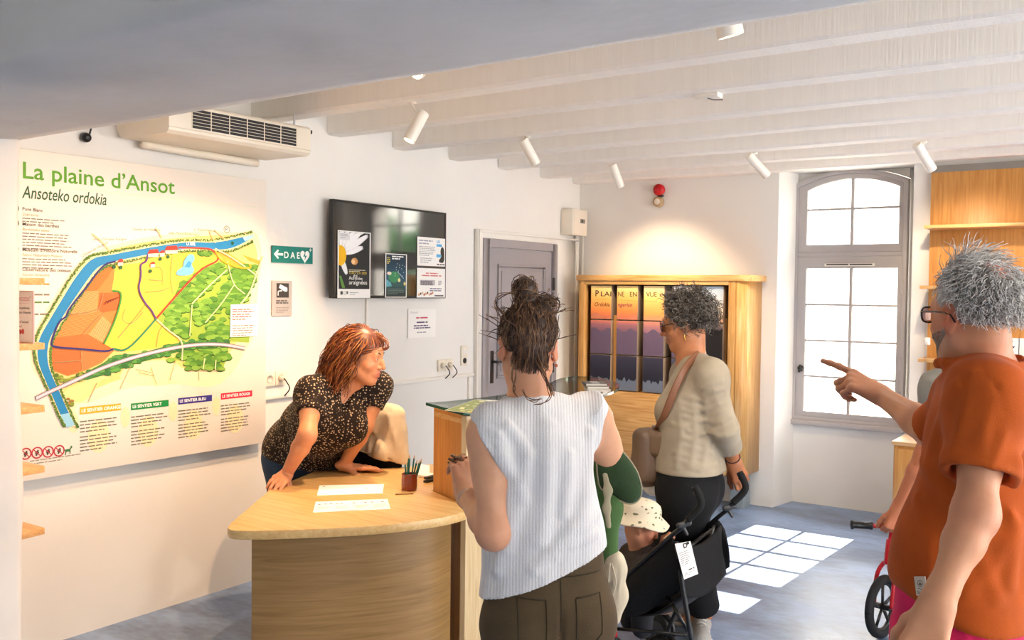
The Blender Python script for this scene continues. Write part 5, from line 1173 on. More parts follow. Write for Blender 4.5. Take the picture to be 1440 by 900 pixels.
for ci, (xa, xb) in enumerate(cols_px):
    BY = 6.575; x0 = on_y(xa, 475, BY).x; x1 = on_y(xb, 475, BY).x
    for ri, (z0, z1) in enumerate(rows_z):
        bl = MB().box((x0, BY, z0), (x1, BY + 0.14, z1)).build('picture_block', M['block'], t, bevel=0.002)
        p = Print((x0, BY, z0), (1, 0, 0), (0, 0, 1)); W, Hh = x1 - x0, z1 - z0; g_ = grads[ci][ri]
        for k in range(24):
            s_ = (k + .5) / 24
            for q in range(len(g_) - 1):
                if g_[q][1] <= s_ <= g_[q + 1][1]: c = lerpc(g_[q][0], g_[q + 1][0], (s_ - g_[q][1]) / (g_[q + 1][1] - g_[q][1])); break
            p.rect(W * .012, Hh * (1 - (k + 1) / 24) * .985 + .002, W * .988, Hh * (1 - k / 24) * .985 + .002, c)
        p.up(); rr = random.Random(ci * 7 + ri)
        if ri == 0 and ci < 3: p.poly([(W * .02, .004)] + [(W * (.02 + .96 * i / 8), Hh * (.10 + .09 * math.sin(i * .8 + ci * 2.1) * (1 - ci * .3))) for i in range(9)] + [(W * .98, .004)], '#cf7f62' if ci < 2 else '#e0986c')
        if ri == 1 and ci < 4: p.poly([(W * .02, .004)] + [(W * (.02 + .96 * i / 10), Hh * (.72 + .06 * math.sin(i * .9 + ci * 1.7))) for i in range(11)] + [(W * .98, .004)], lerpc('#5f5066', '#7a6476', .3)); 
        if ri == 2: p.poly([(W * .02, .004)] + [(W * (.02 + .96 * i / 14), Hh * (.2 + .12 * rr.random() + .1 * abs(math.sin(i * .7 + ci)))) for i in range(15)] + [(W * .98, .004)], '#6d7686' if ci < 3 else '#2c2c30')
        if ci == 4 and ri == 0:
            for i in range(16):
                a_ = rr.uniform(.5, 2.4); b0 = (W * rr.uniform(.35, .8), Hh * .02); p.line([b0, (b0[0] + math.cos(a_) * W * .3, b0[1] + math.sin(a_) * Hh * .22), (b0[0] + math.cos(a_ + .3) * W * .4, b0[1] + math.sin(a_) * Hh * .4)], .0022, '#6a4f42')
        if ci == 4 and ri == 1: p.poly([(W * .02, .004), (W * .02, Hh * .6), (W * .3, Hh * .85), (W * .55, Hh * .9), (W * .8, Hh * .8), (W * .98, Hh * .86), (W * .98, .004)], '#211e20')
        p.up()
        dk = '#3a2c22'
        if ri == 0 and ci == 0: p.text('P', W * .2, Hh * .68, .068, dk, bold=.012); p.text('LAI', W * .46, Hh * .685, .052, dk, bold=.01, width=W * .5); p.line([(W * .2, Hh * .58), (W * .97, Hh * .575)], .002, '#c98a3c'); p.text('Ordokia', W * .17, Hh * .385, .044, '#5a3322', bold=.012, slant=.25, width=W * .72)
        if ri == 0 and ci == 1: p.text('NE', W * .04, Hh * .685, .052, dk, bold=.01, width=W * .3); p.text('EN', W * .6, Hh * .685, .052, dk, bold=.01, width=W * .33); p.line([(W * .02, Hh * .575), (W * .97, Hh * .56)], .002, '#c98a3c'); p.text('ngerian', W * .03, Hh * .385, .044, '#7a3a4a', bold=.012, slant=.25, width=W * .7)
        if ri == 0 and ci == 2: p.text('VUE', W * .12, Hh * .69, .052, dk, bold=.01, width=W * .52); p.line([(W * .02, Hh * .56), (W * .64, Hh * .55)], .002, '#d9793c')
        p.build('picture', M['print'], bl)
for xa, xb, ya, yb in ((860.2, 866, 443, 551), (1017.6, 1020, 448, 551)):
    q0, q1 = on_y(xa, ya, 6.62), on_y(xb, yb, 6.62); MB().box((q0.x, 6.62, q1.z), (q1.x, 6.64, q0.z)).build('lit_gap_strip', M['woodV'], t)  # added wood strips standing in for the lit cabinet inside between the blocks

# ------------------------------------------------------------------ reception desk and the tall glass-topped counter
DZt = 0.74
t = thing('reception_desk', (1.3, 2.9, 0), 'low curved beech reception desk with a rounded left corner', 'desk')
front = [(1.30, 2.20), (1.36, 2.185), (1.47, 2.27), (1.63, 2.435), (1.74, 2.58), (1.82, 2.75), (1.84, 2.87), (1.825, 2.97)]
back = [(1.765, 3.0), (1.486, 3.128), (1.535, 3.25), (1.52, 3.6), (1.10, 3.60), (1.03, 3.43), (0.78, 3.12), (0.93, 2.72)]
fs_ = [(p.x, p.y) for p in spline([(x, y, 0) for x, y in front], 5)]
poly = [(1.262, 2.245)] + fs_ + back
poly = [poly[0]] + poly[1:]
MB().prism(poly, DZt - 0.034, DZt).build('desk_top', M['woodtop'], t, bevel=0.004)
pf = [(p.x, p.y) for p in spline([(1.328, 2.288, 0), (1.455, 2.385, 0), (1.585, 2.53, 0), (1.68, 2.67, 0), (1.74, 2.82, 0), (1.73, 2.955, 0)], 5)]
pin = [(x - 0.025, y + 0.02) for x, y in reversed(pf)]
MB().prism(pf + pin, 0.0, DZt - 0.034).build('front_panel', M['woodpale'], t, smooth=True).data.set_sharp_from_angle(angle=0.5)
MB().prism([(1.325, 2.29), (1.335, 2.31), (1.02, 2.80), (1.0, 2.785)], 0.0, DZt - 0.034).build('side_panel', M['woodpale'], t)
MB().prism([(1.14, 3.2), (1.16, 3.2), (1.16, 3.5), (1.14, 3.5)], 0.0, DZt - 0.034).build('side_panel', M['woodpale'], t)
t = thing('tall_counter', (1.65, 3.7, 0), 'tall curved oak counter with a green-edged glass top beside the desk', 'counter')
outer = [(p.x, p.y) for p in spline([(1.765, 3.005, 0), (1.83, 3.25, 0), (1.86, 3.5, 0), (1.84, 3.8, 0), (1.77, 4.1, 0)], 5)]
inner = [(p.x, p.y) for p in spline([(1.50, 4.02, 0), (1.55, 3.8, 0), (1.57, 3.5, 0), (1.54, 3.25, 0), (1.49, 3.135, 0)], 5)]
fx, fy = (1.765 - 1.49), (3.005 - 3.135); fl_ = math.hypot(fx, fy)
MB().prism([(1.49, 3.135), (1.755, 3.012), (1.762, 3.03), (1.498, 3.155)], 0.0, 1.095).build('front_panel', M['woodpanel'], t, bevel=0.002)
MB().prism(outer + [(x - 0.022, y - 0.004) for x, y in reversed(outer)], 0.0, 1.095).build('outer_panel', M['woodpaleV'], t, smooth=True).data.set_sharp_from_angle(angle=0.5)
MB().prism(inner + [(x + 0.02, y + 0.004) for x, y in reversed(inner)], 0.0, 1.095).build('inner_panel', M['woodpaleV'], t, smooth=True).data.set_sharp_from_angle(angle=0.5)
MB().prism([(1.50, 4.02), (1.77, 4.1), (1.765, 4.12), (1.495, 4.04)], 0.0, 1.095).build('end_panel', M['woodpaleV'], t)
MB().prism(outer[:-1] + inner[1:], 1.06, 1.08).build('top_board', M['woodtop'], t)
gp = [(1.433, 3.151), (1.76, 2.99)] + [(p.x, p.y) for p in spline([(1.80, 3.05, 0), (1.885, 3.35, 0), (1.895, 3.7, 0), (1.84, 4.1, 0), (1.70, 4.42, 0), (1.55, 4.60, 0), (1.38, 4.72, 0), (1.27, 4.66, 0), (1.30, 4.45, 0), (1.44, 4.1, 0), (1.50, 3.8, 0), (1.51, 3.5, 0), (1.475, 3.25, 0)], 4)]
MB().prism(gp, 1.1, 1.112).build('glass_top', M['greenglass'], t)
n = len(gp); mb = MB()   # the green edge of the plate glass
for i in range(n):
    a_, b_ = gp[i], gp[(i + 1) % n]; dx, dy = b_[0] - a_[0], b_[1] - a_[1]; l = math.hypot(dx, dy); nx, ny = dy / l * .0012, -dx / l * .0012
    mb.add([(a_[0] + nx, a_[1] + ny, 1.1), (b_[0] + nx, b_[1] + ny, 1.1), (b_[0] + nx, b_[1] + ny, 1.112), (a_[0] + nx, a_[1] + ny, 1.112)], [(0, 1, 2, 3)])
mb.build('glass_edge', mat('green_glass_edge', '#1d5a4c', 0.15, spec=0.8), t, fix=False)
for (x, y) in ((1.55, 3.2), (1.75, 3.12), (1.7, 4.0), (1.56, 3.9)): MB().cyl((x, y, 1.08), (x, y, 1.0995), 0.01, n=12).build('glass_stud', M['steel'], t)

def sheet(name, pts, z, label, cat, cols=None, group=None, th=0.0008):
    c = sum((Vector((p[0], p[1], 0)) for p in pts), Vector()) / len(pts)
    t = thing(name, (c.x, c.y, z), label, cat, group)
    MB().prism([(p[0], p[1]) for p in pts], z, z + th).build('sheet', M['paper'], t)
    U = Vector((pts[1][0] - pts[0][0], pts[1][1] - pts[0][1], 0)); V = Vector((pts[3][0] - pts[0][0], pts[3][1] - pts[0][1], 0))
    p = Print((pts[0][0], pts[0][1], z + th), U, V); p.W, p.H = U.length, V.length
    return t, p
def dz(x, y): q = on_z(x, y, DZt); return (q.x, q.y)
t, p = sheet('paper_sheet', [dz(446, 697), dz(538, 694), dz(540, 681), dz(449, 683)], DZt + .0004, 'blank-looking white sheet on the desk nearer the woman in the spotted blouse', 'paper')
p.disc(p.W * .08, p.H * .85, .006, '#3b4a55', 10); p.disc(p.W * .75, p.H * .55, .006, '#c9a07a', 8); p.para(p.W * .06, p.H * .15, .05, 1, .01, '#8d8d95', 1); p.build('print', M['print'], t)
t, p = sheet('leaflet', [dz(440, 721), dz(549, 716), dz(545, 702), dz(444, 706)], DZt + .0004, 'long folded leaflet with small dark pictures, nearest paper on the desk', 'leaflet')
for k in range(1, 4): p.line([(p.W * k / 4, 0), (p.W * k / 4, p.H)], .001, '#c9c4c4')
for k, x in enumerate((.06, .14, .21, .29, .35, .52, .67, .76, .9)): p.disc(p.W * x, p.H * .72, .0065, '#46404a', 8)
for k in range(4): p.para(p.W * (.03 + k * .25), p.H * .5, p.W * .2, 4, .014, '#c2b9bd', k)
p.rect(p.W * .35, .004, p.W * .6, .010, '#c98a96'); p.build('print', M['print'], t)
t, p = sheet('paper_sheet', [dz(586, 670), dz(604, 672), dz(604, 655), dz(590, 653)], DZt + .0004, 'white sheet lying against the foot of the tall counter', 'paper'); p.build('print', M['print'], t) if p.mb.v else None
q = on_z(598, 672, DZt); t = MB().box((q.x - 0.035, q.y - .01, DZt + .002), (q.x + 0.015, q.y + .06, DZt + .012)).build('notepad', M['paper'], None); tag(t, 'thin white notepad at the foot of the tall counter', 'notepad')
q = on_z(602, 678, DZt); t = thing('stapler', (q.x, q.y, DZt), 'small black stapler half hidden by the tall counter', 'stapler'); MB().box((q.x - .012, q.y - .02, DZt), (q.x + .012, q.y + .05, DZt + .01)).build('base', M['black'], t, bevel=.002); MB().box((q.x - .01, q.y - .02, DZt + .014), (q.x + .01, q.y + .05, DZt + .026)).build('arm', M['black'], t, bevel=.003)
q = on_z(569, 695, DZt); t = MB().tube([(q.x - .02, q.y - .035, DZt + .0035), (q.x + .03, q.y + .02, DZt + .0035)], .0032, 8).build('pencil_stub', mat('brown_pencil', '#8a6a3a', .5), None); tag(t, 'short brown pencil lying beside the pencil pot', 'pencil')
# pencil pot
q = on_z(575.5, 689, DZt); c = Vector((q.x, q.y, DZt))
M['clay'] = mat('glazed_brown_clay', '#7d2f1c', 0.25, var=0.2, scale=9, coat=0.4)
t = MB().lathe(c, (0, 0, 1), [(0, .030), (.006, .033), (.02, .0345), (.045, .034), (.066, .0325), (.07, .034), (.072, .033), (.072, .030), (.066, .0295), (.008, .030)], 28).build('pencil_pot', M['clay'], None, smooth=True, origin=c); tag(t, 'brown glazed clay pot full of green pencils on the desk', 'pot')
M['pencil'] = mat('green_pencil_lacquer', '#1f6f63', 0.3, var=.1); M['pencilwood'] = mat('pencil_tip_wood', '#d9b184', .6)
rnd = random.Random(8)
plabels = ['leaning furthest left in the clay pot', 'second from the left in the clay pot', 'at the back of the clay pot, tallest', 'in the middle of the clay pot', 'right of centre in the clay pot', 'at the front of the clay pot', 'leaning right in the clay pot', 'leaning furthest right in the clay pot']
for i in range(8):
    u = -0.02 + 0.04 * i / 7; base = c + RGT * u * .6 + Vector((rnd.uniform(-.008, .008), rnd.uniform(-.008, .008), .009)); tip = base + RGT * (u * 1.1 + .016) + Vector((rnd.uniform(-.006, .006), rnd.uniform(-.006, .006), .105 + (.022 if i in (2, 3, 4) else rnd.uniform(-.008, .01))))
    d_ = (tip - base).normalized()
    t = thing('pencil', base, 'dark green pencil ' + plabels[i], 'pencil', 'green pencils in the clay pot')
    MB().tube([base, tip], .0038, 6).build('shaft', M['pencil'], t); MB().tube([tip, tip + d_ * .008, tip + d_ * .016], [.0036, .0022, .0006], 6).build('tip', M['pencilwood'], t)
# leaflets and booklets under / on the glass
def gz(x, y, z=1.1125): q = on_z(x, y, z); return (q.x, q.y)
t, p = sheet('map_leaflet', [gz(625, 577), gz(664, 582), gz(705, 563), gz(668, 562)], 1.1125, 'green and yellow map leaflet spread on the near end of the glass top', 'leaflet')
p.rect(.004, .004, p.W - .004, p.H - .004, '#8c9a5a'); p.up(); rr = random.Random(2)
for k in range(26): p.disc(rr.uniform(.02, p.W - .02), rr.uniform(.02, p.H - .02), rr.uniform(.008, .022), rr.choice(['#d9cf7c', '#6f8a4a', '#a5b070', '#b9c48a', '#e5dfae']), 7); p.h += .000004
p.build('print', M['print'], t)
for k, (x, y, zz, cc, lab) in enumerate([(840, 549, 1.1125, '#d9d6d2', 'white booklet at the bottom of the pile at the far end of the glass'), (838, 545, 1.1245, '#8d8a86', 'grey booklet in the middle of the pile on the far glass end'), (836, 541, 1.1365, '#3c3d3c', 'dark booklet with small pictures on top of the far pile')]):
    q = on_z(x, y, zz); t = thing('booklet', (q.x, q.y, zz), lab, 'booklet', 'booklets piled on the far end of the glass'); u = Vector((.62, -.78, 0)); v_ = Vector((.78, .62, 0)); cc_ = Vector((q.x, q.y, zz + .006))
    MB().obox(cc_, u, v_, (0, 0, 1), .075 - k * .006, .055, .0055).build('cover', mat('booklet_cover', cc, .5), t)
    MB().obox(cc_ + u * .003, u, v_, (0, 0, 1), .0745 - k * .006, .0515, .0045).build('pages', M['paper'], t)
    if k == 2:
        p = Print(cc_ - u * .06 - v_ * .05 + Vector((0, 0, .0056)), u, v_)
        for i in range(3): p.rect(.01 + i * .036, .03, .037 + i * .036, .07, ['#c9c6bf', '#a9a297', '#d9d9d4'][i])
        p.build('print', M['print'], t)
t, p = sheet('flyer', [gz(846, 556), gz(852, 555), gz(857, 549), gz(850, 549)], 1.1125, 'small white flyer near the rounded end of the glass', 'flyer'); p.up()

# ------------------------------------------------------------------ shelves on the partition (left edge) with a framed notice
for i, (yy, lab) in enumerate([(391, 'topmost short wooden shelf at the left edge, over the notice'), (482, 'short wooden shelf at the left edge, under the notice'), (570, 'third short wooden shelf from the top at the left edge'), (655, 'fourth short wooden shelf from the top, crossing the map foot'), (742, 'lowest short wooden shelf at the left edge')]):
    q = on_y(63, yy, 2.02); zt = q.z; x1 = q.x
    mb = MB().prism([(0.12, Y1 + .03), (x1 + .03, Y1 + .03), (x1, 2.02), (0.12, 2.02)], zt - .026, zt)
    tag(mb.build('wall_shelf', M['shelfend'] if False else M['shelfwood'], None, bevel=.001), lab, 'shelf', 'short shelves on the left partition')
    if i == 0: zs0, xs = zt - .026, x1
    if i == 1: zs1 = zt
qb = on_y(52, 468, 1.98)
t = thing('framed_notice', (qb.x - .1, 1.95, zs1), 'white notice with pink edge standing on the second left shelf', 'notice')
MB().box((qb.x - .2, 1.965, zs1), (qb.x, 1.971, zs1 + .205)).build('backing', mat('pink_edge', '#d9a9ab', .5), t)
p = Print((qb.x - .2, 1.965, zs1), (1, 0, 0), (0, 0, 1)); p.up(); p.rect(.003, .003, .197, .202, '#efecec'); p.up()
p.text('Dinozzo!', .065, .165, .03, '#c98a94', slant=.3, width=.115); p.line([(.07, .155), (.17, .155)], .001, '#d9a9ab'); p.text('de pelotes', .09, .133, .013, '#2b2b33', bold=.02, width=.085); p.text("et piton d\u2019identit\u00e9", .07, .115, .013, '#2b2b33', bold=.02, width=.115); p.text("de \u00e0 l\u2019accueil", .08, .078, .013, '#2b2b33', bold=.02, width=.085); p.text('tion !', .08, .06, .013, '#2b2b33', bold=.02, width=.04)
p.disc(.10, .042, .018, '#b23a42', 10, .01); p.disc(.125, .044, .011, '#c4545a', 10); p.poly([(.09, .012), (.104, .012), (.102, .036), (.094, .036)], '#b9bcc6'); p.build('print', M['print'], t)

# ------------------------------------------------------------------ oak panel with shelves right of the window
t = thing('shelf_wall', (3.9, 6.86, 0), 'tall orange oak panel on the back wall right of the window', 'wall panel')
px0 = on_y(1308, 300, 6.86).x
for i in range(4):
    xa = px0 + i * .62; MB().box((xa + .001, 6.862, .02), (xa + .618, 6.892, 2.43)).build('panel', M['woodpanel'], t, bevel=.0015)
MB().box((px0, 6.865, 2.43), (px0 + 2.48, 6.892, 2.475)).build('top_strip', mat('grey_strip', '#8a8680', .6), t)
SHZ = [2.062, 1.666, 1.185]
SHY = 6.62
for i, zz in enumerate(SHZ):
    x0 = on_y(1297 if i == 0 else 1293, 402, SHY).x
    mb = MB().box((x0, SHY, zz - .022), (px0 + 2.45, 6.861, zz)); tag(mb.build('oak_shelf', M['shelfwood'], None, bevel=.002), ['top long oak shelf on the orange panel right of the window', 'middle long oak shelf, behind the grey-haired man\u2019s head', 'lowest long oak shelf, at the grey-haired man\u2019s neck'][i], 'shelf', 'long shelves on the oak panel')
t = thing('base_cabinet', (3.9, 6.7, 0), 'low oak cabinet below the shelves, behind the man in orange', 'cabinet')
MB().box((px0 - .12, 6.50, .05), (px0 + 2.45, 6.86, .62)).build('body', M['woodpanel'], t, bevel=.003); MB().box((px0 - .13, 6.48, .62), (px0 + 2.46, 6.86, .645)).build('cabinet_top', M['shelfwood'], t, bevel=.003)
for i in range(4): MB().box((px0 - .11 + i * .64, 6.485, .07), (px0 + .515 + i * .64, 6.5, .60)).build('door', M['woodpanel'], t, bevel=.002)
MB().box((px0 - .10, 6.54, 0), (px0 + 2.4, 6.85, .05)).build('plinth', M['black'], t)
# clear card rail with white clips
t = thing('card_rail', (2.74, 6.60, .9), 'clear hanging strip with white clips at the shelf ends', 'card rail')
xr = on_y(1305, 480, 6.60).x
MB().box((xr - .022, 6.612, .78), (xr - .004, 6.614, 1.62)).build('clear_strip', M['glass'], t)
for yy in (445, 480, 530): q = on_y(1308, yy, 6.6); MB().box((xr - .02, 6.598, q.z - .024), (xr + .012, 6.611, q.z + .024)).build('clip', M['white'], t, bevel=.003)
MB().tube([(xr - .013, 6.611, 1.62), (xr - .013, 6.615, 1.645)], .003, 6).build('hook', M['steel'], t)
for i, (x, wd, lab) in enumerate([(1411, .088, 'white card with dark bird drawings, left on the lowest shelf'), (1432, .085, 'white card with brown bird drawings, right on the lowest shelf')]):
    q = on_y(x, 500, 6.66); t = thing('postcard', (q.x, 6.66, SHZ[2]), lab, 'postcard', 'bird cards on the lowest oak shelf')
    MB().box((q.x, 6.66, SHZ[2]), (q.x + wd, 6.664, SHZ[2] + .155)).build('card', M['paper'], t)
    p = Print((q.x, 6.66, SHZ[2]), (1, 0, 0), (0, 0, 1)); rr = random.Random(i + 4)
    for k in range(4):
        cx, cz = wd * rr.uniform(.25, .75), .03 + k * .032; p.poly([(cx - .022, cz - .006), (cx, cz + .012), (cx + .018, cz + .008), (cx + .026, cz + .012), (cx + .016, cz - .004), (cx, cz - .008)], '#4a443c' if i == 0 else '#7d4a34')
    p.build('print', M['print'], t)
q = on_y(1408, 470, 6.67); t = MB().tube([(q.x, 6.67, SHZ[2]), (q.x, 6.67, SHZ[2] + .2), (q.x + .01, 6.665, SHZ[2] + .215), (q.x + .03, 6.66, SHZ[2] + .2)], .003, 6).build('wire_stand', M['white'], None, smooth=True); tag(t, 'thin white wire stand rising behind the bird cards', 'stand')

# ------------------------------------------------------------------ people
R_, U_, F_ = npv(RGT), npv(UPV), npv(FWD); Z_ = npv((0, 0, 1))
RH = unit(R_ * [1, 1, 0]); FH = unit(F_ * [1, 1, 0])      # right / away, level with the floor
def J(x, y, d): return npv(pix(x, y, d))
M['skin'] = skin_mat('skin'); M['eyewhite'] = mat('eye_white', '#e9e3da', .2); M['iris'] = mat('brown_iris', '#3a281a', .15); M['brow'] = mat('brow_hair', '#4a372b', .7)
M['hair'] = hair_mat('hair_fibres')
def cloth(name, col, var=.06, bump=.2, bscale=220, rough=.85, wave=None, sheen=.04, scale=14):
    m = mat(name, col, rough, var=var, scale=scale, bump=bump, bscale=bscale, spec=.2, sheen=sheen)
    if wave:   # crinkled or twill ribs
        nt = m.node_tree; b = nt.nodes['Principled BSDF']; tc = nt.nodes['Texture Coordinate']
        w = nt.nodes.new('ShaderNodeTexWave'); w.inputs['Scale'].default_value = wave[0]; w.inputs['Distortion'].default_value = wave[1]; w.inputs['Detail'].default_value = 2; w.inputs['Detail Scale'].default_value = 1.5
        mp = nt.nodes.new('ShaderNodeMapping'); mp.inputs['Rotation'].default_value = wave[3]; nt.links.new(tc.outputs['Object'], mp.inputs[0]); nt.links.new(mp.outputs[0], w.inputs['Vector'])
        bp = nt.nodes.new('ShaderNodeBump'); bp.inputs['Strength'].default_value = wave[2]; bp.inputs['Distance'].default_value = .008
        old = [l for l in nt.links if l.to_socket == b.inputs['Normal']]
        nt.links.new(w.outputs['Fac'], bp.inputs['Height'])
        if old: nt.links.new(old[0].from_socket, bp.inputs['Normal'])
        nt.links.new(bp.outputs[0], b.inputs['Normal'])
    return m
def person(loc, label):
    return thing('person', tuple(loc), label, 'person')
def torso(S, pel, che, nek, shL, shR, fP, fC, wP=.155, dP=.115, wW=.125, dW=.095, wC=.15, dC=.11, g=0., sh=.052, belly=None, bust=None, hC=.19, hs=1.):
    pel, che, nek, shL, shR = map(npv, (pel, che, nek, shL, shR))
    up = unit(che - pel); FP = Frame(pel, fP, up); FC = Frame(che, fC, unit(nek - che))
    S.ell(pel, (wP + g, dP + g, .12 * hs + g), FP.ax(), .05)
    for sx in (-1, 1): S.ell(FP(sx * .07 * hs, -.045 * hs, -.04 * hs), (.085 * hs + g, .085 * hs + g, .095 * hs + g), FP.ax(), .05 * hs)
    wai = pel * .5 + che * .5
    fW = unit(npv(fP) + npv(fC))
    S.cap(pel + up * .03, wai, wW + g + .01, wW + g, .06, (fW, dW / wW)); S.cap(wai, che - up * .02, wW + g, wC * .93 + g, .06, (fW, dC / wC))
    S.ell(che, (wC + g, dC + g, hC + g), FC.ax(), .05)
    for s_ in (shL, shR):
        S.cap(nek - (nek - che) * .12, s_, .045 * hs + g, sh + g, .05 * hs)
        S.cap(che + (nek - che) * .2, s_ - unit(nek - che) * .03 * hs, .08 * hs + g, sh + g, .06 * hs)
    if belly: S.ell(belly[0], belly[1], FP.ax(), .07)
    if bust:
        for sx in (-1, 1): S.ell(FC(sx * bust[1], dC * .72, bust[2]), (bust[0] + g,) * 3, FC.ax(), .05)
    return FP, FC
def scalp_dirs(n, keep, seed=0, jit=.04):
    rr = np.random.RandomState(seed); i = np.arange(n) + .5; ph = np.arccos(1 - 2 * i / n); th = PI * (1 + 5 ** .5) * i
    D = np.stack([np.cos(th) * np.sin(ph), np.sin(th) * np.sin(ph), np.cos(ph)], 1) + rr.normal(0, jit, (n, 3)); D /= np.linalg.norm(D, axis=1, keepdims=True)
    return D[keep(D[:, 0], D[:, 1], D[:, 2])]
HC = (0, -.014, .037); HR = (.0765, .0975, .0835)
def scalp(H, D, lift=1.0):
    P = np.array(HC) + D * np.array(HR) * np.reshape(lift, (-1, 1)); return H.o + (P[:, 0:1] * H.x + P[:, 1:2] * H.y + P[:, 2:3] * H.z) * H.k
def to_local(H, P): Q = P - H.o; return np.stack([Q @ H.x, Q @ H.y, Q @ H.z], -1) / H.k
def grow(H, D, v0, length, steps, grav, g=.25, lift=(1.04, 1.2), curl=0., turns=0., wave=0., freq=3., seed=0, extra=None, jit=.15):
    """strands integrated along the head: pushed out of the skull, pulled by grav"""
    rr = np.random.RandomState(seed); n = len(D); P = scalp(H, D, .99); v = np.array(v0) if np.ndim(v0) == 2 else np.tile(v0, (n, 1)); v = v + rr.normal(0, jit, (n, 3))
    lf = rr.uniform(lift[0], lift[1], n); L = length * rr.uniform(.75, 1.1, n); out = [P.copy()]; c = H(*HC)
    for s in range(1, steps):
        v = v / (np.linalg.norm(v, axis=1, keepdims=True) + 1e-9); v = v + g * npv(grav); v /= np.linalg.norm(v, axis=1, keepdims=True)
        P = P + v * (L / (steps - 1))[:, None]
        q = (to_local(H, P) - HC) / HR; r = np.linalg.norm(q, axis=1); tgt = 1 + (lf - 1) * min(1, s / 3)
        m = r < tgt; q[m] *= (tgt[m] / r[m])[:, None]; loc = q * HR + HC; Pn = H.o + (loc[:, 0:1] * H.x + loc[:, 1:2] * H.y + loc[:, 2:3] * H.z) * H.k
        if extra is not None: Pn = extra(Pn, s / steps)
        v = Pn - out[-1]; P = Pn; out.append(P.copy())
    A = np.stack(out, 1)
    T = np.gradient(A, axis=1); T /= np.linalg.norm(T, axis=2, keepdims=True) + 1e-9; s1 = np.cross(T, rr.normal(size=(n, 1, 3))); s1 /= np.linalg.norm(s1, axis=2, keepdims=True) + 1e-9; s2 = np.cross(T, s1)
    t = np.linspace(0, 1, steps)[None, :, None]; ph = rr.uniform(0, 6.28, (n, 1, 1))
    if curl: A = A + (s1 * np.cos(t * turns * 6.28 + ph) + s2 * np.sin(t * turns * 6.28 + ph)) * curl * np.minimum(1, t * 3) * rr.uniform(.6, 1.3, (n, 1, 1))
    if wave: A = A + s1 * np.sin(t * freq * 6.28 + ph * .35) * wave * t
    return A
def hcols(n, cols, seed=0):
    rr = np.random.RandomState(seed); C = np.array([lin(c)[:3] for c in cols]); a = rr.randint(0, len(C), n); b = rr.randint(0, len(C), n); t = rr.rand(n, 1); return C[a] * (1 - t) + C[b] * t
def shoe(name, parent, heel, toe, col, sole, mats, k=1.0):
    heel, toe = npv(heel), npv(toe); d = unit((toe - heel) * [1, 1, 0]); s = np.cross(d, Z_)
    S = Sculpt(); S.cap(heel + Z_ * .045, heel + d * .06 + Z_ * .05, .034, .036, .03); S.cap(heel + d * .05 + Z_ * .045, toe - d * .035 + Z_ * .032, .040, .030, .03, (Z_, .85)); S.cap(heel + d * .03 + Z_ * .08, heel + d * .055 + Z_ * .085, .032, .035, .02)
    S.ell(toe - d * .06 + Z_ * .03, (.046, .065, .032), (s, d, Z_), .03); S.cut(heel + Z_ * .022, -Z_); S.cut(heel + Z_ * .105, Z_, .01)
    o = S.build(name, mats[0], parent, .005)
    S = Sculpt(); S.cap(heel + Z_ * .012, toe - d * .03 + Z_ * .012, .040, .042, .03, (Z_, .42)); S.ell(toe - d * .06 + Z_ * .012, (.05, .066, .018), (s, d, Z_), .03); S.cut(heel + Z_ * .024, Z_); S.cut(heel + Z_ * .001, -Z_)
    S.build('sole', mats[1], o, .005)
    mb = MB()
    for i in range(4): c = heel + d * (.10 + i * .022) + Z_ * (.083 - i * .009); mb.tube([tuple(c - s * .022 - Z_ * .006), tuple(c + Z_ * .004), tuple(c + s * .022 - Z_ * .006)], .0028, 6)
    l = mb.build('laces', mats[1], o, smooth=True); l['kind'] = 'stuff'
    return o
M['denim'] = cloth('blue_denim', '#2f4257', .15, .4, 160); M['sole_white'] = mat('white_rubber_sole', '#d9d6cf', .7)

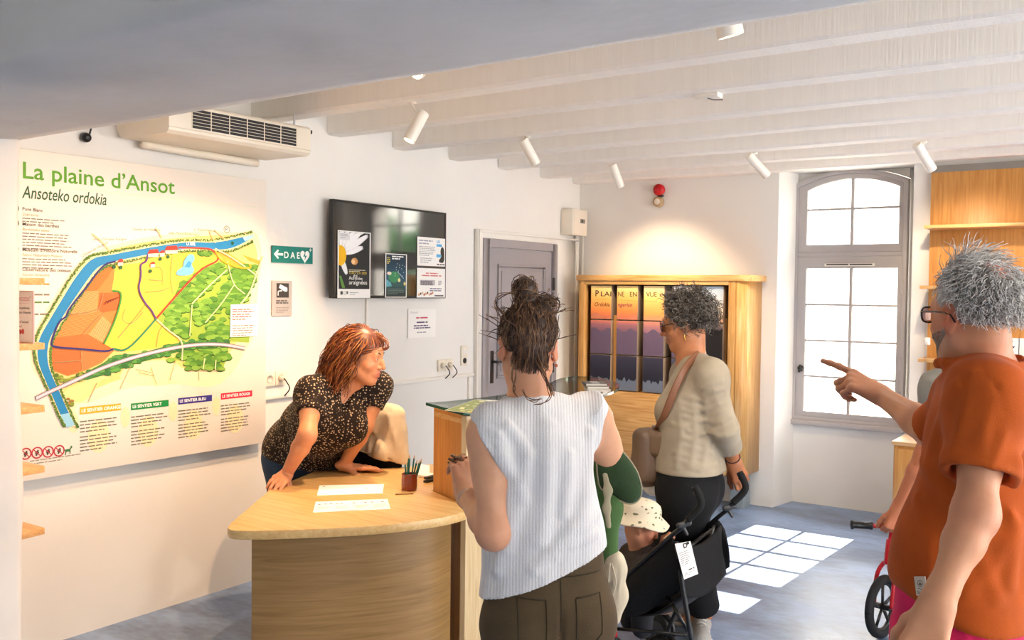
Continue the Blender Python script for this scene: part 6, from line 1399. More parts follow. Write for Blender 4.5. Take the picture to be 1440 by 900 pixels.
# ---- woman in white blouse, seen from behind at the counter
def woman_white():
    D0 = 2.55
    fC = unit(FH * .92 - RH * .38); fP = unit(FH * .97 - RH * .22)
    pel = J(771, 845, D0); nek = J(744, 572, D0 + .02); che = J(752, 668, D0 + .01)
    shL = J(690, 606, D0 - .07); shR = J(829, 586, D0 + .09)
    elL = J(694, 748, D0 - .12); wrL = J(655, 694, D0 + .09); elR = J(871, 668, D0 + .25); wrR = J(818, 690, D0 + .42)
    t = person((pel[0], pel[1], 0), 'woman with messy brown bun in a white crinkled blouse, back to us at the counter')
    rt = np.cross(fP, Z_); hipL = pel - rt * .085 - Z_ * .05; hipR = pel + rt * .085 - Z_ * .05
    knL = npv((hipL[0], hipL[1], .44)) + fP * .03; knR = npv((hipR[0], hipR[1], .44)) + fP * .02; anL = npv((hipL[0], hipL[1], .09)) - rt * .02; anR = npv((hipR[0], hipR[1], .09)) + rt * .02
    H = Frame(J(742, 489, D0 + .035), unit(FH * .95 - RH * .12 - Z_ * .22), unit(Z_ + FH * .2), .98)
    B = Sculpt(); torso(B, pel, che, nek, shL, shR, fP, fC, .15, .11, .118, .09, .138, .10)
    B.cap(nek - Z_ * .02, H(0, -.03, -.05), .056, .05, .03); B.cap(nek - Z_ * .02 + fC * .03, H(0, .02, -.07), .045, .045, .03)
    add_head(B, H)
    add_arm(B, shL, elL, wrL, .001, .98); add_arm(B, shR, elR, wrR, .001, .95)
    B.ell(elL + unit(elL - shL) * .006, (.038,) * 3, None, .02)
    for hp, kn, an in ((hipL, knL, anL), (hipR, knR, anR)): add_leg(B, hp, kn, an); B.cap(an, an + fP * .1 - Z_ * .05, .035, .03, .03)
    dL = unit(wrL - elL)
    hd = unit(Z_ * .62 + FH * .55 - RH * .1); add_hand(B, wrL, hd, unit(-RH * .3 + FH * .7 - Z_ * .5), unit(RH * .7 + FH * .3), [(.5, .7, .5), (.55, .75, .5), (.6, .8, .5), (.65, .8, .5)])
    tips = add_hand(B, wrR, unit(wrR - elR), unit(-Z_ + FH * .2), unit(-RH), [(.3, .4, .3)] * 4)
    fine = [(np.minimum(wrL, wrL + hd * .19) - .06, np.maximum(wrL, wrL + hd * .19) + .06, .0028), (H(0, 0, 0) - .15, H(0, 0, 0) + .15, .0034)]
    B.build('body', M['skin'], t, .0065, fine, tint('#dca581', [(H(.08, -.01, -.01), .035, '#c8664a', .6), (H(-.08, -.01, -.01), .035, '#c8664a', .5), (nek + Z_ * .03, .09, '#b5724c', .6), (elL, .05, '#b8694c', .5), (wrL + hd * .1, .08, '#c07a5c', .4)]), 1)
    # blouse: loose, cap sleeves, hem pulled up at the right
    S = Sculpt(); g = .016
    sL, sR = J(701, 607, D0 - .06), J(813, 590, D0 + .08)
    torso(S, pel + Z_ * .02, che, nek, sL, sR, fP, fC, .156, .125, .137, .108, .140, .105, g, .046)
    side = np.cross(fC, Z_); aL = unit(elL - shL); aR = unit(elR - shR)
    S.cap(shL - aL * .02 + side * .006, shL + aL * .07, .060, .062, .03); S.fru(shR - aR * .05, shR + aR * .02, .057, .060, .03)
    mdl = J(687, 626, D0 - .08); nl = unit(-R_ * .85 - U_ * .53); S.rbox(mdl + nl * .11, (.11, .11, .16), (nl, unit(R_ * .53 - U_ * .85), F_), .002, .002, 's')
    S.cap(nek + side * .05 - Z_ * .01, sR + Z_ * .010, .036, .042, .04); S.cap(nek - side * .05 - Z_ * .01, sL + Z_ * .002, .036, .042, .04)
    S.cap(nek + fC * .01 - Z_ * .01, nek + fC * .0 + Z_ * .12, .063, .068, .01, None, 's')
    hem = J(776, 812, D0 - .1); S.cut(hem, unit(-Z_ + RH * .38))
    for a, b_, amp, w in [((846, 690), (752, 800), .009, .014), ((838, 720), (780, 780), .008, .012), ((852, 742), (800, 766), .006, .012), ((720, 690), (700, 800), .007, .016), ((770, 600), (760, 760), .006, .02), ((705, 640), (735, 700), .008, .014), ((830, 610), (815, 740), .007, .018), ((740, 640), (712, 770), .006, .016), ((800, 640), (790, 720), .005, .014), ((715, 600), (742, 640), .006, .012), ((700, 610), (712, 655), .006, .008), ((690, 605), (706, 648), .005, .007)]:
        S.fold([(a[0], a[1]), ((a[0] * 2 + b_[0]) / 3 + 2, (a[1] * 2 + b_[1]) / 3), ((a[0] + b_[0]) / 2 + 3, (a[1] + b_[1]) / 2), ((a[0] + 2 * b_[0]) / 3 + 2, (a[1] + 2 * b_[1]) / 3), (b_[0], b_[1])], amp * 3.2, w, D0 - .4, D0 + .3)
    S.setfolds(); c0 = pel.copy(); S.warp = lambda P: .0012 * np.sin(((P - c0) @ RH) * 120 + 1.2 * np.sin(P[:, 2] * 11)) + .003 * np.sin(((P - c0) @ RH) * 30 + P[:, 2] * 14)
    S.build('blouse', cloth('white_crinkle_cotton', '#dfdfe0', .03, .3, 300, wave=(38, 1.6, .2, (0, 0, -YAW))), t, .0042, (), None, 1)
    # trousers
    S = Sculpt(); g = .006
    FP, FC = torso(S, pel, pel + Z_ * .25, pel + Z_ * .45, pel + Z_ * .4, pel + Z_ * .4, fP, fP, .150, .114, .122, .092, .12, .09, g)
    for hp, kn, an in ((hipL, knL, anL), (hipR, knR, anR)): add_leg(S, hp - Z_ * .02, kn, an, .012)
    S.cut(pel + Z_ * .155, Z_); S.cut(npv((0, 0, .07)), -Z_)
    S.ridge([FP(0, -.135, .14), FP(0, -.14, .02), FP(0, -.12, -.08), FP(0, -.06, -.13)], -.010, .007)
    for sx in (-1, 1):
        S.ridge([FP(sx * .125, -.11, -.11), FP(sx * .07, -.14, -.125), FP(sx * .015, -.12, -.12)], -.009, .010); S.ridge([FP(sx * .14, -.09, -.16), FP(sx * .08, -.13, -.175), FP(sx * .03, -.11, -.165)], .005, .009)
        S.ridge([FP(sx * .15, -.08, -.06), FP(sx * .09, -.14, -.085)], .004, .008)
    tr = S.build('trousers', cloth('olive_brown_twill', '#564732', .12, .3, 260), t, .0048, (), None, 1)
    M['olive_seam'] = cloth('olive_brown_seam', '#403727', .1, .2, 200)
    def on_back(u, v):   # a point on the seat of the trousers
        lo, hi = .02, .30; o = FP(u, 0, v)
        for _ in range(24):
            m_ = (lo + hi) / 2; lo, hi = (m_, hi) if S.ev((o - FP.y * m_)[None])[0] < 0 else (lo, m_)
        return tuple(o - FP.y * (lo + .0006))
    for sx in (-1, 1):
        q = [(sx * .04, .045), (sx * .04, -.055), (sx * .075, -.085), (sx * .112, -.05), (sx * .112, .05), (sx * .04, .045)]
        pts = [on_back(a[0] * (1 - s_) + b_[0] * s_, a[1] * (1 - s_) + b_[1] * s_) for a, b_ in zip(q[:-1], q[1:]) for s_ in (0, .25, .5, .75)] + [on_back(*q[-1])]
        MB().tube(pts, .0022, 5).build('pocket_seam', M['olive_seam'], tr, smooth=True)
    MB().tube([on_back(0, v) for v in (.14, .11, .08, .05, .02, -.01, -.04)], .002, 5).build('seat_seam', M['olive_seam'], tr, smooth=True)
    MB().tube([on_back(u, .10) for u in np.linspace(-.12, .12, 13)], .002, 5).build('waistband_seam', M['olive_seam'], tr, smooth=True)
    for nm, an in (('shoe', anL), ('shoe', anR)): shoe('shoe', t, an - fP * .05 - Z_ * an[2], an + fP * .2 - Z_ * an[2], None, None, (M['black'], M['sole_white']))
    # hair: swept up from the nape into a loose bun
    cols = ['#35231a', '#4d3423', '#6b4930', '#8f6744']
    S = Sculpt(); S.ell(H(0, -.018, .042), (.081 * H.k, .100 * H.k, .086 * H.k), H.ax(), 0); S.cut(H(0, .05, .0), unit(H.y * .8 - H.z * .6)); S.cut(H(0, -.05, -.044), unit(-H.z + H.y * .15), .02)
    for sx in (-1, 1): S.ell(H(sx * .085, -.012, -.012), (.022, .03, .04), H.ax(), .006, 's')
    bun = J(738, 408, D0 + .0); bun2 = J(768, 428, D0 + .01)
    S.ell(bun, (.030, .030, .034), None, .02); S.ell(bun2, (.022, .03, .022), None, .02); S.cap(H(0, -.02, .115), bun, .035, .022, .02)
    hair = S.build('hair', M['hair'], t, .0035, (), np.tile(np.array(lin('#33231a')[:3]), (1, 1))[0] * np.ones((1, 3)) if False else (lambda V: np.tile(lin('#3a281c')[:3], (len(V), 1))), 1)
    Dr = scalp_dirs(1500, lambda x, y, z: (y < .25 + .5 * np.maximum(z, 0)) & (z > -.86 + .3 * np.abs(x)) & ~((np.abs(x) > .80) & (z < -.12) & (y > -.35)), 1, .03)
    rr = np.random.RandomState(5); n = len(Dr); tgt = np.where((Dr[:, :1] > .15) & (rr.rand(n, 1) < .5), bun2, bun) + rr.normal(0, .012, (n, 3))
    bl = to_local(H, tgt); bd = (bl - HC) / HR; bd /= np.linalg.norm(bd, axis=1, keepdims=True)
    ts = np.linspace(0, 1, 12); P = []
    for s_ in ts:
        d_ = Dr * (1 - s_) + bd * s_; d_ /= np.linalg.norm(d_, axis=1, keepdims=True); lift = 1.03 + .05 * rr.rand(n) * math.sin(PI * s_) + .015; q = scalp(H, d_, lift)
        P.append(q if s_ < .8 else q + (tgt - q) * ((s_ - .8) / .2) ** 1.3)
    P = np.stack(P, 1); P += rr.normal(0, .0016, P.shape) + np.sin(np.linspace(0, 6, 12))[None, :, None] * rr.normal(0, .003, (n, 1, 3))
    strands('hair_strands', P, .0012, .0009, M['hair'], t, hcols(n, cols, 1))['kind'] = 'stuff'
    q = []; xs = rr.uniform(-.052, .052, 520); zs = rr.uniform(-.088, -.035, 520) + np.abs(xs) * .35; lo, hi = np.full(520, -.20), np.zeros(520)
    for _ in range(14):
        m_ = (lo + hi) / 2; i_ = B.ev(np.stack([H(x, y, z) for x, y, z in zip(xs, m_, zs)])) < 0; hi = np.where(i_, m_, hi); lo = np.where(i_, lo, m_)
    for x, y0, z_ in zip(xs, lo, zs):   # nape hair combed up from the neck
        a = H(x, y0 - .001, z_); e = [scalp(H, unit([x * 9, -.92, zz])[None], 1.05 + .03 * rr.rand())[0] for zz in (-.42, -.05)] + [scalp(H, unit([x * 6, -.75, .62])[None], 1.06)[0]]
        sp = np.array([npv(p) for p in spline([tuple(p) for p in [a, a * .5 + e[0] * .5 - H.y * .006 + rr.normal(0, .002, 3)] + e], 4)]); idx = np.linspace(0, len(sp) - 1, 12); q.append(np.stack([np.interp(idx, np.arange(len(sp)), sp[:, k]) for k in range(3)], 1))
    strands('nape_hair', np.stack(q) + rr.normal(0, .0012, (len(q), 12, 3)), .0011, .0009, M['hair'], t, hcols(len(q), cols, 4))['kind'] = 'stuff'
    # bun loops and flyaway curls
    L = []; 
    for i in range(130):
        c, r_ = (bun, .030) if i % 3 else (bun2, .026); a = unit(rr.normal(size=3)); b_ = unit(np.cross(a, rr.normal(size=3))); r1 = r_ * rr.uniform(.75, 1.25); ph = rr.uniform(0, 6.28); k_ = np.linspace(0, rr.uniform(3.5, 6.5), 12) + ph
        L.append(c + rr.normal(0, .006, 3) + np.outer(np.cos(k_), a) * r1 + np.outer(np.sin(k_), b_) * r1 * rr.uniform(.7, 1.1))
    for i in range(46):
        a = scalp(H, unit([rr.uniform(-1, 1), rr.uniform(-.9, .2), rr.uniform(-.3, .9)])[None], 1.02)[0]; d_ = unit((a - H.o) + rr.normal(0, .04, 3)); cv = rr.normal(0, .5, 3)
        L.append(np.stack([a + (d_ * s_ + unit(cv) * s_ * s_ * .9 + Z_ * .3 * s_) * rr.uniform(.025, .05) for s_ in np.linspace(0, 1, 12)]))
    for i in range(14):   # wisps at the nape
        a = scalp(H, unit([rr.uniform(-.7, .7), -.75, -.95])[None], 1.0)[0]; s0 = rr.uniform(.03, .06)
        L.append(np.stack([a - Z_ * s_ * s0 - fC * .012 * s_ + RH * .012 * math.sin(s_ * 4 + i) * s_ for s_ in np.linspace(0, 1, 12)]))
    def loose(pts): q = np.array([npv(p) for p in spline([tuple(J(*p)) for p in pts], 4)]); idx = np.linspace(0, len(q) - 1, 12); return np.stack([np.interp(idx, np.arange(len(q)), q[:, k]) for k in range(3)], 1)
    for pts in [[(757, 505, 2.49), (764, 528, 2.465), (772, 548, 2.455), (774, 560, 2.45), (764, 568, 2.445), (752, 568, 2.445)], [(755, 500, 2.49), (766, 520, 2.465), (770, 540, 2.455), (776, 552, 2.45)], [(752, 505, 2.49), (768, 532, 2.46), (776, 545, 2.455), (778, 556, 2.45)], [(726, 510, 2.5), (724, 532, 2.47), (722, 548, 2.46), (728, 560, 2.45)], [(722, 505, 2.5), (720, 530, 2.47), (724, 545, 2.46), (723, 552, 2.46)], [(708, 440, 2.5), (699, 428, 2.5), (702, 415, 2.5), (722, 412, 2.5)], [(706, 450, 2.5), (697, 434, 2.5), (700, 419, 2.5), (726, 408, 2.5)], [(780, 440, 2.5), (788, 432, 2.5), (784, 422, 2.5), (770, 420, 2.5)], [(735, 548, 2.455), (742, 560, 2.445), (752, 564, 2.44), (760, 560, 2.445)]]: 
        for _ in range(3): L.append(loose([(a + rr.uniform(-2, 2), b_ + rr.uniform(-2, 2), c) for a, b_, c in pts]))
    strands('loose_curls', np.stack(L), .0013, .0007, M['hair'], t, hcols(len(L), cols, 2))['kind'] = 'stuff'
    c = H(.079, -.012, -.05); MB().ball(tuple(c), .005, 10, 7).build('earring', mat('bead_earring', '#b5654a', .3), t, smooth=True)
    c = H(-.079, -.012, -.05); MB().ball(tuple(c), .0045, 10, 7).build('earring', M['steel'], t, smooth=True)
    fr_ = Frame(wrL - unit(wrL - elL) * .03, unit(wrL - elL), Z_)
    MB().tube([tuple(fr_(.031 * math.cos(a), 0, .028 * math.sin(a))) for a in [i * 2 * PI / 20 for i in range(21)]], .0022, 6, caps=False).build('bracelet', M['steel'], t, smooth=True)
    pc = wrL + hd * .085 + unit(-RH * .35 + FH * .7) * .04
    # pine cone in the left hand
    pt = thing('pine_cone', tuple(pc - Z_ * .03), 'small brown pine cone in the hand of the woman in the white blouse', 'pine cone')
    S = Sculpt(); S.ell(pc, (.018, .018, .026), None, 0); S.build('core', mat('cone_brown', '#5a4330', .8, var=.2), pt, .004)
    for i in range(34):
        z_ = -.026 + .052 * i / 33; r_ = .026 * math.sqrt(max(.05, 1 - (z_ / .032) ** 2)); a = i * 2.4; o = npv((math.cos(a), math.sin(a), .35)); c = pc + Z_ * z_ + npv((math.cos(a), math.sin(a), 0)) * r_ * .8
        u = unit(np.cross(o, Z_)); MB().obox(tuple(c), tuple(o), tuple(u), tuple(np.cross(o, u)), .010, .007, .0022).build('scale', M.setdefault('conescale', mat('cone_scale', '#8a6f55', .8, var=.25, scale=60)), pt)
    return dict(shR=shR, elR=elR, wrR=wrR)
WW = woman_white()

# ---- man in orange t-shirt, nearest on the right, pointing
def man_orange():
    D0 = 2.0
    fH = unit(-RH * .26 + FH * .96); fC = unit(-RH * .56 + FH * .83); fP = unit(-RH * .64 + FH * .77)
    pel = J(1352, 885, D0 + .03); che = J(1402, 632, D0 + .03); nek = J(1384, 520, D0 + .02)
    shL = J(1389, 560, D0 - .13); shR = J(1364, 560, D0 + .14)
    elL = J(1370, 728, D0 - .20); wrL = J(1319, 846, D0 - .26); elR = J(1310, 606, D0 + .27); wrR = J(1240, 556, D0 + .44)
    t = person((pel[0], pel[1], 0), 'grey-haired man with glasses in a rust orange t-shirt, pointing towards the window')
    lf = np.cross(Z_, fP); hipL = pel + lf * .085 - Z_ * .04; hipR = pel - lf * .085 - Z_ * .04
    legs = []
    for hp, s_ in ((hipL, 1), (hipR, -1)):
        kn = npv((hp[0], hp[1], .48)) + fP * .03 + lf * s_ * .01; an = npv((hp[0], hp[1], .09)) + lf * s_ * .02; legs.append((hp, kn, an))
    H = Frame(J(1369, 444, D0 + .02), unit(fH - Z_ * .06), unit(Z_ + fH * .05), .95)
    B = Sculpt(); torso(B, pel, che, nek, shL, shR, fP, fC, .13, .095, .118, .092, .15, .10)
    B.cap(nek - Z_ * .02, H(0, -.032, -.05), .056, .052, .03); B.cap(nek + fC * .035 - Z_ * .02, H(0, .02, -.07), .046, .046, .03)
    add_head(B, H, True, 1.12, 1.15)
    add_arm(B, shL, elL, wrL, .000, .88); add_arm(B, shR, elR, wrR, .0, .90)
    B.ell(elL + unit(elL - wrL) * .012, (.034,) * 3, None, .03)
    for hp, kn, an in legs: add_leg(B, hp, kn, an, .004); B.cap(an, an + fP * .1 - Z_ * .05, .037, .032, .03)
    # pointing hand: index out, the rest folded, thumb along the side
    dR = unit(-R_ * .84 + U_ * .44 + F_ * .36); palR = unit(-U_ * .55 + F_ * .70 - R_ * .3); thR = unit(U_ * .75 - R_ * .05 + F_ * .5)
    tips = add_hand(B, wrR, dR, palR, thR, [(.02, .12, .10), (1.0, 1.4, .9), (1.1, 1.45, .9), (1.15, 1.5, .9)], ((.86, .28, .35), (.92, -.05, .4), (.9, -.2, .45)), .97, .02)
    dL = unit(unit(wrL - elL) * .7 - R_ * .12 - Z_ * .6); palL = unit(F_ * .8 + R_ * .5); thL = unit(-R_ * .9 - F_ * .1)
    add_hand(B, wrL, dL, palL, thL, [(.45, .6, .4), (.5, .65, .4), (.55, .7, .4), (.6, .7, .4)], None, 1.0)
    hR = wrR + dR * .09; hL = wrL + dL * .09
    fine = [(hR - .125, hR + .125, .0026), (hL - .13, hL + .13, .003), (H(0, 0, 0) - .155, H(0, 0, 0) + .155, .0032)]
    spots = [(H(-.085, -.01, -.005), .035, '#c8523a', .7), (H(0, -.075, .105), .05, '#d8806a', .8), (H(-.05, .05, -.03), .05, '#b86a4c', .6), (nek + Z_ * .04 - fC * .05, .07, '#a9644a', .7), (elL, .06, '#a8604a', .5), (hR, .1, '#a9684c', .5), (tips[0][0], .02, '#cf8a6c', .6)]
    for c in ((0, .085, -.085), (-.03, .06, -.085), (-.05, .03, -.07), (-.058, .005, -.05), (0, .07, -.105), (-.03, .04, -.1)): spots.append((H(*c), .028, '#9d8478', .45))
    B.build('body', M['skin'], t, .0065, fine, tint('#cf9570', spots), 1)
    for (p_, v_), nm in zip(tips[:1], ('nail',)):
        S = Sculpt(); S.ell(p_ - palR * .0055 - v_ * .003, (.0052, .0072, .0018), (np.cross(v_, palR), v_, palR), 0); S.build('fingernail', mat('fingernail', '#d9a58f', .3), t, .0012)
    # t-shirt
    S = Sculpt(); g = .02
    torso(S, pel + Z_ * .03, che, nek, shL, shR, fP, fC,   .148, .115, .135, .112, .155, .100, g, .052, belly=(pel + fP * .015 + Z_ * .16, (.132, .115, .15)), hC=.185)
    S.cap(nek + unit(shL - nek) * .04 - Z_ * .012, shL + Z_ * .012, .046, .055, .04); S.cap(nek + unit(shR - nek) * .04 - Z_ * .012, shR + Z_ * .012, .046, .055, .04)
    aL = unit(elL - shL); aR = unit(elR - shR)
    S.fru(shL - aL * .04, shL + aL * .155 + lf * .0, .062, .070, .035); S.fru(shR - aR * .03, shR + aR * .15, .054, .060, .03)
    S.fru(shL + aL * .06, shL + aL * .2, .054, .064, .003, None, 's'); S.fru(shR + aR * .09, shR + aR * .2, .048, .051, .003, None, 's')
    S.fru(nek - Z_ * .0, nek + Z_ * .14 + fC * .02, .072, .080, .008, None, 's'); S.ell(nek + fC * .05 + Z_ * .02, (.06, .06, .05), None, .02, 's')
    # collar ring
    nf = Frame(nek + Z_ * .012 + fC * .012, fC, unit(Z_ - fC * -.32)); ring = [nf(.080 * math.cos(a), .078 * math.sin(a), .004 * math.cos(2 * a)) for a in [i * 2 * PI / 18 for i in range(19)]]
    S.path([tuple(x) for x in ring], .008, .008)
    S.fru(pel + Z_ * .02, pel - Z_ * .0 + Z_ * .06, .17, .17, .03, (fP, .85))
    S.cut(pel + Z_ * .045, unit(-Z_ + R_ * -.02)); S.cut(J(1268, 832, D0), unit(-Z_ * .80 - R_ * .60), .03)
    for pts, amp, w in [([(1378, 520), (1400, 545), (1410, 580)], -.005, .006), ([(1372, 525), (1362, 560), (1352, 600), (1340, 640)], .006, .010), ([(1300, 650), (1330, 690), (1372, 770), (1400, 840)], .007, .016), ([(1330, 640), (1345, 720), (1350, 800)], .008, .018), ([(1290, 700), (1310, 760), (1312, 830)], .006, .014), ([(1425, 740), (1400, 790), (1360, 830)], .007, .014), ([(1430, 650), (1426, 740), (1418, 820)], .009, .016), ([(1395, 560), (1385, 600), (1380, 640)], .005, .010), ([(1412, 610), (1395, 655), (1372, 662)], .005, .008), ([(1345, 540), (1320, 600), (1305, 650)], .006, .012)]:
        S.fold(pts, amp * 1.2, w, D0 - .5, D0 + .4)
    S.setfolds(); S.warp = lambda P: .003 * np.sin((P - pel) @ R_ * 26 + P[:, 2] * 15) * np.sin(P[:, 2] * 11 + 1)
    sh = S.build('t_shirt', cloth('rust_orange_cotton', '#b05017', .10, .25, 300), t, .0048, (), None, 1)
    # dark bleach-like mark and the white woven hem label
    c = J(1297, 822, D0 - .10); pb = None
    for d_ in np.linspace(-.16, .22, 90):
        q = J(1297, 824, D0 + d_)
        if S.ev(q[None])[0] < .001: pb = q; break
    if pb is None: pb = c
    e = .004; gN = unit([S.ev((pb + npv(v) * e)[None])[0] - S.ev((pb - npv(v) * e)[None])[0] for v in ((1, 0, 0), (0, 1, 0), (0, 0, 1))])
    ux = unit(np.cross(Z_, gN)); uy = np.cross(gN, ux); ux, uy = unit(ux * .96 + uy * .28), unit(uy * .96 - ux * .28)
    lab = MB().obox(tuple(pb + gN * .004), tuple(ux), tuple(uy), tuple(gN), .0135, .019, .0012).build('hem_label', mat('woven_white_label', '#cfc7b8', .8), sh)
    p = Print(pb + gN * .0053 - ux * .0135 - uy * .019, ux, uy); p.ring(.0135, .024, .006, .0012, '#5a4f48', 12); p.line([(.006, .015), (.02, .012)], .001, '#5a4f48'); p.poly([(.009, .022), (.0135, .027), (.018, .022), (.0135, .020)], '#6a5f58'); p.text('Staub', .004, .004, .008, '#4a413c', bold=.01, width=.018); p.build('label_print', M['print'], t)
    # pink shorts
    S = Sculpt(); torso(S, pel, pel + Z_ * .2, pel + Z_ * .3, pel + Z_ * .25, pel + Z_ * .25, fP, fP, .138, .105, .125, .10, .12, .10, .006)
    for hp, kn, an in legs: S.fru(hp + Z_ * .05, kn + Z_ * .03, .10, .105, .03)
    S.cut(pel + Z_ * .10, Z_)
    for k in range(5): q = J(1330 + k * 22, 870, D0 - .13); S.ridge([q + Z_ * .05, q - Z_ * .1 + R_ * .02, q - Z_ * .3], .006, .012)
    S.build('shorts', cloth('pink_cotton', '#d0265a', .08, .2, 260), t, .006, (), None, 1)
    for hp, kn, an in legs: shoe('shoe', t, an - fP * .06 - Z_ * an[2], an + fP * .22 - Z_ * an[2], None, None, (M['black'], M['sole_white']), 1)
    # short wavy grey hair, thin at the crown
    cols = ['#8b857f', '#b5b0ab', '#d6d3cf', '#f2f0ed', '#e3e0dc']
    keep = lambda x, y, z: (y < .52 - .2 * (z < .2)) & (z > -.64 + .12 * np.abs(x) + .55 * np.maximum(y, 0)) & ~((np.abs(x) > .78) & (z < -.05) & (y > -.30)) & ~((np.abs(x) > .9) & (z < .1) & (y > -.05))
    S = Sculpt(); S.ell(H(0, -.018, .036), (.0785 * H.k, .1005 * H.k, .0845 * H.k), H.ax(), 0); S.cut(H(0, .048, .02), unit(H.y * .75 - H.z * .65)); S.cut(H(0, -.05, -.030), -H.z, .012)
    for sx in (-1, 1): S.ell(H(sx * .086, -.006, -.008), (.02, .030, .042), H.ax(), .006, 's')
    S.ell(H(.012, -.085, .115), (.036, .036, .04), H.ax(), .012, 's')
    S.build('hair', M['hair'], t, .0035, (), lambda V: np.tile(lin('#9b958f')[:3], (len(V), 1)), 1)
    D = scalp_dirs(3600, keep, 3, .03); crown = np.array([.10, -.62, .78]); w_ = np.exp(-((D - crown) ** 2).sum(1) / .10); rr = np.random.RandomState(3); D = D[rr.rand(len(D)) > w_ * .93]
    c0 = np.array([.05, -.3, .95]); tl = D - c0 * (D @ c0)[:, None]; tl /= np.linalg.norm(tl, axis=1, keepdims=True) + 1e-6
    v = tl[:, 0:1] * H.x + tl[:, 1:2] * H.y + tl[:, 2:3] * H.z; nrm = D[:, 0:1] * H.x + D[:, 1:2] * H.y + D[:, 2:3] * H.z
    top = (D[:, 2] > .1)[:, None]; v = v + nrm * np.where(top, .26, .10); fr_ = (D[:, 1] > .05)[:, None]; v = np.where(fr_, v * .25 - H.y * .55 + H.z * .5 + H.x * .25, v)
    ln = np.where(D[:, 2] > .3, .048, .036) * (1 + .5 * (D[:, 1] > .1)); A = grow(H, D, v, ln, 9, (0, 0, -1), .12, (1.01, 1.09), curl=.004, turns=1.0, seed=4, jit=.15)
    strands('hair_strands', A, .0011, .0005, M['hair'], t, hcols(len(D), cols, 5))['kind'] = 'stuff'
    # stubble beard as short strands
    rb = np.random.RandomState(9); pts = []; bd_ = []
    for _ in range(900):
        a = rb.rand(); b_ = rb.rand(); x = -1 if rb.rand() < .8 else 1
        q = npv([x * .066 * (1 - a * .8), .0 + .085 * a, -.012 - .085 * (.25 + .75 * a) * (.45 + .55 * b_)]); o = H(*q)
        cen = H(0, .015, -.03); d_ = unit(o - cen)
        bd_.append(d_)
    cen = H(0, .015, -.03); bd_ = np.stack(bd_); lo = np.full(900, .03); hi = np.full(900, .14)
    for _k in range(9): m_ = (lo + hi) / 2; i_ = B.ev(cen + bd_ * m_[:, None]) < 0; lo = np.where(i_, m_, lo); hi = np.where(i_, hi, m_)
    for d_, l_ in zip(bd_, lo):
        s0 = cen + d_ * (l_ - .0008); pts.append(np.stack([s0 + d_ * .0022 * s_ - H.z * .004 * s_ + rb.normal(0, .0006, 3) for s_ in np.linspace(0, 1, 4)]))
    strands('beard', np.stack(pts), .00045, .0003, M['hair'], t, hcols(len(pts), ['#a39a92', '#c4beb8', '#857b73'], 6))['kind'] = 'stuff'
    head_extras(H, t, brow='#8d857e')
    # glasses
    gm = mat('dark_red_spectacle_frame', '#2a1416', .25); gl = glass_mat('tinted_lens', (.62, .45, .45, 1), .3)
    g_ = None
    for sx in (-1, 1):
        c = H(sx * .033, .106, .006); fx, fz = H.x * .024 * H.k, H.z * .018 * H.k; bk = -H.y * .005
        ringp = [tuple(c + fx * math.copysign(abs(math.cos(a)) ** .7, math.cos(a)) + fz * math.copysign(abs(math.sin(a)) ** .7, math.sin(a)) + bk * abs(math.cos(a)) * (math.cos(a) * sx > 0)) for a in [i * 2 * PI / 20 for i in range(21)]]
        o = MB().tube(ringp, .0021, 6, caps=False).build('spectacle_rim', gm, t, smooth=True)
        MB().add([tuple(c)] + ringp[:-1], [(0, i + 1, (i + 1) % 20 + 1) for i in range(20)]).build('lens', gl, o)
        MB().tube([tuple(H(sx * .0575, .101, .012)), tuple(H(sx * .070, .07, .012)), tuple(H(sx * .0785, .01, .008)), tuple(H(sx * .080, -.02, .002)), tuple(H(sx * .078, -.034, -.016))], .0019, 6).build('temple', gm, t, smooth=True)
    MB().tube([tuple(H(-.01, .106, .010)), tuple(H(0, .111, .013)), tuple(H(.01, .106, .010))], .0018, 6).build('bridge', gm, t, smooth=True)
man_orange()

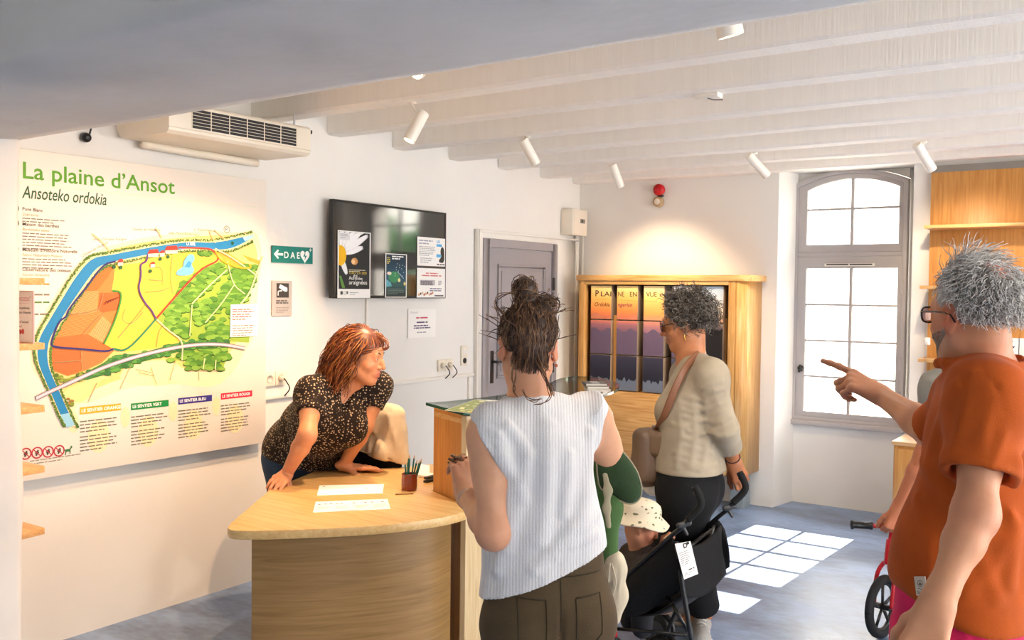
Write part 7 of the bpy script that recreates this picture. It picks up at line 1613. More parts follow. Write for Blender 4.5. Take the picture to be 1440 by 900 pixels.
# ---- woman with curly hair pushing the stroller
def woman_curly():
    D0 = 4.2
    fH = unit(-RH * .90 + FH * .30); fC = unit(-RH * .88 + FH * .42); fP = fC
    pel = J(968, 676, D0); che = J(976, 572, D0); nek = J(975, 505, D0 + .01)
    shL = J(1000, 527, D0 - .14); shR = J(966, 526, D0 + .17)
    elL = J(1020, 604, D0 - .17); wrL = J(1031, 648, D0 - .02); elR = J(955, 600, D0 + .2); wrR = J(935, 655, D0 + .12)
    t = person((pel[0], pel[1], 0), 'curly grey-haired woman in a beige linen top and black trousers behind the stroller')
    lf = np.cross(Z_, fP)
    H = Frame(J(963, 455, D0 + .01), unit(fH - Z_ * .22), unit(Z_ + fH * .2), .98)
    B = Sculpt(); torso(B, pel, che, nek, shL, shR, fP, fC, .14, .105, .12, .10, .135, .10)
    B.cap(nek - Z_ * .02, H(0, -.03, -.05), .055, .052, .03); B.cap(nek + fC * .03 - Z_ * .02, H(0, .02, -.07), .045, .045, .03)
    add_head(B, H, False, 1.0, 1.2); add_arm(B, shL, elL, wrL, .002, .98); add_arm(B, shR, elR, wrR, .002, .95)
    anL = npv(on_z(1000, 893, 0)) + FH * .02 + Z_ * .10 - R_ * .03; anR = npv(on_z(946, 876, 0)) + Z_ * .10
    hipL = pel + lf * .085 - Z_ * .05; hipR = pel - lf * .085 - Z_ * .05; knL = hipL * .5 + anL * .5 + fP * .04; knR = hipR * .5 + anR * .5 + fP * .05
    for hp, kn, an in ((hipL, knL, anL), (hipR, knR, anR)): add_leg(B, hp, kn, an); B.cap(an, an + fP * .08 - Z_ * .05, .035, .03, .03)
    dL = unit(R_ * .25 - U_ * .75 - F_ * .3); palL = unit(R_ * .2 + F_ * .8 - U_ * .2)
    add_hand(B, wrL, dL, palL, unit(-R_ * .9 + F_ * .1), [(.75, 1.1, .7), (.8, 1.15, .7), (.85, 1.15, .7), (.9, 1.2, .7)], None, .98)
    add_hand(B, wrR, unit(wrR - elR), unit(F_ * .3 + R_ * .6), fP, [(.4, .6, .4)] * 4, None, .95)
    hL = wrL + dL * .08
    B.build('body', M['skin'], t, .007, [(hL - .12, hL + .12, .0032), (H(0, 0, 0) - .15, H(0, 0, 0) + .15, .0036)], tint('#b5764f', [(H(0, .1, -.03), .03, '#c47a5c', .5), (H(0, .09, -.065), .02, '#b0605a', .8), (hL, .1, '#b5714f', .4)]), 1)
    # linen top
    S = Sculpt(); torso(S, pel + Z_ * .05, che, nek, shL, shR, fP, fC, .155, .12, .145, .124, .142, .112, .014, .052, bust=(.062, .068, -.02))
    mL = wrL * .38 + elL * .62
    S.cap(shL, elL, .056, .054, .04); S.fru(elL - unit(mL - elL) * .02, mL + unit(mL - elL) * .04, .055, .056, .03); S.cap(shR, elR, .062, .054, .04); S.fru(elR, wrR * .45 + elR * .55, .053, .054, .02)
    S.fru(mL - unit(mL - elL) * .01, mL + unit(mL - elL) * .08, .047, .049, .002, None, 's')
    S.cap(nek + unit(shL - nek) * .04 - Z_ * .012, shL + Z_ * .005, .042, .05, .04); S.cap(nek + unit(shR - nek) * .04 - Z_ * .012, shR + Z_ * .005, .042, .05, .04)
    S.fru(nek + fC * .0 - Z_ * .0, nek + Z_ * .15 + fC * .03, .060, .07, .01, None, 's'); S.ell(nek + fC * .05 + Z_ * .0, (.05, .05, .05), None, .02, 's')
    S.cut(pel + Z_ * .05, -Z_)
    rr = random.Random(3)
    for k in range(8): x0 = 1002 + k * 2.6; y0 = 540 + k * 10; S.fold([(x0 - 14, y0 + 6), (x0, y0 + rr.uniform(-2, 3)), (x0 + 13, y0 - 4 + rr.uniform(-4, 4))], .009, .008, D0 - .5, D0 + .3)
    for k in range(11): x0 = 938 + rr.uniform(-5, 35); y0 = 556 + k * 10; S.fold([(x0, y0), (x0 + 16, y0 + 5), (x0 + 38, y0 + rr.uniform(-4, 12))], .008, .010, D0 - .5, D0 + .3)
    for x in (955, 975, 992): S.fold([(x, 560), (x + 3, 610), (x - 3, 655)], .008, .014, D0 - .5, D0 + .3)
    S.setfolds()
    S.build('linen_top', cloth('beige_linen', '#a39682', .08, .35, 260, sheen=.1), t, .005, (), None, 1)
    S = Sculpt(); torso(S, pel, pel + Z_ * .2, pel + Z_ * .3, pel + Z_ * .25, pel + Z_ * .25, fP, fP, .15, .115, .135, .105, .13, .10, .010)
    for hp, kn, an in ((hipL, knL, anL), (hipR, knR, anR)): S.cap(hp, kn, .112, .104, .06); S.fru(kn + Z_ * .03, an + Z_ * .02, .104, .074, .05); S.ridge([kn + Z_ * .1 - F_ * .09, kn - F_ * .09, kn - Z_ * .15 - F_ * .08 + R_ * .02], .006, .015)
    S.cut(pel + Z_ * .12, Z_); S.build('trousers', cloth('black_linen', '#131315', .15, .3, 200), t, .006, (), None, 1)
    shp = mat('pale_grey_mesh_shoe', '#a9a6a2', .8, var=.12, scale=70, bump=.5, bscale=120)
    shoe('shoe', t, anL - fP * .0 + FH * .05 - Z_ * anL[2], anL + unit(-RH * .25 - FH * .9) * .22 - Z_ * anL[2], None, None, (shp, M['sole_white']))
    o = shoe('shoe', t, anR - fP * .06 - Z_ * anR[2], anR + fP * .21 - Z_ * anR[2], None, None, (shp, M['sole_white']))
    # curly hair
    cols = ['#221c18', '#382f29', '#4f453d', '#6b6158', '#8d847a']
    keep = lambda x, y, z: (y < .50) & (z > -.62 + .55 * np.maximum(y, 0)) & ~((np.abs(x) > .8) & (z < -.2) & (y > .0))
    S = Sculpt(); S.ell(H(0, -.024, .040), (.086, .104, .092), H.ax(), 0); S.cut(H(0, .05, .03), unit(H.y * .8 - H.z * .6)); S.cut(H(0, -.05, -.045), -H.z, .02)
    rq = np.random.RandomState(8)
    for d_ in scalp_dirs(120, keep, 2, .05): S.ell(scalp(H, d_[None], 1.12)[0], (rq.uniform(.010, .017),) * 3, None, .006)
    S.build('hair', M['hair'], t, .0042, (), lambda V: np.tile(lin('#3d342d')[:3], (len(V), 1)), 1)
    D = scalp_dirs(1500, keep, 6, .05); nrm = D[:, 0:1] * H.x + D[:, 1:2] * H.y + D[:, 2:3] * H.z
    A = grow(H, D, nrm + fH * .1, .062, 14, (0, 0, -1), .10, (1.08, 1.36), curl=.0085, turns=1.9, seed=8, jit=.35)
    strands('curls', A, .0015, .0009, M['hair'], t, hcols(len(D), cols, 7))['kind'] = 'stuff'
    head_extras(H, t)
    gm = mat('tortoise_frame', '#4a2b1c', .3); gl = glass_mat('brown_lens', (.6, .45, .35, 1), .3)
    for sx in (-1, 1):
        c = H(sx * .034, .102, .004); rp = [tuple(c + H.x * .026 * math.cos(a) + H.z * .022 * math.sin(a)) for a in [i * 2 * PI / 18 for i in range(19)]]
        o = MB().tube(rp, .0023, 6, caps=False).build('spectacle_rim', gm, t, smooth=True); MB().add([tuple(c)] + rp[:-1], [(0, i + 1, (i + 1) % 18 + 1) for i in range(18)]).build('lens', gl, o)
        MB().tube([tuple(H(sx * .06, .1, .01)), tuple(H(sx * .076, .05, .01)), tuple(H(sx * .081, -.01, .004))], .002, 6).build('temple', gm, t, smooth=True)
    MB().tube([tuple(H(-.009, .102, .006)), tuple(H(0, .109, .008)), tuple(H(.009, .102, .006))], .002, 6).build('bridge', gm, t, smooth=True)
    MB().tube([tuple(H(-.08, .0, -.045)), tuple(H(-.082, .002, -.06)), tuple(H(-.081, .0, -.075))], .0025, 6).build('earring', mat('gold', '#c9a04a', .25, metal=1), t)
    fr = Frame(wrL - unit(wrL - elL) * .025, unit(wrL - elL), Z_); MB().tube([tuple(fr(.034 * math.cos(a), 0, .031 * math.sin(a))) for a in [i * 2 * PI / 20 for i in range(21)]], .003, 6, caps=False).build('bracelet', mat('dark_bracelet', '#4a2a2c', .4), t, smooth=True)
    # crossbody bag
    bc = J(914, 640, D0 + .02)
    bt = thing('shoulder_bag', tuple(bc - Z_ * .13), 'brown leather crossbody bag hanging at the front of the curly-haired woman', 'bag')
    S = Sculpt(); S.rbox(bc, (.085, .05, .125), (fP * .5 + lf * .86, np.cross(fP * .5 + lf * .86, Z_), Z_), .04, .01); S.ell(bc - Z_ * .06, (.09, .06, .08), None, .05)
    S.build('bag_body', mat('brown_leather', '#6f5744', .5, var=.1, bump=.2, bscale=90), bt, .005)
    S = Sculpt(); S.rbox(bc + Z_ * .06 - F_ * .03, (.08, .04, .06), None, .03); S.build('flap', mat('brown_leather_flap', '#7a6049', .5, bump=.2, bscale=90), bt, .005)
    st = [tuple(bc + Z_ * .1 + R_ * .02), tuple(J(934, 585, D0 - .12)), tuple(J(950, 545, D0 - .17)), tuple(J(968, 512, D0 - .14)), tuple(J(986, 497, D0 - .03)), tuple(J(992, 500, D0 + .05)), tuple(J(985, 560, D0 + .2))]
    MB().tube(spline(st, 6), .018, 8, flat=((0, 0, 1), .22)).build('strap', mat('tan_leather_strap', '#7d4f33', .5, bump=.1), bt, smooth=True)
    MB().cyl(st[0], tuple(npv(st[0]) + Z_ * .035), .012, n=10).build('strap_ring', M['steel'], bt)
    pb = bc - Z_ * .135 + R_ * .02
    S = Sculpt(); S.ell(pb, (.055, .045, .05), None, 0); S.ridge([pb - Z_ * .04 - F_ * .04, pb + Z_ * .03 - F_ * .04 + R_ * .02], .008, .01); S.ridge([pb - Z_ * .04 - F_ * .03 - R_ * .03, pb + Z_ * .03 - F_ * .04 - R_ * .03], .008, .01)
    o = S.build('plastic_bag', mat('white_plastic_film', '#e6e4e2', .3), None, .005); tag(o, 'crumpled white plastic bag peeping out below the brown bag', 'plastic bag')
woman_curly()

# ---- woman in spotted blouse leaning on the desk
def woman_desk():
    fH = unit(RH * .97 - FH * .22); fC = unit(RH * .55 - FH * .80); fP = unit(RH * .62 - FH * .78)
    pel = J(424, 634, 4.60); che = J(462, 580, 4.36); nek = J(487, 533, 4.36)
    shR = J(440, 549, 4.24); shL = J(531, 541, 4.42)
    elR = J(432, 612, 4.08); wrR = npv(on_z(402, 668, .775)); wrL = npv(on_z(483, 655, .772)); elL = J(513, 598, 4.36)
    t = person((pel[0], pel[1], 0), 'auburn-haired woman in a dark spotted blouse leaning on the reception desk')
    lf = np.cross(Z_, fP); hipL = pel + lf * .085 - Z_ * .04; hipR = pel - lf * .085 - Z_ * .04
    H = Frame(J(509, 500, 4.30), unit(fH - Z_ * .22), unit(Z_ + fH * .22), 1.03)
    B = Sculpt(); torso(B, pel, che, nek, shL, shR, fP, fC, .15, .115, .125, .10, .14, .105)
    B.cap(nek - Z_ * .03, H(0, -.03, -.05), .055, .05, .03); B.cap(nek + fC * .03 - Z_ * .03, H(0, .02, -.07), .045, .045, .03)
    add_head(B, H, False, .95, 1.15); add_arm(B, shR, elR, wrR, 0, .94); add_arm(B, shL, elL, wrL, 0, .94)
    legs = []
    for hp, s_ in ((hipL, 1), (hipR, -1)):
        an = npv((hp[0], hp[1], .09)) - fP * .05; kn = hp * .5 + an * .5 + fP * .03; legs.append((hp, kn, an)); add_leg(B, hp, kn, an); B.cap(an, an + fP * .1 - Z_ * .05, .035, .03, .03)
    dR = unit(npv(on_z(381, 686, .755)) - wrR); dL = unit(RH * .95 + FH * .15 - Z_ * .14)
    add_hand(B, wrR, dR, unit(-Z_ - RH * .3), unit(-FH * .9 + RH * .5), [(.1, .45, .35), (.1, .5, .35), (.12, .5, .35), (.15, .5, .4)], None, .95, .05)
    add_hand(B, wrL, dL, -Z_, unit(-FH * .9 + RH * .2), [(-.1, .18, .14)] * 4, None, .95, .05)
    hR, hL = wrR + dR * .09, wrL + dL * .09
    B.build('body', M['skin'], t, .007, [(hR - .12, hR + .12, .0034), (hL - .12, hL + .12, .0034), (H(0, 0, 0) - .15, H(0, 0, 0) + .15, .0036)], tint('#cf8f66', [(H(.04, .07, -.03), .03, '#d8795c', .5), (H(0, .09, -.065), .022, '#b5524c', .9), (elR, .05, '#c47a55', .4), (hR, .1, '#c98460', .4), (nek - Z_ * .05 + fC * .1, .07, '#d58a68', .5)]), 1)
    S = Sculpt(); torso(S, pel + Z_ * .02, che, nek, shL, shR, fP, fC, .165, .135, .142, .125, .15, .118, .014, .05, belly=(pel + fP * .05 + Z_ * .02, (.165, .13, .13)), bust=(.082, .075, -.03))
    aR, aL = unit(elR - shR), unit(elL - shL)
    S.fru(shR - aR * .03, shR + aR * .13, .060, .062, .03); S.fru(shL - aL * .03, shL + aL * .11, .058, .060, .03)
    S.cap(nek + unit(shL - nek) * .04 - Z_ * .015, shL, .040, .048, .04); S.cap(nek + unit(shR - nek) * .04 - Z_ * .015, shR, .040, .048, .04)
    S.fru(nek - Z_ * .02, nek + Z_ * .15 + fC * .03, .060, .07, .01, None, 's')
    v0 = nek + fC * .07; S.cap(v0 + Z_ * .03, che + fC * .165 - Z_ * .00, .052, .008, .006, (fC, 1.6), 's')
    S.cut(J(402, 650, 4.5) - Z_ * .0, unit(-Z_ * .95 - RH * .25))
    for a, b_ in (((452, 560), (440, 640)), ((470, 580), (462, 655)), ((486, 590), (480, 650)), ((430, 600), (402, 640)), ((510, 560), (490, 620))): S.fold([a, ((a[0] + b_[0]) / 2 - 2, (a[1] + b_[1]) / 2), b_], .009, .014, 3.7, 4.9)
    S.setfolds()
    m = cloth('dark_spotted_viscose', '#2a211c', .05, .15, 260); nt = m.node_tree; b = nt.nodes['Principled BSDF']; tc = nt.nodes['Texture Coordinate']
    v = nt.nodes.new('ShaderNodeTexVoronoi'); v.inputs['Scale'].default_value = 84; v.inputs['Randomness'].default_value = .75; nt.links.new(tc.outputs['Object'], v.inputs['Vector'])
    r = nt.nodes.new('ShaderNodeValToRGB'); r.color_ramp.interpolation = 'LINEAR'; r.color_ramp.elements[0].position = .22; r.color_ramp.elements[0].color = lin('#c4aa88'); r.color_ramp.elements[1].position = .36; r.color_ramp.elements[1].color = lin('#231a16')
    nt.links.new(v.outputs['Distance'], r.inputs[0]); nt.links.new(r.outputs[0], b.inputs['Base Color'])
    S.build('blouse', m, t, .0052, (), None, 1)
    S = Sculpt(); torso(S, pel, pel + Z_ * .2, pel + Z_ * .3, pel + Z_ * .25, pel + Z_ * .25, fP, fP, .155, .12, .14, .11, .13, .1, .008)
    for hp, kn, an in legs: add_leg(S, hp, kn, an, .012)
    S.cut(pel + Z_ * .08, Z_); S.cut(npv((0, 0, .07)), -Z_); S.build('jeans', M['denim'], t, .008, (), None, 1)
    for hp, kn, an in legs: shoe('shoe', t, an - fP * .05 - Z_ * an[2], an + fP * .2 - Z_ * an[2], None, None, (M['black'], M['sole_white']))
    cols = ['#3f1c10', '#5c2a15', '#7d3f1e', '#9c5628', '#b87436']
    keep = lambda x, y, z: (y < .35 + .45 * np.maximum(z, 0)) & (z > -.55 + .5 * np.maximum(y, 0))
    S = Sculpt(); S.ell(H(0, -.018, .040), (.082 * H.k, .104 * H.k, .088 * H.k), H.ax(), 0); S.cut(H(0, .055, .03), unit(H.y * .75 - H.z * .65)); 
    S.cap(H(0, -.05, .0), H(0, -.065, -.10) - Z_ * .02, .07, .055, .04, (H.y, .7)); S.cap(H(.06, -.025, 0), H(.066, -.01, -.10), .028, .02, .03); S.cap(H(-.06, -.025, 0), H(-.062, -.02, -.10), .028, .02, .03)
    S.build('hair', M['hair'], t, .0045, (), lambda V: np.tile(lin('#5a2a17')[:3], (len(V), 1)), 1)
    D = scalp_dirs(1500, keep, 4, .04); part = np.array([.35, .35, .87]); tl = D - part * (D @ part)[:, None]; tl /= np.linalg.norm(tl, axis=1, keepdims=True) + 1e-6
    v = tl[:, 0:1] * H.x + tl[:, 1:2] * H.y + tl[:, 2:3] * H.z
    ln = .13 + .09 * np.clip(D[:, 2] + .4, 0, 1.3)
    def keepface(P, s_):
        q = to_local(H, P); m_ = (q[:, 1] > .03) & (q[:, 2] < .05); q[m_, 1] = .03 + (q[m_, 1] - .03) * .55; k_ = m_ & (np.abs(q[:, 0]) < .070); q[k_, 0] = np.where(q[k_, 0] >= 0, .070, -.070) * .5 + q[k_, 0] * .5
        return H.o + (q[:, 0:1] * H.x + q[:, 1:2] * H.y + q[:, 2:3] * H.z) * H.k
    A = grow(H, D, v * .8 - H.y * (.12 + .5 * np.clip(D[:, 1:2], 0, 1)), ln * 1.3, 20, -Z_ - H.y * .3, .40, (1.06, 1.24), curl=.0075, turns=2.0, wave=.009, freq=1.5, seed=2, jit=.12, extra=keepface)
    strands('hair_strands', A, .0019, .0010, M['hair'], t, hcols(len(D), cols, 3))['kind'] = 'stuff'
    head_extras(H, t, brow='#6a3a22')
woman_desk()

# ---- small child in the stroller, sun hat
def child():
    D0 = 4.0; H = Frame(J(900, 738, D0), unit(RH * .92 + FH * .05 - Z_ * .38), unit(Z_ + RH * .35), .80)
    che = J(905, 802, D0 + .03); nek = J(898, 770, D0 + .02); pel = J(924, 832, D0 + .12); fC = unit(-RH * .75 + FH * .2 - RH * 0 - FH * .5)
    lf = np.cross(Z_, fC); shA = J(910, 784, D0 - .01); shB = J(888, 781, D0 + .09)
    t = person((pel[0], pel[1], pel[2] - .1), 'small child in a printed sun hat sitting in the black stroller')
    B = Sculpt(); torso(B, pel, che, nek, shA, shB, fC, fC, .085, .075, .08, .07, .08, .068, 0, .033, hC=.11, hs=.55)
    B.cap(nek - Z_ * .02, H(0, -.02, -.04), .036, .038, .02); add_head(B, H, False, 1.0, .8)
    eA, wA = J(926, 806, D0 - .04), J(930, 772, D0 - .03); add_arm(B, shA, eA, wA, 0, .66)
    add_hand(B, wA, unit(U_ + R_ * .2 - F_ * .1), unit(R_), unit(-F_), [(.8, 1.1, .6)] * 4, None, .62)
    eB, wB = J(884, 812, D0 + .10), J(892, 836, D0 + .05); add_arm(B, shB, eB, wB, 0, .66); add_hand(B, wB, unit(R_ - U_ * .3), -Z_, unit(F_), [(.5, .7, .4)] * 4, None, .6)
    kA, kB = pel + fC * .13 - Z_ * .0, pel + fC * .13 + lf * .10 - Z_ * .0
    for k_, s_ in ((kA, -1), (kB, 1)): B.cap(pel + lf * s_ * .05, k_, .06, .045, .04); B.cap(k_, k_ - Z_ * .10 + fC * .0, .043, .03, .03)
    B.build('body', M['skin'], t, .0055, [(H(0, 0, 0) - .12, H(0, 0, 0) + .12, .0032)], tint('#c58a6a', [(H(.04, .06, -.03), .03, '#c8674f', .6), (H(0, .08, -.06), .02, '#a84f48', .8)]), 1)
    S = Sculpt(); torso(S, pel + Z_ * .02, che, nek, shA, shB, fC, fC, .09, .08, .085, .075, .085, .072, .010, .038, hC=.11, hs=.55); S.cap(shA, eA, .048, .042, .03); S.cap(eA, eA * .4 + wA * .6, .042, .036, .02); S.cap(shB, eB, .048, .042, .03); S.cap(eB, eB * .4 + wB * .6, .042, .036, .02)
    S.fru(nek + Z_ * .0, nek + Z_ * .1, .045, .05, .01, None, 's'); S.cut(pel - Z_ * .02, -Z_)
    for k_ in range(4): S.ridge([J(880 + k_ * 8, 785, D0 - .1), J(890 + k_ * 8, 815, D0 - .1)], .005, .01)
    S.build('jumper', cloth('dark_taupe_jersey', '#4a4340', .08, .3, 200), t, .006, (), None, 1)
    S = Sculpt()
    for k_, s_ in ((kA, -1), (kB, 1)): S.cap(pel + lf * s_ * .05, k_, .072, .056, .04); S.cap(k_, k_ - Z_ * .11, .052, .045, .03)
    S.ell(pel, .085, None, .04); S.build('trousers', cloth('dark_trousers', '#2a2a2e'), t, .008, (), None, 1)
    # bucket hat
    hb = H(0, -.018, .064); up = unit(Z_ + RH * .16)
    hf = Frame(hb, unit(H.y - up * (H.y @ up)), up)
    mb = MB(); prof = [(.075, .0), (.074, .020), (.066, .040), (.045, .055), (.015, .062), (.0015, .0625), (.0015, .059), (.043, .051), (.062, .037), (.070, .018), (.071, .0)]; 
    n = 28; brim = [(.071, 0), (.090, -.018), (.112, -.036), (.118, -.041), (.117, -.0445), (.090, -.022), (.075, .0)]
    allp = prof + brim; vs_ = []
    for q, (r_, z_) in enumerate(allp):
        for j in range(n):
            a = 2 * PI * j / n; w = 1 + (.05 * math.sin(3 * a + 1) if r_ > .08 else .015 * math.sin(5 * a)); vs_.append(tuple(hf(r_ * w * math.cos(a) * .98, r_ * w * math.sin(a) * 1.12, z_ + (.006 * math.sin(4 * a + 2) if r_ > .08 else 0))))
    k = len(allp); mb.add(vs_, [(q * n + j, q * n + (j + 1) % n, ((q + 1) % k) * n + (j + 1) % n, ((q + 1) % k) * n + j) for q in range(k) for j in range(n)])
    m = cloth('cream_printed_cotton', '#d9cbb0', .04, .3, 220); nt = m.node_tree; b = nt.nodes['Principled BSDF']; tc = nt.nodes['Texture Coordinate']
    mp = nt.nodes.new('ShaderNodeMapping'); mp.inputs['Scale'].default_value = (1, 1, 1.7); nt.links.new(tc.outputs['Object'], mp.inputs[0])
    v = nt.nodes.new('ShaderNodeTexVoronoi'); v.inputs['Scale'].default_value = 34; v.inputs['Randomness'].default_value = 1; nt.links.new(mp.outputs[0], v.inputs['Vector'])
    nz = nt.nodes.new('ShaderNodeTexNoise'); nz.inputs['Scale'].default_value = 95; nt.links.new(tc.outputs['Object'], nz.inputs['Vector'])
    ad = nt.nodes.new('ShaderNodeMath'); ad.operation = 'MULTIPLY_ADD'; ad.inputs[1].default_value = .5; nt.links.new(nz.outputs[0], ad.inputs[0]); nt.links.new(v.outputs['Distance'], ad.inputs[2])
    r = nt.nodes.new('ShaderNodeValToRGB'); r.color_ramp.elements[0].position = .47; r.color_ramp.elements[0].color = lin('#6a6b50'); r.color_ramp.elements[1].position = .53; r.color_ramp.elements[1].color = lin('#dccfb6'); nt.links.new(ad.outputs[0], r.inputs[0]); nt.links.new(r.outputs[0], b.inputs['Base Color'])
    mb.build('sun_hat', m, t, smooth=True)
    head_extras(H, t)
child()

# ---- fourth adult, nearly hidden behind the man in orange: grey t-shirt, hand on the red bike
def person_hidden():
    D0 = 4.05; fC = unit(-RH * .72 + FH * .3 - FH * .5); fP = fC
    pel = J(1395, 700, D0 + .05); che = J(1360, 595, D0); nek = J(1352, 520, D0)
    shA = J(1321, 543, D0 - .10); shB = J(1368, 545, D0 + .2); eA = J(1300, 640, D0 - .02); wA = J(1262, 716, D0 + .06); eB = J(1372, 640, D0 + .26); wB = J(1352, 715, D0 + .2)
    t = person((pel[0], pel[1], 0), 'person in a grey t-shirt almost hidden behind the man in orange')
    lf = np.cross(Z_, fP); H = Frame(J(1360, 470, D0), fC, Z_, .97)
    B = Sculpt(); torso(B, pel, che, nek, shA, shB, fP, fC, .15, .11, .12, .1, .145, .105); B.cap(nek, H(0, -.03, -.05), .055, .05, .03); add_head(B, H); add_arm(B, shA, eA, wA, 0, .95); add_arm(B, shB, eB, wB, 0, .95)
    add_hand(B, wA, unit(-R_ * .2 - U_ * .9 + F_ * .1), unit(F_ * .9), unit(-R_), [(.9, 1.2, .7)] * 4, None, .95); add_hand(B, wB, -Z_, fC, unit(R_), [(.4, .5, .3)] * 4, None, .95)
    legs = []
    for s_ in (1, -1):
        hp = pel + lf * s_ * .085 - Z_ * .03; an = npv((hp[0], hp[1], .09)); kn = hp * .5 + an * .5 + fP * .03; legs.append((hp, kn, an)); add_leg(B, hp, kn, an)
    hw = wA - U_ * .06; B.build('body', M['skin'], t, .009, [(hw - .11, hw + .11, .004)], tint('#b8704e'), 1)
    S = Sculpt(); torso(S, pel + Z_ * .05, che, nek, shA, shB, fP, fC, .16, .125, .14, .12, .15, .115, .016, .055); aA, aB = unit(eA - shA), unit(eB - shB); S.fru(shA - aA * .03, shA + aA * .17, .066, .068, .03); S.fru(shB - aB * .03, shB + aB * .17, .066, .068, .03)
    S.fru(nek, nek + Z_ * .15, .062, .07, .01, None, 's'); S.cut(pel + Z_ * .04, -Z_)
    for k_ in range(4): S.ridge([J(1335 - k_ * 6, 520 + k_ * 14, D0 - .18), J(1325 - k_ * 6, 570 + k_ * 10, D0 - .18)], .006, .012)
    S.build('t_shirt', cloth('grey_cotton', '#827f78', .08, .3, 260), t, .007, (), None, 1)
    S = Sculpt(); torso(S, pel, pel + Z_ * .15, pel + Z_ * .25, pel + Z_ * .2, pel + Z_ * .2, fP, fP, .152, .115, .14, .11, .13, .1, .01)
    for hp, kn, an in legs: add_leg(S, hp, kn, an, .014)
    S.cut(pel + Z_ * .09, Z_); S.cut(npv((0, 0, .07)), -Z_); S.build('trousers', M['denim'], t, .009, (), None, 1)
    for hp, kn, an in legs: shoe('shoe', t, an - fP * .05 - Z_ * an[2], an + fP * .2 - Z_ * an[2], None, None, (M['black'], M['sole_white']))
    D = scalp_dirs(500, lambda x, y, z: (y < .45) & (z > -.5), 2); S = Sculpt(); S.ell(H(0, -.022, .04), (.084, .103, .088), H.ax(), 0); S.cut(H(0, .05, .03), unit(H.y * .8 - H.z * .6)); S.cut(H(0, 0, -.05), -H.z); S.build('hair', M['hair'], t, .005, (), lambda V: np.tile(lin('#4a3a2c')[:3], (len(V), 1)), 1)
    D = scalp_dirs(900, lambda x, y, z: (y < .5) & (z > -.5 + .4 * np.maximum(y, 0)), 2); tl = D - np.array([0, .1, 1]) * D[:, 2:3]; A = grow(H, D, tl[:, 0:1] * H.x + tl[:, 1:2] * H.y - Z_ * .2, .05, 7, -Z_, .15, (1.02, 1.08), curl=.002, turns=.7)
    strands('hair_strands', A, .0014, .0007, M['hair'], t, hcols(len(D), ['#3a2c20', '#5a4634', '#6f5a44'], 2))['kind'] = 'stuff'
    head_extras(H, t)
person_hidden()

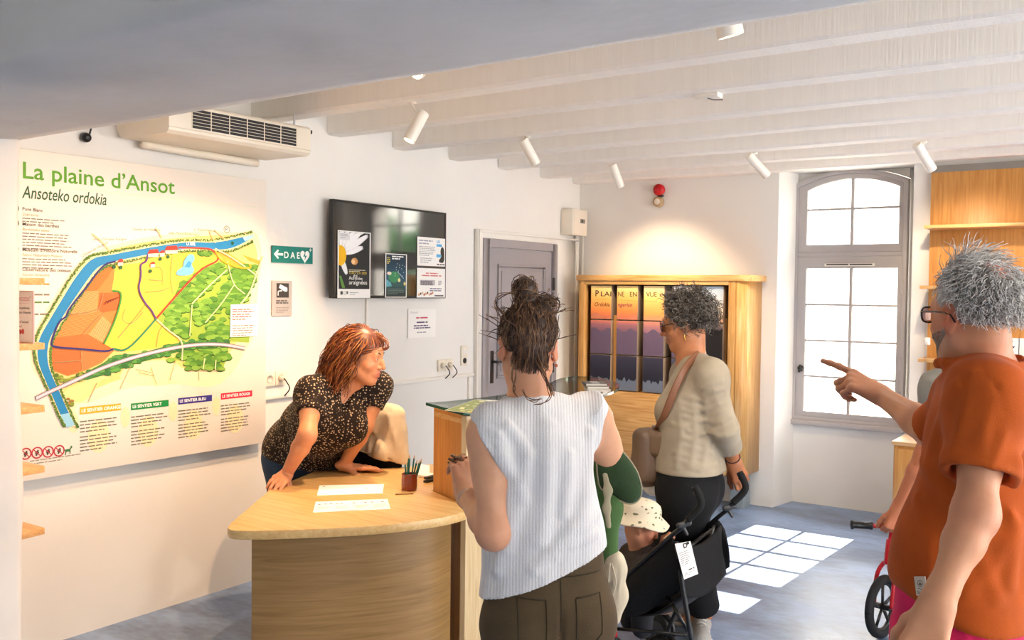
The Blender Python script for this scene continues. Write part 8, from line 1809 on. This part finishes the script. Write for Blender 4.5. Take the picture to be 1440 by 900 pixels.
# ------------------------------------------------------------------ stroller
def stroller():
    w = (J(1039, 663, 4.05) - J(976, 683, 3.74)); w[2] = 0
    H0, H1, H2, JN = J(977, 684, 3.74), J(986, 709, 3.735), J(967, 731, 3.755), J(962, 739, 3.76)
    P1, P2, P3 = J(941, 756, 3.79), J(878, 812, 3.92), J(858, 905, 3.96)
    wf = npv((P3[0], P3[1], .075)); wr = J(978, 940, 3.76); wr[2] = .075; wr2 = J(932, 940, 4.0); wr2[2] = .075
    t = thing('stroller', tuple(npv((P1[0], P1[1], 0)) + w * .5), 'black umbrella stroller with curved foam handles beside the curly-haired woman', 'stroller')
    bm_ = M['blackmetal']; foam = mat('black_foam_grip', '#0c0c0d', .9, bump=.3, bscale=200); fab = cloth('black_stroller_nylon', '#0b0b0d', .2, .3, 180, rough=.7)
    gpl = mat('grey_plastic', '#3a3a3c', .4)
    for s_, nm in ((0, 'near'), (1, 'far')):
        o = w * s_
        MB().tube(spline([tuple(p + o) for p in (H0, H1, H2)], 6), [.015] * 13, 12).build('foam_grip', foam, t, smooth=True)
        MB().tube(spline([tuple(p + o) for p in (H0 - U_ * .02, H1, H2, JN, P1, P2)], 5), .0095, 10).build('side_tube', bm_, t, smooth=True)
        MB().tube([tuple(P2 + o), tuple(wf + Z_ * .05 + o)], .0095, 10).build('front_leg', bm_, t, smooth=True)
        MB().tube(spline([tuple(J(951, 762, 3.775)), tuple(J(960, 826, 3.765)), tuple(wr + Z_ * .05)] if s_ == 0 else [tuple(J(1004, 738, 4.04)), tuple(J(986, 798, 4.0)), tuple(J(961, 838, 3.97)), tuple(wr2 + Z_ * .05)], 5), .0105 if s_ == 0 else .008, 10).build('rear_leg', bm_, t, smooth=True)
        S = Sculpt(); S.cap(JN + o - R_ * .008, JN + o + R_ * .012 - U_ * .035, .009, .007, .004); S.cap(JN + o - R_ * .02 + U_ * .0, JN + o + R_ * .02 + U_ * .01, .012, None, .004); S.build('fold_lever', gpl, t, .0035)
        for c_, nm2 in ((wf, 'front'), (wr if s_ == 0 else wr2 - o, 'rear')):
            for q in (-.02, .02):
                ax = unit(w); c = c_ + o + ax * q; wh = MB().lathe(tuple(c - ax * .011), tuple(ax), [(0, .05), (.0, .066), (.004, .074), (.011, .076), (.018, .074), (.022, .066), (.022, .05)], 24).build('wheel', M['black'], t, smooth=True)
                MB().lathe(tuple(c - ax * .012), tuple(ax), [(0, .012), (0, .045), (.024, .045), (.024, .012)], 16).build('hub', gpl, wh)
            MB().cyl(tuple(c_ + o - unit(w) * .035), tuple(c_ + o + unit(w) * .035), .007, n=8).build('axle', bm_, t)
    fk = MB().obox(tuple(wf + Z_ * .075), tuple(RH), tuple(FH), (0, 0, 1), .028, .03, .035).build('fork_housing', M['black'], t, bevel=.008)
    for k_ in range(2): MB().obox(tuple(wf + Z_ * (.05 + .05 * k_) - FH * .034 + RH * .014), tuple(RH), tuple(FH), (0, 0, 1), .012, .006, .012).build('red_clip', mat('red_clip_plastic', '#c4182c', .4), t, bevel=.003)
    # crossed braces
    A0, A1 = J(961, 838, 3.77), J(930, 905, 3.9); B0, B1 = J(938, 838, 3.85), J(968, 888, 3.78)
    for a, b_ in ((B0, B1), (J(866, 884, 3.95), J(966, 893, 3.80)), (J(941, 790, 3.80), J(1000, 745, 3.98))): MB().tube([tuple(a), tuple(b_)], .0075, 8).build('brace', bm_, t, smooth=True)
    # fabric: side/seat sling and back panel between the tubes
    def sheetmesh(grid_, th):
        S_ = np.array(grid_); a, b_, _ = S_.shape; V = S_.reshape(-1, 3); n_ = np.cross(S_[1, 0] - S_[0, 0], S_[0, 1] - S_[0, 0]); n_ = n_ / np.linalg.norm(n_); V2 = V + n_ * th; mb = MB(); F = []
        for i in range(a - 1):
            for j in range(b_ - 1): q = i * b_ + j; F += [(q, q + 1, q + b_ + 1, q + b_), (a * b_ + q, a * b_ + q + b_, a * b_ + q + b_ + 1, a * b_ + q + 1)]
        bd = [(i * b_, (i + 1) * b_) for i in range(a - 1)] + [(i * b_ + b_ - 1, (i + 1) * b_ + b_ - 1) for i in range(a - 1)] + [(j, j + 1) for j in range(b_ - 1)] + [((a - 1) * b_ + j, (a - 1) * b_ + j + 1) for j in range(b_ - 1)]
        F += [(p, q, a * b_ + q, a * b_ + p) for p, q in bd]; mb.add(list(map(tuple, V)) + list(map(tuple, V2)), F); return mb
    top = [np.array(p) for p in spline([tuple(P2 + U_ * .0), tuple(J(912, 781, 3.85)), tuple(P1), tuple(J(955, 772, 3.775))], 4)]; bot = [np.array(p) for p in spline([tuple(J(882, 868, 3.93)), tuple(J(905, 862, 3.90)), tuple(J(935, 845, 3.86)), tuple(J(962, 828, 3.79))], 4)]
    g_ = [[a * (1 - s_) + b_ * s_ - F_ * (.035 * math.sin(PI * s_)) for s_ in np.linspace(0, 1, 10)] for a, b_ in zip(top, bot)]
    sheetmesh(g_, .004).build('side_fabric', fab, t, smooth=True); g2 = [[p + w for p in row] for row in g_]; sheetmesh(g2, .004).build('side_fabric', fab, t, smooth=True)
    g3 = [[a * (1 - s_) + (a + w) * s_ - U_ * (.045 * math.sin(PI * s_)) for s_ in np.linspace(0, 1, 10)] for a in ([np.array(p) for p in spline([tuple(J(948, 764, 3.775)), tuple(J(952, 800, 3.78)), tuple(J(956, 838, 3.79))], 5)])]
    sheetmesh(g3, .006).build('back_fabric', fab, t, smooth=True)
    g4 = [[a * (1 - s_) + (a + w) * s_ - U_ * (.03 * math.sin(PI * s_)) for s_ in np.linspace(0, 1, 8)] for a in ([np.array(p) for p in spline([tuple(J(956, 838, 3.79)), tuple(J(920, 862, 3.88)), tuple(J(882, 866, 3.93))], 5)])]
    sheetmesh(g4, .006).build('seat_fabric', fab, t, smooth=True)
    # instruction label
    q = [J(949, 765, 3.735), J(971, 761, 3.75), J(982, 807, 3.74), J(962, 815, 3.725)]
    mb = MB().extr([tuple(p) for p in q], tuple(F_ * .0015)); lb = mb.build('label', M['paper'], t)
    U = q[2] - q[3]; V = q[0] - q[3]; p = Print(tuple(q[3] - F_ * .0012), tuple(U), tuple(V)); W, Hh = np.linalg.norm(U), np.linalg.norm(V)
    if p.N.dot(FWD) > 0: p.N = -p.N
    p.text('D', W * .48, Hh * .80, .026, '#1c1c1c', bold=.03); p.rect(W * .74, Hh * .86, W * .92, Hh * .93, '#2a2a2a'); p.para(W * .1, Hh * .72, W * .7, 7, Hh * .055, '#8d8d8d', 5, h=.0022); p.para(W * .45, Hh * .22, W * .4, 1, .01, '#3a3a3a', 7, h=.004, last=1); p.para(W * .1, Hh * .14, W * .7, 2, Hh * .05, '#9a9a9a', 6, h=.002); p.build('label_print', M['print'], lb)
stroller()

# ------------------------------------------------------------------ red balance bike held behind the man
def bike():
    ct = npv(on_z(1240, 897, 0)); D0 = float((ct - npv(CAM)) @ F_)
    vd = unit((ct - npv(CAM)) * [1, 1, 0]); rt = unit(np.cross(vd, Z_)); ax = unit(rt * .90 - vd * .44); fw = unit(np.cross(Z_, ax))   # ax: wheel axle, fw: rolling direction
    if fw @ vd > 0: fw = -fw
    R0 = .148; c1 = ct + Z_ * R0; c2 = c1 - fw * .50 + rt * .02
    t = thing('balance_bike', tuple(ct - fw * .25), 'red childrens balance bike with black tyres beside the man in orange', 'bicycle')
    red = mat('glossy_red_paint', '#c01a28', .25, var=.05, coat=.4); tyre = mat('black_rubber_tyre', '#17171a', .75, bump=.3, bscale=90)
    for c, nm in ((c1, 'front_wheel'), (c2, 'rear_wheel')):
        ring = [tuple(c + (fw * math.cos(a) + Z_ * math.sin(a)) * (R0 - .021)) for a in [i * 2 * PI / 40 for i in range(41)]]
        wh = MB().tube(ring, .021, 12, caps=False).build(nm, tyre, t, smooth=True)
        MB().tube([tuple(c + (fw * math.cos(a) + Z_ * math.sin(a)) * (R0 - .042)) for a in [i * 2 * PI / 36 for i in range(37)]], .008, 8, caps=False).build('rim', M['black'], wh, smooth=True)
        for k in range(5):
            a = k * 2 * PI / 5 + .3; MB().tube([tuple(c), tuple(c + (fw * math.cos(a) + Z_ * math.sin(a)) * (R0 - .045))], .011, 8, flat=(tuple(ax), .5)).build('spoke', M['black'], wh, smooth=True)
        MB().cyl(tuple(c - ax * .034), tuple(c + ax * .034), .014, n=14).build('hub', M['black'], wh); MB().cyl(tuple(c - ax * .052), tuple(c + ax * .052), .005, n=8).build('axle_bolt', M['steel'], wh)
    hd0 = c1 + Z_ * .20 - fw * .04; hd1 = c1 + Z_ * .41 - fw * .09
    for s_ in (-1, 1): MB().tube(spline([tuple(c1 + ax * s_ * .042), tuple(c1 + ax * s_ * .042 + Z_ * .13 - fw * .02), tuple(hd0 + ax * s_ * .022 - Z_ * .01), tuple(hd0)], 5), .010, 10).build('fork_blade', red, t, smooth=True)
    MB().cyl(tuple(hd0 - Z_ * .01), tuple(hd0 + (hd1 - hd0) * .5), .019, n=16).build('head_tube', red, t, smooth=False, bevel=.002); MB().cyl(tuple(hd0), tuple(hd1), .0115, n=12).build('stem', red, t)
    MB().tube(spline([tuple(hd0 + Z_ * .04), tuple(hd0 - fw * .16 - Z_ * .05), tuple(c2 + fw * .10 + Z_ * .06), tuple(c2 + ax * .0 + fw * .02 + Z_ * .02)], 6), .017, 12).build('frame_tube', red, t, smooth=True)
    for s_ in (-1, 1): MB().tube(spline([tuple(c2 + fw * .16 + Z_ * .04), tuple(c2 + fw * .08 + ax * s_ * .042), tuple(c2 + ax * s_ * .042)], 4), .009, 8).build('chainstay', red, t, smooth=True)
    MB().cyl(tuple(c2 + fw * .15 + Z_ * .05), tuple(c2 + fw * .12 + Z_ * .2), .011, n=10).build('seat_post', M['steel'], t); S = Sculpt(); S.cap(c2 + fw * .06 + Z_ * .215, c2 + fw * .22 + Z_ * .205, .045, .018, .02, (Z_, .45)); S.build('saddle', M['black'], t, .005)
    bl, br = npv(on_y(1198, 738, float(hd1[1]) + .02)), None
    hb = hd1 + 0; bx = unit(npv(pix(1200, 738, D0 + .02)) - npv(pix(1275, 741, D0))); lft = npv(pix(1197, 738, D0 + .02)); rgt_ = npv(pix(1345, 745, D0 - .05))
    MB().tube([tuple(lft), tuple(lft * .55 + rgt_ * .45), tuple(rgt_)], .0105, 10).build('handlebar', red, t, smooth=True)
    MB().tube([tuple(hd1), tuple(npv(pix(1272, 742, D0)))], .0115, 10).build('stem_top', red, t, smooth=True)
    for a, s_ in ((lft, 1), (rgt_, -1)):
        d_ = unit(rgt_ - lft) * s_; MB().lathe(tuple(a - d_ * .004), tuple(d_), [(0, .014), (.003, .021), (.012, .021), (.016, .0165), (.085, .0165), (.09, .019), (.098, .019), (.1, .014)], 16).build('grip', M['black'], t, smooth=True)
bike()

# ------------------------------------------------------------------ green bag and cream pouch on the white-bloused woman's arm
def green_bag():
    D0 = 2.72
    t = thing('cloth_bag', tuple(J(872, 720, D0)), 'dark green cloth bag with rounded flap on the white-bloused woman\u2019s arm', 'bag')
    gm = cloth('dark_green_canvas', '#33472c', .1, .4, 200); ln = cloth('cream_binding', '#a39b80', .05, .3, 200)
    out = [(838, 618), (852, 617), (868, 628), (884, 645), (896, 664), (902, 685), (900, 700), (890, 708), (876, 706), (858, 694), (842, 680)]
    P = [npv(p) for p in spline([tuple(J(x, y, D0 + (y - 640) * .0006)) for x, y in out + out[:1]], 4)][:-1]
    c = sum(P) / len(P); nrm = F_ * .030; mb = MB(); n = len(P); rings = []
    for k, (s_, d_) in enumerate([(.0, -.022), (.5, -.019), (.85, -.010), (1.0, .0), (.98, .012), (.6, .022), (0, .024)]): rings.append([tuple(c + (p - c) * s_ + F_ * d_) for p in P])
    vs_ = [p for r in rings for p in r]; mb.add(vs_, [(k * n + j, k * n + (j + 1) % n, (k + 1) * n + (j + 1) % n, (k + 1) * n + j) for k in range(len(rings) - 1) for j in range(n)]); mb.build('flap', gm, t, smooth=True)
    MB().tube([tuple(p) for p in P] + [tuple(P[0])], .0028, 6, caps=False).build('binding', ln, t, smooth=True)
    S = Sculpt(); S.path([J(846, 660, D0 + .06), J(856, 715, D0 + .05), J(858, 790, D0 + .06)], [.045, .032, .022], .03, (F_, .6)); S.ridge([J(860, 680, D0), J(862, 780, D0 + .02)], .007, .01); S.ridge([J(850, 690, D0), J(852, 780, D0 + .02)], -.006, .008); S.build('bag_body', cloth('green_canvas', '#4b6a3c', .1, .35, 200), t, .0045, (), None, 1)
    S = Sculpt(); S.path([J(851, 668, D0 + .0), J(855, 690, D0 - .005), J(853, 715, D0), J(856, 740, D0 + .005)], [.008, .010, .009, .008], .01, (F_, .5)); S.build('strap', ln, t, .003)
    D1 = 2.80; pc = J(865, 830, D1)
    t2 = thing('drawstring_pouch', tuple(pc - Z_ * .1), 'cream cotton drawstring pouch hanging below the green bag', 'pouch'); cm = cloth('cream_cotton', '#c9bda4', .06, .3, 200)
    S = Sculpt(); S.path([J(862, 786, D1 - .02), J(866, 800, D1 - .02), J(866, 838, D1), J(861, 868, D1)], [.018, .026, .030, .026], .02, (F_, .55)); S.ell(J(864, 786, D1 - .02), (.024, .022, .02), None, .02)
    for x in (856, 864, 872): S.ridge([J(x, 795, D1 - .035), J(x - 2, 865, D1 - .03)], .005, .007)
    S.build('pouch_body', cm, t2, .0035, (), None, 1)
    for k, pts in enumerate([[(858, 792), (855, 825), (857, 862)], [(860, 792), (866, 820), (858, 846)]]): MB().tube(spline([tuple(J(x, y, D1 - .055)) for x, y in pts], 4), .0022, 6).build('drawstring', cm, t2, smooth=True)
green_bag()

# ------------------------------------------------------------------ office chair behind the desk with a cream jacket over its back
def chair():
    D0 = 4.62; c = J(514, 625, D0); b = npv((c[0], c[1], 0)); bk = unit(-RH * .25 - FH * .95)
    sd = np.cross(bk, Z_)
    t = thing('office_chair', tuple(b), 'black office chair behind the desk under a cream jacket', 'chair'); fab = cloth('black_chair_fabric', '#131314', .15, .3, 200)
    S = Sculpt(); S.rbox(b + Z_ * .80, (.19, .035, .22), (sd, bk, Z_), .035, .01); S.build('backrest', fab, t, .008)
    S = Sculpt(); S.rbox(b - bk * .25 + Z_ * .46, (.23, .22, .04), (sd, bk, Z_), .04, .01); S.build('seat', fab, t, .009)
    MB().tube([tuple(b + bk * .03 + Z_ * .7), tuple(b + bk * .05 + Z_ * .5), tuple(b - bk * .12 + Z_ * .41)], .02, 10).build('back_support', M['black'], t, smooth=True); MB().cyl(tuple(b - bk * .25 + Z_ * .08), tuple(b - bk * .25 + Z_ * .43), .025, n=14).build('gas_column', M['black'], t)
    for k in range(5):
        a = k * 2 * PI / 5; d_ = npv((math.cos(a), math.sin(a), 0)); e = b - bk * .25 + d_ * .26; lg = MB().tube([tuple(b - bk * .25 + Z_ * .09), tuple(e + Z_ * .07)], [.022, .014], 8).build('base_leg', M['black'], t, smooth=True); MB().ball(tuple(e + Z_ * .028), .028, 12, 8).build('castor', M['black'], lg, smooth=True)
    jt = thing('jacket', tuple(b + Z_ * .6), 'cream jacket draped over the back of the black chair', 'jacket')
    S = Sculpt(); S.rbox(b + Z_ * .90 + bk * .0, (.20, .052, .135), (sd, bk, Z_), .045, .02); S.cap(b + Z_ * .97 - sd * .11, b + Z_ * .985 + sd * .08, .065, .07, .05); S.cap(b + sd * .15 + Z_ * .90, b + sd * .18 + Z_ * .76, .06, .045, .04); S.cap(b - sd * .15 + Z_ * .90, b - sd * .18 + Z_ * .76, .06, .045, .04)
    S.cap(b + bk * .05 + Z_ * .82 - sd * .1, b + bk * .045 + Z_ * .72 - sd * .05, .05, .03, .04); S.rbox(b + Z_ * .74, (.192, .041, .22), (sd, bk, Z_), .035, .001, 's')
    S.cut(b + Z_ * .82 + sd * .05, unit(-Z_ + sd * .25), .01)
    rr = random.Random(5)
    for k in range(10): a = b + bk * .075 + sd * rr.uniform(-.2, .2) + Z_ * rr.uniform(.94, 1.04); S.ridge([tuple(a), tuple(a - Z_ * .1 + sd * rr.uniform(-.04, .04)), tuple(a - Z_ * .26 + sd * rr.uniform(-.07, .07))], rr.choice((.010, -.008, .009)), .016)
    S.build('jacket_cloth', cloth('cream_jacket_cotton', '#d2bfa2', .10, .4, 160), jt, .006, (), None, 1)
    MB().tube(spline([tuple(b + bk * .066 + sd * .17 + Z_ * .845), tuple(b + bk * .075 + Z_ * .82), tuple(b + bk * .07 - sd * .17 + Z_ * .79)], 6), .003, 6).build('hem_stitching', cloth('dark_hem', '#8d7a5f'), jt, smooth=True)
    for k in range(3): MB().tube(spline([tuple(on_x(520 + k * 2, 520, .02)), tuple(on_x(519 + k * 2, 535, .04)), tuple(on_x(521 + k * 3, 560, .03))], 5), .004, 6).build('hanging_cable', M['black'], None, smooth=True) and None
for o_ in []: pass
chair()
for i, o_ in enumerate([o for o in bpy.data.objects if o.name.startswith('hanging_cable')]): tag(o_, 'thin black cable hanging on the wall beside the woman\u2019s chin, ' + ('left of three', 'middle of three', 'right of three')[i], 'cable', 'black cables on the wall by the chair')
